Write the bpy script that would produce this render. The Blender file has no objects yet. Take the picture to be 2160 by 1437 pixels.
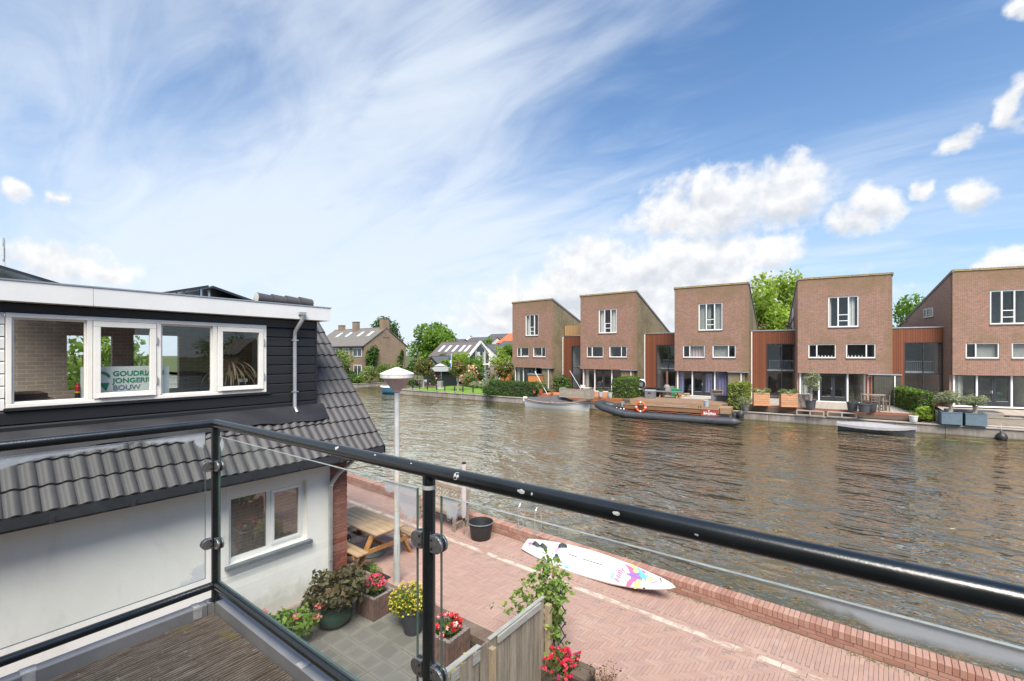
import bpy, math, random
import numpy as np
from mathutils import Vector, Matrix
random.seed(7); RNG = np.random.default_rng(7)
R = math.radians
SC = bpy.context.scene
COL = SC.collection

# ------------------------------------------------------------------ camera
CAMZ = 4.3; F = 960.0; HY = 748.0
cam_d = bpy.data.cameras.new('camera'); cam = bpy.data.objects.new('camera', cam_d); COL.objects.link(cam)
cam.location = (0, 0, CAMZ); cam.rotation_euler = (R(90), 0, math.asin(.6))
cam_d.sensor_width = 36; cam_d.lens = 16.0; cam_d.shift_y = 29.5/2160
cam_d.clip_start = .02; cam_d.clip_end = 4000
SC.camera = cam
# ------------------------------------------------------------------ exposure
vs = SC.view_settings
vs.view_transform = 'Standard'; vs.look = 'None'; vs.gamma = 1; vs.use_curve_mapping = False
vs.exposure = 1.15
# ------------------------------------------------------------------ sun
SUN_EL = R(54); SUN_AZ = math.atan2(.66, -.75)      # direction to the sun, from +Y towards +X
tosun = Vector((math.sin(SUN_AZ)*math.cos(SUN_EL), math.cos(SUN_AZ)*math.cos(SUN_EL), math.sin(SUN_EL)))
sd = bpy.data.lights.new('sun', 'SUN'); sd.energy = 3.4; sd.angle = R(36); sd.color = (1, .93, .83)
so = bpy.data.objects.new('sun', sd); COL.objects.link(so); so.rotation_euler = tosun.to_track_quat('Z', 'Y').to_euler()
so.location = (0, 0, 30)
# ------------------------------------------------------------------ sky
W = bpy.data.worlds.new('World'); SC.world = W; W.use_nodes = True
def build_sky():
    nt = W.node_tree; N = nt.nodes; L = nt.links; N.clear()
    def link(a, s):
        if isinstance(a, (int, float)): s.default_value = a
        elif isinstance(a, tuple): s.default_value = a
        else: L.new(a, s)
    def m(op, a, b=0.0, c=0.0, clamp=False):
        n = N.new('ShaderNodeMath'); n.operation = op; n.use_clamp = clamp
        link(a, n.inputs[0]); link(b, n.inputs[1]); link(c, n.inputs[2]); return n.outputs[0]
    def v(op, a, b=(0, 0, 0), val=False):
        n = N.new('ShaderNodeVectorMath'); n.operation = op
        link(a, n.inputs[0]); link(b, n.inputs[1]); return n.outputs['Value' if val else 'Vector']
    def comb(x, y, z):
        n = N.new('ShaderNodeCombineXYZ'); link(x, n.inputs[0]); link(y, n.inputs[1]); link(z, n.inputs[2]); return n.outputs[0]
    def noise(vec, scale, detail=6, rough=.55, dist=0.0):
        n = N.new('ShaderNodeTexNoise'); L.new(vec, n.inputs['Vector']); n.inputs['Scale'].default_value = scale
        n.inputs['Detail'].default_value = detail; n.inputs['Roughness'].default_value = rough; n.inputs['Distortion'].default_value = dist
        return n.outputs['Fac']
    def smooth(x, lo, hi):
        n = N.new('ShaderNodeMapRange'); n.interpolation_type = 'SMOOTHSTEP'
        link(x, n.inputs[0]); n.inputs[1].default_value = lo; n.inputs[2].default_value = hi; return n.outputs[0]
    def mix(f, a, b):
        n = N.new('ShaderNodeMix'); n.data_type = 'RGBA'; link(f, n.inputs[0]); link(a, n.inputs[6]); link(b, n.inputs[7]); return n.outputs[2]
    tc = N.new('ShaderNodeTexCoord'); d = v('NORMALIZE', tc.outputs['Generated'])
    sky = N.new('ShaderNodeTexSky'); sky.sky_type = 'NISHITA'; sky.sun_disc = False
    sky.sun_elevation = SUN_EL; sky.sun_rotation = SUN_AZ % (2*math.pi)
    sky.air_density = 1.0; sky.dust_density = .6; sky.ozone_density = 2.2
    sep = N.new('ShaderNodeSeparateXYZ'); L.new(d, sep.inputs[0])
    dz = m('MAXIMUM', sep.outputs[2], 0.0)
    f = v('DOT_PRODUCT', d, (-.6, .8, 0), True); r = v('DOT_PRODUCT', d, (.8, .6, 0), True)
    az = m('ARCTAN2', r, f); azw = m('WRAP', az, R(62), R(-62)); el = m('ARCSINE', dz)
    base = mix(1.0, sky.outputs[0], sky.outputs[0])
    tint = N.new('ShaderNodeMix'); tint.data_type = 'RGBA'; tint.blend_type = 'MULTIPLY'; tint.inputs[0].default_value = 1
    L.new(sky.outputs[0], tint.inputs[6]); tint.inputs[7].default_value = (.70, 1.04, 1.28, 1); base = tint.outputs[2]
    # pale haze towards the horizon
    hz = m('POWER', m('SUBTRACT', 1.0, dz), 3.4)
    base = mix(m('MULTIPLY', hz, .78), base, (4.75, 5.5, 6.35, 1))
    # high thin cloud, drawn out in streaks, denser to one side
    pl = v('DIVIDE', d, comb(m('ADD', dz, .22), m('ADD', dz, .22), m('ADD', dz, .22)))
    mp = N.new('ShaderNodeMapping'); L.new(pl, mp.inputs[0]); mp.inputs['Rotation'].default_value = (0, 0, R(38)); mp.inputs['Scale'].default_value = (.55, 1.7, 1)
    c1 = noise(mp.outputs[0], 1.15, 8, .52, .7)
    c2 = noise(mp.outputs[0], .42, 3, .5, .3)
    side = v('DOT_PRODUCT', d, (-.97, .1, 0), True)
    cov = m('ADD', m('ADD', m('MULTIPLY', c1, .9), m('MULTIPLY', c2, .7)), m('MULTIPLY', m('MINIMUM', side, .6), .62))
    pos0 = comb(azw, el, 0.0)
    def field(px, py, rx, ry):
        a = (px-1080)/F; b = (HY-py)/F; q = math.sqrt(1+a*a)
        return m('SUBTRACT', 1.0, smooth(v('LENGTH', v('MULTIPLY', v('SUBTRACT', pos0, (math.atan(a), math.atan(b/q), 0)), (F*q*q/rx, F*q/ry, 0)), val=True), .1, 1.0))
    c3 = noise(mp.outputs[0], 3.1, 7, .55, 1.1)
    cov = m('ADD', cov, m('MULTIPLY', m('SUBTRACT', c3, .5), .55))
    for px, py, rx, ry, k in ((1400,130,700,420,-.26),(450,470,700,330,.04),(250,120,600,400,-.06),(1900,480,600,260,.10)): cov = m('ADD', cov, m('MULTIPLY', field(px, py, rx, ry), k))
    cir = m('MULTIPLY', smooth(cov, .66, 1.34), .86)
    base = mix(cir, base, (5.7, 6.25, 6.95, 1))
    # heaped cloud
    B = [(1520,440,215,80),(1420,455,140,50),(1640,425,130,78),(1490,395,80,45),(1665,380,70,45),
         (1845,425,55,52),(1800,465,75,36),(1250,560,130,66),(1190,610,140,56),(1370,560,150,66),(1510,540,150,55),
         (1620,530,90,38),(1440,600,240,70),(1130,640,150,56),(1050,670,120,46),(1300,630,240,70),
         (1932,410,30,28),(2055,415,68,36),(2010,310,62,28),(2135,228,60,48),(2150,10,55,32),(2140,550,75,36),
         (1230,655,330,60),(1520,650,300,60),(110,560,170,50),(235,575,75,34),(30,400,52,24),(125,420,28,20)]
    pos = comb(azw, el, 0.0); mx = None
    wob = N.new('ShaderNodeTexNoise'); L.new(d, wob.inputs['Vector']); wob.inputs['Scale'].default_value = 11; wob.inputs['Detail'].default_value = 5
    pos = v('ADD', pos, v('MULTIPLY', v('SUBTRACT', wob.outputs['Color'], (.5, .5, .5)), (.085, .06, 0)))
    wb2 = N.new('ShaderNodeTexNoise'); L.new(d, wb2.inputs['Vector']); wb2.inputs['Scale'].default_value = 34; wb2.inputs['Detail'].default_value = 4
    pos = v('ADD', pos, v('MULTIPLY', v('SUBTRACT', wb2.outputs['Color'], (.5, .5, .5)), (.045, .03, 0)))
    for px, py, rx, ry in B:
        a = (px-1080)/F; b = (HY-py)/F; q = math.sqrt(1+a*a)
        a0 = math.atan(a); e0 = math.atan(b/q); ra = rx/F/(q*q); re = ry/F/q
        s = v('MULTIPLY', v('SUBTRACT', pos, (a0, e0, 0)), (1/ra, 1/re, 0))
        ln = v('LENGTH', s, val=True); lo = m('MULTIPLY', v('DOT_PRODUCT', s, (0, -1, 0), True), m('SUBTRACT', 1.0, m('MINIMUM', ln, 1.0))); und = lo if px == B[0][0] and py == B[0][1] else m('MAXIMUM', und, lo); mx = ln if mx is None else m('SMOOTH_MIN', mx, ln, .12)
    inv = m('SUBTRACT', 1.0, mx)
    n1 = noise(d, 13, 6, .56, .25); n2 = noise(d, 40, 5, .55); n3 = noise(d, 95, 2, .5)
    dens = m('ADD', inv, m('ADD', m('MULTIPLY', m('SUBTRACT', n1, .44), 1.35), m('ADD', m('MULTIPLY', m('SUBTRACT', n2, .5), .75), m('MULTIPLY', m('SUBTRACT', n3, .5), .2))))
    cum = smooth(dens, -.04, .66)
    dl = v('ADD', d, tuple(x*.022 for x in (-.35, -.1, .93)))
    nl = noise(dl, 13, 6, .56, .25)
    lit = m('ADD', m('MULTIPLY', m('SUBTRACT', n1, nl), 2.6), m('ADD', m('SUBTRACT', .80, m('MULTIPLY', und, 2.2)), m('MULTIPLY', m('SUBTRACT', n2, .5), .4)), clamp=True)
    cc = mix(lit, (4.7, 4.95, 5.35, 1), (7.1, 7.05, 7.0, 1))
    base = mix(m('MULTIPLY', cum, .95), base, cc)
    bg = N.new('ShaderNodeBackground'); bg.inputs[1].default_value = .068; L.new(base, bg.inputs[0])
    out = N.new('ShaderNodeOutputWorld'); L.new(bg.outputs[0], out.inputs[0])
build_sky()
W.cycles.sampling_method = 'MANUAL'; W.cycles.sample_map_resolution = 512
SC.cycles.max_bounces = 8; SC.cycles.transparent_max_bounces = 16
SC.cycles.sample_clamp_direct = 6; SC.cycles.sample_clamp_indirect = 4
SC.cycles.caustics_reflective = False; SC.cycles.caustics_refractive = False

# ------------------------------------------------------------------ helpers
def P(px, py, z=None, X=None, Y=None):
    """world point seen at a pixel of the photograph, on a plane z=, X= or Y="""
    a = (px-1080)/F; b = (HY-py)/F
    d = Vector((-.6+.8*a, .8+.6*a, b))
    t = (z-CAMZ)/d.z if z is not None else (X/d.x if X is not None else Y/d.y)
    return Vector((0, 0, CAMZ)) + d*t

class MB:
    def __init__(s): s.v = []; s.f = []
    def add(s, vs, fs):
        o = len(s.v); s.v += [tuple(p) for p in vs]; s.f += [tuple(i+o for i in f) for f in fs]; return s
    def box(s, x0, x1, y0, y1, z0, z1):
        return s.add([(x0,y0,z0),(x1,y0,z0),(x1,y1,z0),(x0,y1,z0),(x0,y0,z1),(x1,y0,z1),(x1,y1,z1),(x0,y1,z1)],
                     [(0,3,2,1),(4,5,6,7),(0,1,5,4),(1,2,6,5),(2,3,7,6),(3,0,4,7)])
    def obox(s, p, q, w, h, up=(0,0,1)):
        """bar from p to q, w wide, h high"""
        p = Vector(p); q = Vector(q); d = (q-p).normalized(); u = Vector(up)
        if abs(d.dot(u)) > .98: u = Vector((0,1,0))
        a = d.cross(u).normalized()*w/2; b = a.cross(d).normalized()*h/2
        return s.add([p-a-b,p+a-b,p+a+b,p-a+b,q-a-b,q+a-b,q+a+b,q-a+b],
                     [(0,1,2,3),(7,6,5,4),(1,0,4,5),(2,1,5,6),(3,2,6,7),(0,3,7,4)])
    def prism(s, pts, axis, a0, a1):
        """polygon in the two other axes drawn out along axis"""
        n = len(pts); vs = []
        for a in (a0, a1):
            for p in pts:
                vs.append((a,p[0],p[1]) if axis == 'x' else (p[0],a,p[1]) if axis == 'y' else (p[0],p[1],a))
        return s.add(vs, [tuple(range(n))[::-1], tuple(range(n,2*n))]+[(i,(i+1)%n,n+(i+1)%n,n+i) for i in range(n)])
    def tube(s, pts, r, n=8, closed=False, cap=True):
        pts = [Vector(p) for p in pts]; rings = []; k = len(pts)
        rr = r if isinstance(r, (list, tuple)) else [r]*k
        prev = None
        for i, p in enumerate(pts):
            if closed: d = pts[(i+1)%k]-pts[i-1]
            else: d = pts[min(i+1,k-1)]-pts[max(i-1,0)]
            d.normalize()
            if prev is None:
                u = Vector((0,0,1)) if abs(d.z) < .9 else Vector((1,0,0))
                a = d.cross(u).normalized()
            else:
                a = (prev - d*prev.dot(d)).normalized()
            prev = a; b = d.cross(a)
            rings.append([p+(a*math.cos(t)+b*math.sin(t))*rr[i] for t in [2*math.pi*j/n for j in range(n)]])
        vs = [q for rg in rings for q in rg]; fs = []
        for i in range(k if closed else k-1):
            i2 = (i+1) % k
            for j in range(n): fs.append((i*n+j, i*n+(j+1)%n, i2*n+(j+1)%n, i2*n+j))
        if cap and not closed: fs += [tuple(range(n))[::-1], tuple((k-1)*n+j for j in range(n))]
        return s.add(vs, fs)
    def lathe(s, prof, c=(0,0,0), n=20, sx=1, sy=1):
        vs = []; fs = []; k = len(prof)
        for r, z in prof:
            for j in range(n):
                t = 2*math.pi*j/n; vs.append((c[0]+r*sx*math.cos(t), c[1]+r*sy*math.sin(t), c[2]+z))
        for i in range(k-1):
            for j in range(n): fs.append((i*n+j, i*n+(j+1)%n, (i+1)*n+(j+1)%n, (i+1)*n+j))
        fs += [tuple(range(n))[::-1], tuple((k-1)*n+j for j in range(n))]
        return s.add(vs, fs)
    def grid(s, fn, nu, nv, thick=None):
        vs = [fn(i/nu, j/nv) for j in range(nv+1) for i in range(nu+1)]
        fs = [(j*(nu+1)+i, j*(nu+1)+i+1, (j+1)*(nu+1)+i+1, (j+1)*(nu+1)+i) for j in range(nv) for i in range(nu)]
        return s.add(vs, fs)
    def build(s, name, mat, parent=None, smooth=False, bevel=0, loc=None, rot=None, solid=0):
        me = bpy.data.meshes.new(name); me.from_pydata(s.v, [], s.f); me.update()
        if smooth:
            me.polygons.foreach_set('use_smooth', [True]*len(me.polygons)); me.set_sharp_from_angle(angle=R(38))
        return link_mesh(name, me, mat, parent, bevel, loc, rot, solid)
def link_mesh(name, me, mat, parent=None, bevel=0, loc=None, rot=None, solid=0):
    if mat is not None and not me.materials: me.materials.append(mat)
    o = bpy.data.objects.new(name, me); COL.objects.link(o)
    if parent: o.parent = parent
    if loc is not None: o.location = loc
    if rot is not None: o.rotation_euler = rot
    if solid:
        md = o.modifiers.new('thickness', 'SOLIDIFY'); md.thickness = solid; md.offset = 0
    if bevel:
        md = o.modifiers.new('bevel', 'BEVEL'); md.width = bevel; md.segments = 2; md.limit_method = 'ANGLE'; md.angle_limit = R(40)
    return o
def np_mesh(name, verts, quads, fattr=None):
    me = bpy.data.meshes.new(name); nv = len(verts); nq = len(quads); k = quads.shape[1]
    me.vertices.add(nv); me.vertices.foreach_set('co', np.ascontiguousarray(verts, dtype=np.float32).ravel())
    me.loops.add(nq*k); me.loops.foreach_set('vertex_index', np.ascontiguousarray(quads, dtype=np.int32).ravel())
    me.polygons.add(nq); me.polygons.foreach_set('loop_start', np.arange(0, nq*k, k, dtype=np.int32))
    me.update(calc_edges=True)
    if fattr is not None:
        at = me.attributes.new('v', 'FLOAT', 'FACE'); at.data.foreach_set('value', np.ascontiguousarray(fattr, dtype=np.float32))
    me.validate(); return me
def tag(o, label=None, cat=None, group=None, kind=None):
    if label: o['label'] = label
    if cat: o['category'] = cat
    if group: o['group'] = group
    if kind: o['kind'] = kind
    return o
def thing(name, label, cat, loc=(0,0,0), rz=0, group=None):
    o = bpy.data.objects.new(name, None); COL.objects.link(o); o.location = loc; o.rotation_euler = (0,0,rz)
    o.empty_display_size = .2
    return tag(o, label, cat, group)
def copy_tree(o, parent=None):
    c = o.copy(); COL.objects.link(c); c.parent = parent
    for ch in list(o.children): copy_tree(ch, c)
    return c
def struct(o): o['kind'] = 'structure'; return o

# ------------------------------------------------------------------ materials
MATS = {}
class NT:
    def __init__(s, name):
        s.mat = bpy.data.materials.new(name); s.mat.use_nodes = True; s.t = s.mat.node_tree; s.N = s.t.nodes; s.L = s.t.links
        s.N.clear(); s.out = s.N.new('ShaderNodeOutputMaterial')
    def n(s, typ, **kw):
        o = s.N.new(typ)
        for k, v in kw.items(): setattr(o, k, v)
        return o
    def set(s, sock, v):
        if hasattr(v, 'links') or isinstance(v, bpy.types.NodeSocket): s.L.new(v, sock)
        else: sock.default_value = v
    def m(s, op, a, b=0.0, clamp=False):
        o = s.n('ShaderNodeMath', operation=op, use_clamp=clamp); s.set(o.inputs[0], a); s.set(o.inputs[1], b); return o.outputs[0]
    def mix(s, f, a, b, blend='MIX'):
        o = s.n('ShaderNodeMix', data_type='RGBA', blend_type=blend); s.set(o.inputs[0], f)
        for i, c in ((6, a), (7, b)):
            s.set(o.inputs[i], (*c, 1) if isinstance(c, tuple) and len(c) == 3 else c)
        return o.outputs[2]
    def co(s, scale=(1,1,1), rot=(0,0,0), kind='Object'):
        tc = s.n('ShaderNodeTexCoord'); mp = s.n('ShaderNodeMapping'); s.L.new(tc.outputs[kind], mp.inputs[0])
        mp.inputs['Scale'].default_value = scale; mp.inputs['Rotation'].default_value = rot; return mp.outputs[0]
    def world(s, scale=(1,1,1)):
        g = s.n('ShaderNodeNewGeometry'); mp = s.n('ShaderNodeMapping'); s.L.new(g.outputs['Position'], mp.inputs[0]); mp.inputs['Scale'].default_value = scale; return mp.outputs[0]
    def noise(s, vec, scale, detail=4, rough=.55, dist=0.0, out='Fac'):
        o = s.n('ShaderNodeTexNoise'); s.L.new(vec, o.inputs['Vector'])
        o.inputs['Scale'].default_value = scale; o.inputs['Detail'].default_value = detail; o.inputs['Roughness'].default_value = rough; o.inputs['Distortion'].default_value = dist
        return o.outputs[out]
    def ramp(s, x, lo, hi):
        o = s.n('ShaderNodeMapRange', interpolation_type='SMOOTHSTEP'); s.set(o.inputs[0], x); o.inputs[1].default_value = lo; o.inputs[2].default_value = hi; return o.outputs[0]
    def pr(s, col, rough=.6, metal=0.0, spec=.5, bump=None, bd=.01, bs=1.0, **kw):
        p = s.n('ShaderNodeBsdfPrincipled')
        s.set(p.inputs['Base Color'], (*col, 1) if isinstance(col, tuple) and len(col) == 3 else col)
        s.set(p.inputs['Roughness'], rough); s.set(p.inputs['Metallic'], metal); s.set(p.inputs['Specular IOR Level'], spec)
        for k, v in kw.items(): s.set(p.inputs[k.replace('_', ' ')], v)
        if bump is not None:
            b = s.n('ShaderNodeBump'); b.inputs['Distance'].default_value = bd; b.inputs['Strength'].default_value = bs
            s.L.new(bump, b.inputs['Height']); s.L.new(b.outputs[0], p.inputs['Normal'])
        return p.outputs[0]
    def done(s, sh, vol=None):
        s.L.new(sh, s.out.inputs[0]); return s.mat
def cs(c, k): return tuple(min(1, x*k) for x in c)
def MT(name, col, rough=.6, var=.18, scale=6, metal=0.0, spec=.5, bump=0.0, col2=None, grain=None, rnd=0.0):
    """painted / plastic / metal / wood surface: two tones mixed by noise; grain = stretch vector; rnd = tone per object"""
    if name in MATS: return MATS[name]
    t = NT(name); v = t.co(grain or (1,1,1))
    n1 = t.noise(v, scale, 5, .6); n2 = t.noise(v, scale*7, 3, .6)
    f = t.m('ADD', t.m('MULTIPLY', n1, .7), t.m('MULTIPLY', n2, .3))
    c = t.mix(t.ramp(f, .3, .7), cs(col, 1-var), col2 or cs(col, 1+var))
    if rnd:
        oi = t.n('ShaderNodeObjectInfo'); k = t.m('ADD', 1-rnd, t.m('MULTIPLY', oi.outputs['Random'], 2*rnd))
        cc = t.n('ShaderNodeCombineColor'); [t.L.new(k, cc.inputs[i]) for i in range(3)]
        c = t.mix(1.0, c, cc.outputs[0], 'MULTIPLY')
    MATS[name] = t.done(t.pr(c, t.m('ADD', rough-.06, t.m('MULTIPLY', n2, .12)), metal, spec, n2 if bump else None, .004, bump))
    return MATS[name]
# ------------------------------------------------------------------ special materials
def BRICK(name, c1, c2, mortar, bw=.21, rh=.0625, ms=.007, stain=(.16,.13,.07), amt=.5, sx=1.0, cbias=0.0, top=False):
    if name in MATS: return MATS[name]
    t = NT(name); tc = t.n('ShaderNodeTexCoord'); sp = t.n('ShaderNodeSeparateXYZ'); t.L.new(tc.outputs['Object'], sp.inputs[0])
    u = t.m('ADD', sp.outputs[0], sp.outputs[1]); cb = t.n('ShaderNodeCombineXYZ'); t.L.new(u, cb.inputs[0]); t.L.new(sp.outputs[2], cb.inputs[1])
    b = t.n('ShaderNodeTexBrick'); t.L.new(cb.outputs[0], b.inputs['Vector'])
    b.inputs['Scale'].default_value = 1; b.inputs['Brick Width'].default_value = bw; b.inputs['Row Height'].default_value = rh
    b.inputs['Mortar Size'].default_value = ms; b.inputs['Mortar Smooth'].default_value = .2; b.inputs['Bias'].default_value = cbias
    b.inputs['Color1'].default_value = (*c1, 1); b.inputs['Color2'].default_value = (*c2, 1); b.inputs['Mortar'].default_value = (*mortar, 1)
    v = tc.outputs['Object']
    big = t.noise(v, .55, 5, .6, .6); fine = t.noise(t.co((1,1,2.5)), 4.2, 5, .7)
    c = t.mix(t.m('MULTIPLY', t.ramp(big, .46, .70), amt), b.outputs['Color'], stain)
    if top:
        al = t.ramp(t.m('ADD', sp.outputs[2], t.m('MULTIPLY', t.m('SUBTRACT', big, .5), 5.0)), 7.6, 10.4); ed = t.ramp(t.m('ADD', sp.outputs[0], t.m('MULTIPLY', t.m('SUBTRACT', big, .5), 2.5)), 5.3, 6.5)
        c = t.mix(t.m('MULTIPLY', t.m('MAXIMUM', al, ed), .62), c, stain)
        st = t.noise(t.co((3.2,3.2,.18)), 1.2, 4, .6); c = t.mix(t.m('MULTIPLY', t.ramp(st, .56, .74), .35), c, cs(stain, .55))
    c = t.mix(t.m('MULTIPLY', t.ramp(fine, .35, .75), .42), c, cs(c1, .58))
    MATS[name] = t.done(t.pr(c, .85, 0.0, .25, t.m('SUBTRACT', 1.0, b.outputs['Fac']), .006, .8))
    return MATS[name]
def schlick(t, f0, nrm=None):
    g = t.n('ShaderNodeNewGeometry'); dp = t.n('ShaderNodeVectorMath', operation='DOT_PRODUCT'); t.L.new(g.outputs['Incoming'], dp.inputs[0]); t.L.new(g.outputs['Normal'], dp.inputs[1])
    c = t.m('ABSOLUTE', dp.outputs['Value']); return t.m('ADD', f0, t.m('MULTIPLY', 1-f0, t.m('POWER', t.m('SUBTRACT', 1.0, c), 5.0)))
def GLASS(name, tint=(.86,.9,.9), refl=1.0, ior=1.5):
    if name in MATS: return MATS[name]
    t = NT(name); tr = t.n('ShaderNodeBsdfTransparent'); tr.inputs[0].default_value = (*tint, 1)
    gl = t.n('ShaderNodeBsdfGlossy'); gl.inputs['Roughness'].default_value = .006; gl.inputs[0].default_value = (1,1,1,1)
    fr = schlick(t, ((ior-1)/(ior+1))**2)
    nz = t.noise(t.co(), .9, 2); bp = t.n('ShaderNodeBump'); bp.inputs['Distance'].default_value = .004; t.L.new(nz, bp.inputs['Height']); t.L.new(bp.outputs[0], gl.inputs['Normal'])
    mx = t.n('ShaderNodeMixShader'); t.set(mx.inputs[0], t.m('MULTIPLY', fr, refl, True)); t.L.new(tr.outputs[0], mx.inputs[1]); t.L.new(gl.outputs[0], mx.inputs[2])
    MATS[name] = t.done(mx.outputs[0]); return MATS[name]
def LEAF(name, dark, light, young=None, amt=.25, trans=.35):
    if name in MATS: return MATS[name]
    t = NT(name); at = t.n('ShaderNodeAttribute'); at.attribute_name = 'v'
    c = t.mix(at.outputs['Fac'], dark, light)
    if young: c = t.mix(t.m('MULTIPLY', t.ramp(at.outputs['Fac'], 1-amt-.05, 1-amt+.05), .9), c, young)
    p = t.pr(c, .5, 0.0, .35); tl = t.n('ShaderNodeBsdfTranslucent'); t.set(tl.inputs[0], t.mix(.5, c, cs(light, 1.3)))
    mx = t.n('ShaderNodeMixShader'); mx.inputs[0].default_value = trans; t.L.new(p, mx.inputs[1]); t.L.new(tl.outputs[0], mx.inputs[2])
    MATS[name] = t.done(mx.outputs[0]); return MATS[name]
def PIECES(name, cols, rough=.85, spot=.35, scale=22, lichen=None):
    """separate stones: tone from the piece (object random + face attribute)"""
    t = NT(name); at = t.n('ShaderNodeAttribute'); at.attribute_name = 'v'; oi = t.n('ShaderNodeObjectInfo')
    k = t.m('FRACT', t.m('ADD', at.outputs['Fac'], oi.outputs['Random']))
    rp = t.n('ShaderNodeValToRGB'); t.L.new(k, rp.inputs[0]); el = rp.color_ramp.elements
    while len(el) < len(cols): el.new(.5)
    for i, c in enumerate(cols): el[i].position = i/(len(cols)-1); el[i].color = (*c, 1)
    w = t.world(); n = t.noise(w, scale, 5, .65); n2 = t.noise(w, 1.3, 4, .6, .5)
    c = t.mix(t.m('MULTIPLY', t.ramp(n, .45, .8), spot), rp.outputs[0], cs(cols[0], .55))
    c = t.mix(t.m('MULTIPLY', t.ramp(n2, .5, .75), .45), c, lichen or cs(cols[-1], 1.15))
    sp = t.noise(w, 75, 3, .7); c = t.mix(t.m('MULTIPLY', t.ramp(sp, .66, .74), .5), c, (.45,.43,.38))
    MATS[name] = t.done(t.pr(c, rough, 0.0, .3, n, .004, .5)); return MATS[name]

M_brick = BRICK('purple_brick', (.335,.138,.090), (.155,.076,.056), (.47,.40,.32), ms=.009, amt=.6, stain=(.215,.155,.085), top=True)
M_brick_bright = BRICK('brightened_brick', (.42,.215,.165), (.27,.14,.11), (.58,.50,.43), ms=.009, amt=.25, stain=(.30,.2,.13))  # for left side walls: brick colour lightened to stand in for missing sun
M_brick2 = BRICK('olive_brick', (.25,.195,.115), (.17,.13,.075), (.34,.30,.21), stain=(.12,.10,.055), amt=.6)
M_dbrick = BRICK('dark_brick', (.035,.032,.03), (.07,.062,.055), (.24,.225,.18), stain=(.06,.055,.045), amt=.3)
M_tbrick = BRICK('tan_brick', (.30,.205,.135), (.25,.165,.11), (.33,.27,.20), stain=(.17,.13,.09), amt=.5)
M_obrick = BRICK('own_brick', (.22,.12,.09), (.17,.09,.07), (.40,.37,.33), stain=(.18,.11,.08), amt=.3)
M_pane = GLASS('window_glass', (.80,.84,.83), 1.0, 1.55)
M_far = GLASS('far_window_glass', (.93,.95,.95), 1.3, 1.55)
M_white = MT('white_paint', (.80,.79,.76), .45, .04, 3)
M_cream = MT('cream_frame', (.80,.77,.70), .45, .05, 3)
M_dark = MT('anthracite_paint', (.028,.031,.037), .4, .15, 4)
M_black = MT('black_plastic', (.02,.021,.023), .45, .2, 6)
M_grey = MT('grey_plastic', (.17,.175,.18), .5, .15, 5)
M_zinc = MT('zinc', (.42,.43,.44), .4, .12, 5, metal=.6)
M_alu = MT('aluminium', (.72,.72,.71), .3, .08, 8, metal=.9)
M_clad = None
def mk_clad():
    t = NT('red_cladding'); v = t.co((1,1,1)); sp = t.n('ShaderNodeSeparateXYZ'); t.L.new(v, sp.inputs[0])
    u = t.m('ADD', sp.outputs[0], sp.outputs[1]); w = t.m('FRACT', t.m('MULTIPLY', u, 6.6)); fl = t.m('FLOOR', t.m('MULTIPLY', u, 6.6))
    wn = t.n('ShaderNodeTexWhiteNoise', noise_dimensions='1D'); t.L.new(fl, wn.inputs['W'])
    g = t.noise(t.co((9,9,.7)), 5, 4, .6)
    c = t.mix(wn.outputs['Value'], (.20,.066,.030), (.26,.088,.040)); c = t.mix(t.m('MULTIPLY', g, .5), c, (.10,.03,.017))
    gap = t.m('MULTIPLY', t.ramp(w, 0.0, .09), t.m('SUBTRACT', 1.0, t.ramp(w, .91, 1.0)))
    return t.done(t.pr(c, .6, 0.0, .4, gap, .02, 1.0))
M_clad = mk_clad()
def mk_render():
    t = NT('white_render'); w = t.world(); n = t.noise(w, 1.1, 5, .6, .4); f = t.noise(w, 60, 4, .65)
    st = t.noise(t.world((2.6,2.6,.8)), 1.2, 6, .7, .6)
    c = t.mix(t.ramp(n, .3, .75), (.82,.79,.73), (.87,.845,.79)); c = t.mix(t.m('MULTIPLY', t.ramp(st, .5, .75), .38), c, (.62,.60,.55))
    sp = t.n('ShaderNodeSeparateXYZ'); t.L.new(w, sp.inputs[0]); sd_ = t.noise(w, 5, 5, .65, .4)
    c = t.mix(t.m('MULTIPLY', t.m('SUBTRACT', 1.0, t.ramp(t.m('SUBTRACT', sp.outputs[2], t.m('MULTIPLY', sd_, .7)), -.4, .05)), .55), c, (.42,.40,.34))
    hz = t.noise(t.world((1,1,1)), 2.2, 8, .75, 1.6); c = t.mix(t.m('MULTIPLY', t.m('SUBTRACT', 1.0, t.ramp(t.m('ABSOLUTE', t.m('SUBTRACT', hz, .5)), .0, .004)), .22), c, (.45,.43,.40))
    return t.done(t.pr(c, .85, 0.0, .25, f, .003, .5))
M_render = mk_render()
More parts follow.
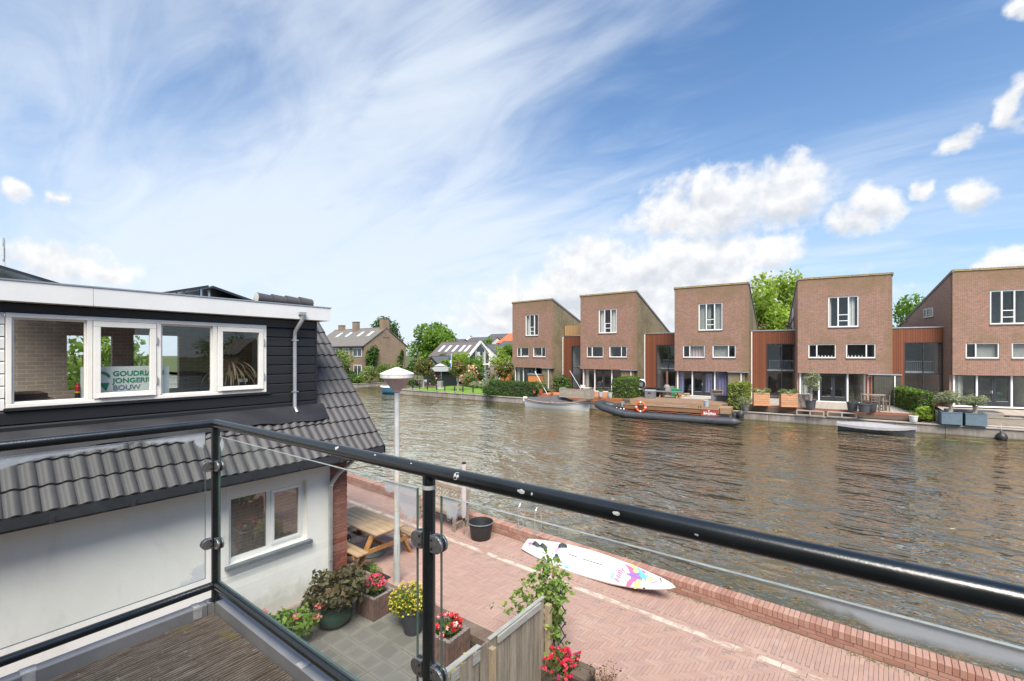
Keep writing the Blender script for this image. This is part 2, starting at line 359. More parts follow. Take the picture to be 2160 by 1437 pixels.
def mk_water():
    t = NT('canal_water'); v = t.world()
    def layer(scale, stretch, rot, detail, rough, dist):
        mp = t.n('ShaderNodeMapping'); t.L.new(v, mp.inputs[0]); mp.inputs['Rotation'].default_value = (0,0,rot); mp.inputs['Scale'].default_value = stretch
        return t.noise(mp.outputs[0], scale, detail, rough, dist)
    a = layer(1.0, (.64,1.35,1), R(14), 2, .5, .6); b = layer(3.1, (.7,1.25,1), R(-12), 2, .5, .5); c = layer(.42, (.7,1.1,1), R(25), 2, .5, .2)
    d = layer(11, (.7,1.15,1), R(5), 2, .5, .2)
    h = t.m('ADD', t.m('ADD', t.m('MULTIPLY', a, 1.1), t.m('MULTIPLY', b, .24)), t.m('ADD', t.m('MULTIPLY', c, .8), t.m('MULTIPLY', d, .02)))
    ar = t.m('SUBTRACT', 1.0, t.m('ABSOLUTE', t.m('SUBTRACT', t.m('MULTIPLY', a, 2.0), 1.0))); a = t.m('ADD', t.m('MULTIPLY', a, .7), t.m('MULTIPLY', ar, .30))
    pw = t.ramp(t.noise(t.world((.6,1,1)), .16, 3, .55, .6), .32, .68)
    hi = t.m('MULTIPLY', t.m('ADD', t.m('ADD', t.m('MULTIPLY', a, 1.0), t.m('MULTIPLY', b, .30)), t.m('MULTIPLY', d, .025)), t.m('ADD', .62, t.m('MULTIPLY', pw, .75)))
    h = t.m('ADD', hi, t.m('MULTIPLY', c, .8))
    patch = t.noise(v, .11, 3, .5); col = t.mix(patch, (.078,.059,.024), (.102,.079,.036))
    bp = t.n('ShaderNodeBump'); bp.inputs['Distance'].default_value = .27; bp.inputs['Strength'].default_value = 1.0; t.L.new(h, bp.inputs['Height'])
    df = t.n('ShaderNodeBsdfDiffuse'); t.set(df.inputs[0], col); t.L.new(bp.outputs[0], df.inputs['Normal'])
    gl = t.n('ShaderNodeBsdfGlossy'); gl.inputs['Roughness'].default_value = .03; gl.inputs[0].default_value = (1.0,.90,.70,1); t.L.new(bp.outputs[0], gl.inputs['Normal'])
    fr = t.n('ShaderNodeFresnel'); fr.inputs[0].default_value = 1.45; t.L.new(bp.outputs[0], fr.inputs['Normal'])
    mx = t.n('ShaderNodeMixShader'); t.set(mx.inputs[0], t.m('MULTIPLY', fr.outputs[0], 4.0, True)); t.L.new(df.outputs[0], mx.inputs[1]); t.L.new(gl.outputs[0], mx.inputs[2])
    return t.done(mx.outputs[0])
M_water = mk_water()
def mk_quay():
    t = NT('quay_concrete'); v = t.world(); n = t.noise(v, .8, 5, .6); s = t.noise(t.world((5,5,.4)), 1.3, 5, .65); f = t.noise(v, 20, 4, .6)
    c = t.mix(t.ramp(n, .3, .7), (.22,.185,.155), (.33,.285,.245)); c = t.mix(t.m('MULTIPLY', t.ramp(s, .45, .7), .6), c, (.42,.39,.35)); c = t.mix(t.m('MULTIPLY', t.ramp(f, .5, .8), .4), c, (.12,.105,.085))
    sp = t.n('ShaderNodeSeparateXYZ'); t.L.new(v, sp.inputs[0])
    wet = t.m('SUBTRACT', 1.0, t.ramp(t.m('ADD', sp.outputs[2], t.m('MULTIPLY', n, .12)), -.74, -.58))
    c = t.mix(t.m('MULTIPLY', wet, .85), c, (.06,.062,.02))
    return t.done(t.pr(c, .8, 0.0, .3, f, .01, .6))
M_quay = mk_quay()
def mk_grass(name, a, b, sc=3):
    t = NT(name); v = t.world(); n = t.noise(v, .35, 4, .6); f = t.noise(v, 14, 4, .7)
    c = t.mix(t.ramp(n, .3, .7), a, b); c = t.mix(t.m('MULTIPLY', t.ramp(f, .4, .8), .5), c, cs(a, .55))
    return t.done(t.pr(c, .9, 0.0, .15, f, .05, .6))
M_lawn = mk_grass('lawn_grass', (.11,.22,.032), (.19,.31,.055)); M_land = mk_grass('land_grass', (.06,.09,.03), (.11,.12,.05))
M_paver = PIECES('red_paver', [(.42,.262,.215), (.385,.238,.200), (.45,.288,.235), (.405,.26,.222), (.43,.264,.212), (.37,.24,.212)], .85, .2, lichen=(.51,.37,.31))
M_wbrick = PIECES('wall_paver', [(.42,.215,.165), (.35,.175,.14), (.47,.27,.21), (.39,.215,.17)], .8, .25, lichen=(.52,.39,.33))
def mk_slab():
    t = NT('patio_slab'); oi = t.n('ShaderNodeObjectInfo'); w = t.world(); tc = t.n('ShaderNodeTexCoord'); sp = t.n('ShaderNodeSeparateXYZ'); t.L.new(tc.outputs['Object'], sp.inputs[0])
    n = t.noise(w, 14, 5, .65); n2 = t.noise(w, 2.2, 4, .6, .5); e = t.m('ADD', t.m('MAXIMUM', t.m('ABSOLUTE', sp.outputs[0]), t.m('ABSOLUTE', sp.outputs[1])), t.m('MULTIPLY', t.m('SUBTRACT', n2, .5), .22))
    c = t.mix(oi.outputs['Random'], (.150,.142,.125), (.205,.192,.168)); c = t.mix(t.m('MULTIPLY', t.ramp(e, .08, .17), .55), c, (.29,.268,.228)); c = t.mix(t.m('MULTIPLY', t.ramp(n2, .48, .72), .5), c, (.13,.125,.105))
    sp2 = t.noise(w, 34, 3, .7); c = t.mix(t.m('MULTIPLY', t.ramp(sp2, .68, .74), .6), c, (.46,.44,.38))
    return t.done(t.pr(c, .9, 0.0, .3, n, .004, .5))
M_tile = mk_slab()
M_kerb = PIECES('kerb_brick', [(.15,.105,.08), (.20,.14,.11), (.125,.09,.07)], .9, .5, 16, lichen=(.25,.20,.165))
M_rtile = PIECES('grey_roof_tile', [(.072,.069,.071), (.086,.082,.083), (.062,.060,.062)], .5, .25, 10, lichen=(.10,.095,.092))
M_sand = MT('joint_sand', (.33,.235,.195), .95, .3, 30)
M_mortar = MT('mortar', (.42,.38,.32), .95, .2, 25)

# ------------------------------------------------------------------ foliage
def leaf_mesh(name, pts, nrm, size, aspect=.55, vary=.4, tone=None, spread=.9):
    n = len(pts); g = RNG
    nr = nrm + g.normal(0, spread, (n,3)); nr /= np.linalg.norm(nr, axis=1)[:,None]+1e-9
    t = g.normal(0, 1, (n,3)); t -= nr*(t*nr).sum(1)[:,None]; t /= np.linalg.norm(t, axis=1)[:,None]+1e-9
    b = np.cross(nr, t); s = size*(1+g.uniform(-vary, vary, n))[:,None]
    l = t*s/2; w = b*s*aspect/2
    fold = nr*s*.10
    v = np.stack([pts-l, pts-l*.1+w+fold, pts+l, pts-l*.1-w+fold], 1).reshape(-1,3)
    q = np.arange(4*n).reshape(-1,4)
    if tone is None: tone = g.uniform(0, 1, n)
    return np_mesh(name, v, q, tone)
def blob_pts(blobs, n, shell=.55, clump=True):
    g = RNG; bl = np.array(blobs, float); wts = (bl[:,3]*bl[:,4]+bl[:,4]*bl[:,5]+bl[:,3]*bl[:,5]); wts /= wts.sum()
    k = g.choice(len(bl), n, p=wts); d = g.normal(0,1,(n,3)); d /= np.linalg.norm(d,axis=1)[:,None]
    r = shell+(1-shell)*np.sqrt(g.uniform(0,1,n))
    lump = 1+.16*np.sin(d[:,0]*7+k)*np.sin(d[:,1]*6+2*k)+.10*np.sin(d[:,2]*9+k*1.7)
    p = bl[k,:3]+d*bl[k,3:6]*(r*lump)[:,None]
    tone = np.clip(g.uniform(0,1,n)*.75+.25*((np.sin(k*12.9898)*43758.5453) % 1.0), 0, 1)
    return p, d, tone
def sub_blobs(c, r, n, fr=.42, seed=0):
    """lumpy crown: n lobes spread through an ellipsoid"""
    rs = random.Random(seed); out = []
    for i in range(n):
        while True:
            d = Vector((rs.uniform(-1,1), rs.uniform(-1,1), rs.uniform(-1,1)))
            if .25 < d.length < 1: break
        k = rs.uniform(.75,1.2)*fr; d *= (1-fr*.6)
        out.append((c[0]+d.x*r[0], c[1]+d.y*r[1], c[2]+d.z*r[2], r[0]*k, r[1]*k, r[2]*k))
    return out
M_bark = MT('bark', (.12,.095,.07), .9, .35, 9, grain=(3,3,.6), bump=.6)
def tree(name, label, base, height, crown_c, crown_r, mat, nl=6000, size=.22, lobes=22, trunk_r=.18, seed=1, fr=.4, group=None, cat='tree', limbs=6, shell=.35, bark=None):
    t = thing(name, label, cat, base, 0, group); rs = random.Random(seed)
    bl = sub_blobs(crown_c, crown_r, lobes, fr, seed); p, d, tone = blob_pts(bl, nl, shell)
    link_mesh('crown', leaf_mesh('crown', p, d, size, tone=tone), mat, t)
    b = MB(); top = Vector(crown_c); k = crown_c[2]-crown_r[2]*.5
    b.tube([(0,0,-.1), (rs.uniform(-.04,.04)*height*.3,0,k*.5), (crown_c[0]*.7,crown_c[1]*.7,k), (crown_c[0],crown_c[1],crown_c[2]+crown_r[2]*.3)], [trunk_r*1.25,trunk_r,trunk_r*.8,trunk_r*.25], 8)
    for i in range(limbs):
        q = bl[i*len(bl)//max(1,limbs)]; s = Vector((crown_c[0]*.7,crown_c[1]*.7,k*rs.uniform(.8,1.15)))
        e = Vector(q[:3]); b.tube([s, s.lerp(e,.5)+Vector((0,0,.1*crown_r[2])), e], [trunk_r*.5,trunk_r*.3,trunk_r*.1], 6)
    b.build('trunk', bark or M_bark, t, smooth=True); return t
def hedge(name, label, x0, x1, y0, y1, z0, z1, mat, n=4000, size=.09, group=None, loc=(0,0,0), rz=0, cat='hedge', rough=.07):
    t = thing(name, label, cat, loc, rz, group); g = RNG
    dims = np.array([x1-x0, y1-y0, z1-z0]); lo = np.array([x0,y0,z0])
    A = np.array([dims[1]*dims[2]]*2+[dims[0]*dims[2]]*2+[dims[0]*dims[1]]); f = g.choice(5, n, p=A/A.sum())
    u = g.uniform(0,1,(n,3)); nr = np.zeros((n,3))
    for i,(ax,sd) in enumerate(((0,0),(0,1),(1,0),(1,1),(2,1))):
        k = f == i; u[k,ax] = sd; nr[k,ax] = 2*sd-1
    p = lo+u*dims
    # rounded shoulders and an uneven face
    rad = min(dims[0],dims[1])*.25; c = np.clip(p, lo+rad, lo+dims-rad); c[:,2] = np.clip(p[:,2], z0, z1-rad); off = p-c; ln = np.linalg.norm(off,axis=1)[:,None]; k = (ln[:,0] > rad)
    p[k] = c[k]+off[k]/ln[k]*rad
    bump = np.sin(p[:,0]*5.1+p[:,2]*3)*np.sin(p[:,1]*4.3+p[:,2]*6.1)*rough
    p += nr*(bump+g.uniform(-.16,.05,n))[:,None]
    tone = np.clip(g.uniform(0,1,n)*.8+.2*(np.sin(p[:,0]*9)*np.sin(p[:,2]*11)*.5+.5),0,1)
    link_mesh('foliage', leaf_mesh('foliage', p, nr, size, tone=tone, spread=.6), mat, t)
    b = MB(); 
    for i in range(max(2,int((dims[0]+dims[1])*3))):
        s = (random.uniform(x0+.1,x1-.1), random.uniform(y0+.1,y1-.1)); b.tube([(s[0],s[1],z0-.03),(s[0]+random.uniform(-.1,.1),s[1]+random.uniform(-.1,.1),z1-.12)], [.015,.006], 5)
    b.build('stems', M_bark, t); 
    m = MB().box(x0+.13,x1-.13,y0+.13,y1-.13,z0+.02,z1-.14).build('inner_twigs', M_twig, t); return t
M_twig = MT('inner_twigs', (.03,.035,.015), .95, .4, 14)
L_hedge = LEAF('hedge_leaf', (.045,.10,.012), (.16,.26,.035), (.30,.38,.08), .16)
L_hedge2 = LEAF('dark_hedge_leaf', (.028,.075,.014), (.10,.18,.032))
L_tree = LEAF('tree_leaf', (.075,.15,.015), (.22,.36,.045), trans=.45)
L_tree2 = LEAF('dark_tree_leaf', (.035,.08,.018), (.10,.17,.04))
L_bright = LEAF('bright_tree_leaf', (.16,.26,.025), (.42,.54,.09), trans=.5)
L_orange = LEAF('flushed_leaf', (.04,.085,.018), (.13,.19,.035), (.46,.27,.10), .34)
L_olive = LEAF('olive_leaf', (.16,.19,.09), (.36,.39,.22), trans=.25)
L_willow = LEAF('pale_leaf', (.13,.19,.05), (.30,.36,.11), trans=.4)

# ------------------------------------------------------------------ the setting
QZ = -.80
water = struct(MB().add([(-400,8.4,QZ),(300,8.4,QZ),(300,120,QZ),(-400,120,QZ)], [(0,1,2,3)]).build('water', M_water))
GZ = -.15
QL = [(-46.3,37.7),(-28,37.9),(-8.2,38.4),(-7.6,39.25),(12,39.6),(80,41.5)]
gp = QL+[(1500,60),(1500,1800),(-1800,1800),(-1800,41),(-60,41),(-60,82),(-46.5,82)]
struct(MB().add([(x,y,GZ) for x,y in gp], [tuple(range(len(gp)))]).build('ground', M_land))
lw = [(-46.2,38.0),(-28.4,38.2),(-28.4,45.2),(-46.2,46.5)]
struct(MB().add([(x,y,GZ+.004) for x,y in lw], [(0,1,2,3)]).build('lawn', M_lawn))
lw = [(-61.5,41.4),(-61.5,44.5),(-90,44.5),(-90,41.4)]
struct(MB().add([(x,y,GZ+.004) for x,y in lw], [(3,2,1,0)]).build('lawn', M_lawn))
def quay(label, pts, inward, top=-.13, cap=M_quay, capname='coping', seam=2.4):
    t = thing('quay_wall', label, 'quay wall')
    for i in range(len(pts)-1):
        p = Vector((*pts[i],0)); q = Vector((*pts[i+1],0)); d = (q-p).normalized(); nrm = Vector((-d.y,d.x,0))*inward
        n = max(1, round((q-p).length/seam)); L = (q-p).length/n
        for k in range(n):
            a = p+d*(L*k+.012); b = p+d*(L*(k+1)-.012); w = nrm*(.14+random.uniform(-.008,.008))
            MB().obox(a+w+Vector((0,0,(top-.08-1.5)/2)), b+w+Vector((0,0,(top-.08-1.5)/2)), .26, 1.5+top-.08).build('slab', M_quay, t)
        MB().obox(p+nrm*.13+Vector((0,0,top-.04)), q+nrm*.13+Vector((0,0,top-.04)), .36, .08).build(capname, cap, t, bevel=.01)
    return t
M_cap = MT('weathered_plank', (.37,.33,.28), .85, .3, 5, grain=(.5,6,6), bump=.4)
quay('concrete quay wall curving below the lawn with black bollards', [(-46.4,52),(-46.35,37.7),(-28,37.9)], 1)
quay('quay wall below the wooden decks behind the long inflatable workboat', QL[1:4], 1, cap=M_cap)
quay('stained concrete quay wall with plank coping behind the covered rowing boat', [QL[3],QL[4],(34,40.2)], 1, cap=M_cap)
quay('low dark quay wall in front of the tan brick house', [(-110,41),(-60,41),(-60,60)], 1, top=-.12)

# --- promenade on the near side, laid a little askew
def shared_piece(mesh_box, taper=.003):
    x,y,z0,z1 = mesh_box; t = taper
    return [(-x,-y,z0),(x,-y,z0),(x,y,z0),(-x,y,z0),(-x,-y,z1-t),(x,-y,z1-t),(x,y,z1-t),(-x,y,z1-t),(-x+t,-y+t,z1),(x-t,-y+t,z1),(x-t,y-t,z1),(-x+t,y-t,z1)], \
        [(8,9,10,11),(4,5,9,8),(5,6,10,9),(6,7,11,10),(7,4,8,11),(0,1,5,4),(1,2,6,5),(2,3,7,6),(3,0,4,7)]
SROT = -math.atan(.05); SO = Vector((0,8.22,0))
def s2w(x, y, z=0): return SO+Vector((x*math.cos(SROT)-y*math.sin(SROT), x*math.sin(SROT)+y*math.cos(SROT), z))
def in_view(p, mg=30):
    q = Vector(p)-Vector((0,0,CAMZ)); D = -.6*q.x+.8*q.y; r = .8*q.x+.6*q.y
    if D < .3: return None
    u = 1080+F*r/D; w = HY-F*q.z/D
    return D if -mg < u < 2160+mg and -mg < w < 1437+mg else None
def lay(parent, items, shapes, mat, name='brick', limit=300, keep=None):
    """items (x,y,z,rot,shape index): the nearest in view become parts of their own, the rest one part"""
    far = []; near = []
    for it in items:
        D = in_view(s2w(*it[:3])) if keep is None else keep(it)
        (far if D is None else near).append((D or 1e9, it))
    near.sort(key=lambda a: a[0]); far = [it for _, it in near[limit:]]+[it for _, it in far]
    mes = []
    for vs, fs in shapes:
        me = bpy.data.meshes.new(name); me.from_pydata(vs, [], fs); me.materials.append(mat); me.update(); mes.append(me)
    for _, it in near[:limit]:
        o = bpy.data.objects.new(name, mes[it[4]]); COL.objects.link(o); o.parent = parent
        o.location = it[:3]; o.rotation_euler = (random.uniform(-.012,.012), random.uniform(-.012,.012), it[3]+random.uniform(-.012,.012))
    if far:
        V = []; Fc = []; A = []; o = 0
        for x,y,z,rz,k in far:
            vs, fs = shapes[k]; c, s = math.cos(rz), math.sin(rz); dz = random.uniform(-.003,.002); tn = random.random()
            V += [(x+p[0]*c-p[1]*s, y+p[0]*s+p[1]*c, z+p[2]+dz) for p in vs]; Fc += [tuple(i+o for i in f) for f in fs]; A += [tn]*len(fs); o += len(vs)
        me = bpy.data.meshes.new(name+'s'); me.from_pydata(V, [], Fc); at = me.attributes.new('v','FLOAT','FACE'); at.data.foreach_set('value', A); me.materials.append(mat)
        tag(link_mesh('more_'+name+'s', me, mat, parent), kind='stuff')
street = struct(MB().add([(-60,-3.6,-.012),(-9,-3.35,-.012),(-9,-3.3,-.012),(12,-2.35,-.012),(12,.35,-.012),(-60,.35,-.012)], [(0,1,2,3,4,5)]).build('promenade', M_sand, loc=SO, rot=(0,0,SROT)))
items = []; w = .0525; n4 = 4
for tt in range(-80, 0):
    y = -1.10+ (tt+.5)*w
    for c in range(-310, 50):
        x = c*w
        k = (c-tt) % 8
        if k == 0: pos = (x+2*w, y, 0, 0)       # lying along the street
        elif k == 7: pos = (x+.5*w, y+1.5*w, 0, R(90))
        else: continue
        if pos[1]+ (2*w if k == 7 else .5*w) > -1.09: continue
        wp = s2w(*pos[:3])
        if wp.y < 5.40: continue
        items.append((*pos, 0))
for i in range(-310, 50):                        # a course of runners each side of the pale band, then headers up to the wall
    x = i*w
    if i % 4 == 0:
        for y in (-1.075, -.89, -.837): items.append((x+(0 if y != -.837 else .1), y, 0, 0, 0))
    for r in range(4): items.append((x, -.71-.205*-r+(i%2)*.10-.05, 0, R(90), 0)) if (-.71+.205*r+(i%2)*.10-.05) < -.08 else None
lay(street, items, [shared_piece((.1035,.0248,-.02,0.0))], M_paver)
def mk_band():
    t = NT('pale_band'); v = t.world(); n = t.noise(v, 3.2, 6, .7, .6); f = t.noise(v, 30, 4, .6)
    c = t.mix(t.ramp(n, .36, .58), (.40,.24,.19), (.58,.50,.42)); c = t.mix(t.m('MULTIPLY', t.ramp(f, .5, .8), .4), c, (.40,.30,.23))
    return t.done(t.pr(c, .9, 0.0, .2, f, .004, .5))
M_band = mk_band()
lay(street, [(i*.3,-.982,0,0,0) for i in range(-54,14)], [shared_piece((.147,.06,-.02,.001))], M_band, 'band_stone', 60)
# low brick wall along the water
qw = thing('low_brick_wall', 'low red brick wall with a header course along the near quay', 'wall', SO, SROT)
MB().box(-60,12,.012,.205,-1.4,.225).build('mortar_core', M_mortar, qw)
it = [(i*.071,.11,0.132,0,0) for i in range(-225,40)]
for c in range(2): it += [(i*.225+c*.11,.03,.002+c*.066,0,1) for i in range(-70,14)]
lay(qw, it, [shared_piece((.0325,.115,0,.112), .006), shared_piece((.107,.03,0,.058), .004)], M_wbrick, limit=300)
MB().box(-60,12,.21,.30,-1.6,-.02).build('quay_face', M_quay, qw)

# --- patio and kerb
PZ = -.12
patio = struct(MB().box(-8.0,-1.0,-3.0,5.10,-.4,PZ-.014).build('patio', M_sand))
struct(MB().add([(-60,-40,-.41),(40,-40,-.41),(40,8.3,-.41),(-60,8.3,-.41)],[(0,1,2,3)]).build('subsoil', M_sand))
lay(patio, [(-7.7+i*.305, 4.93-j*.305, PZ, 0, 0) for i in range(20) for j in range(14)], [shared_piece((.149,.149,-.05,0), .005)], M_tile, 'slab', 300, keep=lambda i: in_view(i[:3]))
kb = thing('kerb_wall', 'low brown brick kerb wall between the grey patio and the red promenade', 'kerb')
MB().box(-7.9,-2.7,5.13,5.36,-.4,.07).build('mortar_core', M_mortar, kb)
lay(kb, [(-7.86+i*.066,5.245,-.02,0,0) for i in range(78)], [shared_piece((.03,.125,0,.10), .006)], M_kerb, keep=lambda i: in_view(i[:3]))
MB().box(-7.9,-2.7,5.115,5.13,-.4,-.03).build('kerb_face', MT('dark_kerb_brick',(.085,.065,.05),.95,.4,12), kb)  # patio side of the kerb, darker than the bricks on top
# ------------------------------------------------------------------ canal houses across the water
def wall_holes(b, x0, x1, z0, z1, holes, th, y=0.0):
    xs = sorted({x0,x1,*[h[0] for h in holes],*[h[1] for h in holes]}); zs = sorted({z0,z1,*[h[2] for h in holes],*[h[3] for h in holes]})
    for i in range(len(xs)-1):
        for j in range(len(zs)-1):
            cx = (xs[i]+xs[i+1])/2; cz = (zs[j]+zs[j+1])/2
            if any(h[0] < cx < h[1] and h[2] < cz < h[3] for h in holes): continue
            for yy in (y, y+th):
                f = (0,1,2,3) if yy == y else (3,2,1,0)
                b.add([(xs[i],yy,zs[j]),(xs[i+1],yy,zs[j]),(xs[i+1],yy,zs[j+1]),(xs[i],yy,zs[j+1])], [f])
    for h in list(holes)+[(x0,x1,z0,z1)]:
        a,c,e,g = h; o = (h[0],h[1],h[2],h[3]) == (x0,x1,z0,z1); fl = (lambda f: f[::-1]) if o else (lambda f: f)
        for q in (((a,y,e),(a,y+th,e),(c,y+th,e),(c,y,e)), ((c,y,g),(c,y+th,g),(a,y+th,g),(a,y,g)), ((a,y,g),(a,y+th,g),(a,y+th,e),(a,y,e)), ((c,y,e),(c,y+th,e),(c,y+th,g),(c,y,g))):
            b.add(q, [fl((0,1,2,3))])
    return b
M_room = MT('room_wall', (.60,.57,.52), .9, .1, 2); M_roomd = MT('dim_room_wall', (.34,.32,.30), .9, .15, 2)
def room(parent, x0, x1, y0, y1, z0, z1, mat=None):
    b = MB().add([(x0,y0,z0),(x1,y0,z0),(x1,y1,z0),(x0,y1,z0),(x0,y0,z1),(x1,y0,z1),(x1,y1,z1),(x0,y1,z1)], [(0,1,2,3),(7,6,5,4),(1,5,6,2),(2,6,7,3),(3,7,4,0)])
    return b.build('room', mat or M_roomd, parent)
def bars(b, x0, x1, z0, z1, w, y0, y1, vs=(), hs=()):
    """frame of width w round the opening, with mullions at x in vs and transoms (x0,x1,z)"""
    b.box(x0,x1,y0,y1,z0,z0+w).box(x0,x1,y0,y1,z1-w,z1).box(x0,x0+w,y0+.002,y1-.002,z0+w,z1-w).box(x1-w,x1,y0+.002,y1-.002,z0+w,z1-w)
    for v in vs: b.box(v-w/2,v+w/2,y0+.004,y1-.004,z0+w,z1-w)
    for a,c,z in hs: b.box(a,c,y0+.006,y1-.006,z-w*.35,z+w*.35)
    return b
def pane(parent, x0, x1, z0, z1, y, mat=None, name='pane'):
    return MB().add([(x0,y,z0),(x1,y,z0),(x1,y,z1),(x0,y,z1)], [(0,1,2,3)]).build(name, mat or M_far, parent)
M_curtw = MT('pale_curtain', (.62,.61,.57), .9, .06, 4); M_curtg = MT('grey_green_curtain', (.36,.37,.32), .9, .08, 4); M_curtp = MT('violet_curtain', (.20,.19,.30), .9, .12, 4)
def curtain(parent, x0, x1, z0, z1, y, mat):
    n = max(8, int((x1-x0)*22))
    MB().grid(lambda u,v: (x0+(x1-x0)*u, y+.045*math.sin(u*n*1.05)+.015*math.sin(u*n*2.3+1), z0+(z1-z0)*v), n*3, 2).build('curtain', mat, parent, smooth=True)
def big_window(h, x0, x1, z0, z1, cur, mat=M_curtw):
    b = MB(); W_ = x1-x0; a = x0+W_*.33; c = x0+W_*.67; H_ = z1-z0
    bars(b, x0,x1,z0,z1,.085,.05,.17,(a,c),((a,c,z0+H_*.205),(a,c,z0+H_*.40)))
    w = b.build('window', M_white, h)
    bars(MB(), a+.04,c-.04,z0+H_*.42,z1-.085,.06,.07,.15).build('casement', M_dark, w)
    for q in ((x0+.08,a-.04,z0+.08,z1-.08),(a+.09,c-.09,z0+H_*.45,z1-.13),(a+.04,c-.04,z0+H_*.23,z0+H_*.38),(a+.04,c-.04,z0+.08,z0+H_*.18),(c+.04,x1-.08,z0+.08,z1-.08)): pane(w, *q, .11)
    MB().box(x0-.03,x1+.03,-.05,.06,z0-.085,z0-.004).build('sill', M_sill, w)
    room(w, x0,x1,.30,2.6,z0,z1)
    for u,v in cur: curtain(w, x0+W_*u, x0+W_*v, z0+.02, z1-.02, .36, mat)
    return w
M_sill = MT('stone_sill', (.16,.14,.12), .8, .25, 8)
def small_window(h, x0, x1, z0, z1, left, blind=None):
    W_ = x1-x0; m_ = x0+W_*(.31 if left else .69); b = bars(MB(), x0,x1,z0,z1,.075,.05,.17,(m_,)); w = b.build('window', M_white, h)
    a,c = (x0+.075,m_-.037) if left else (m_+.037,x1-.075); f,g = (m_+.037,x1-.075) if left else (x0+.075,m_-.037)
    bars(MB(), a,c,z0+.075,z1-.075,.06,.06,.15).build('casement', M_dark, w)
    pane(w, a+.06,c-.06,z0+.13,z1-.13,.1); pane(w, f,g,z0+.075,z1-.075,.11)
    MB().box(x0-.02,x1+.02,-.05,.06,z0-.085,z0-.004).build('sill', M_sill, w)
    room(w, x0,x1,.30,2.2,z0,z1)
    if blind == 'curtain': curtain(w, f,g,z0+.02,z1-.02,.36,MT('rosy_curtain',(.42,.33,.31),.9,.1,4))
    elif blind == 'blind':
        bb = MB()
        for k in range(14): bb.box(f+.02,g-.02,.34,.37,z0+.1+k*(z1-z0-.2)/14,z0+.13+k*(z1-z0-.2)/14)
        bb.build('blind', M_curtw, w)
    elif blind == 'things':
        for k in range(5): MB().lathe([(.03,0),(.06,.05),(.05,.12),(.02,.2),(.015,.22)], (f+(g-f)*(k+.6)/5.4,.34,z0+.01), 8).build('ornament', M_curtw, w, smooth=True)
    return w
def downpipe(parent, x, y, z0, z1, mat=M_white, r=.045):
    MB().tube([(x,y,z0),(x,y,z1-.25),(x,y+.02,z1-.12),(x,y+.18,z1)], r, 8).build('downpipe', mat, parent, smooth=True)
ROOFS = .37
M_edge = MT('lichen_edge', (.33,.25,.12), .9, .35, 6)
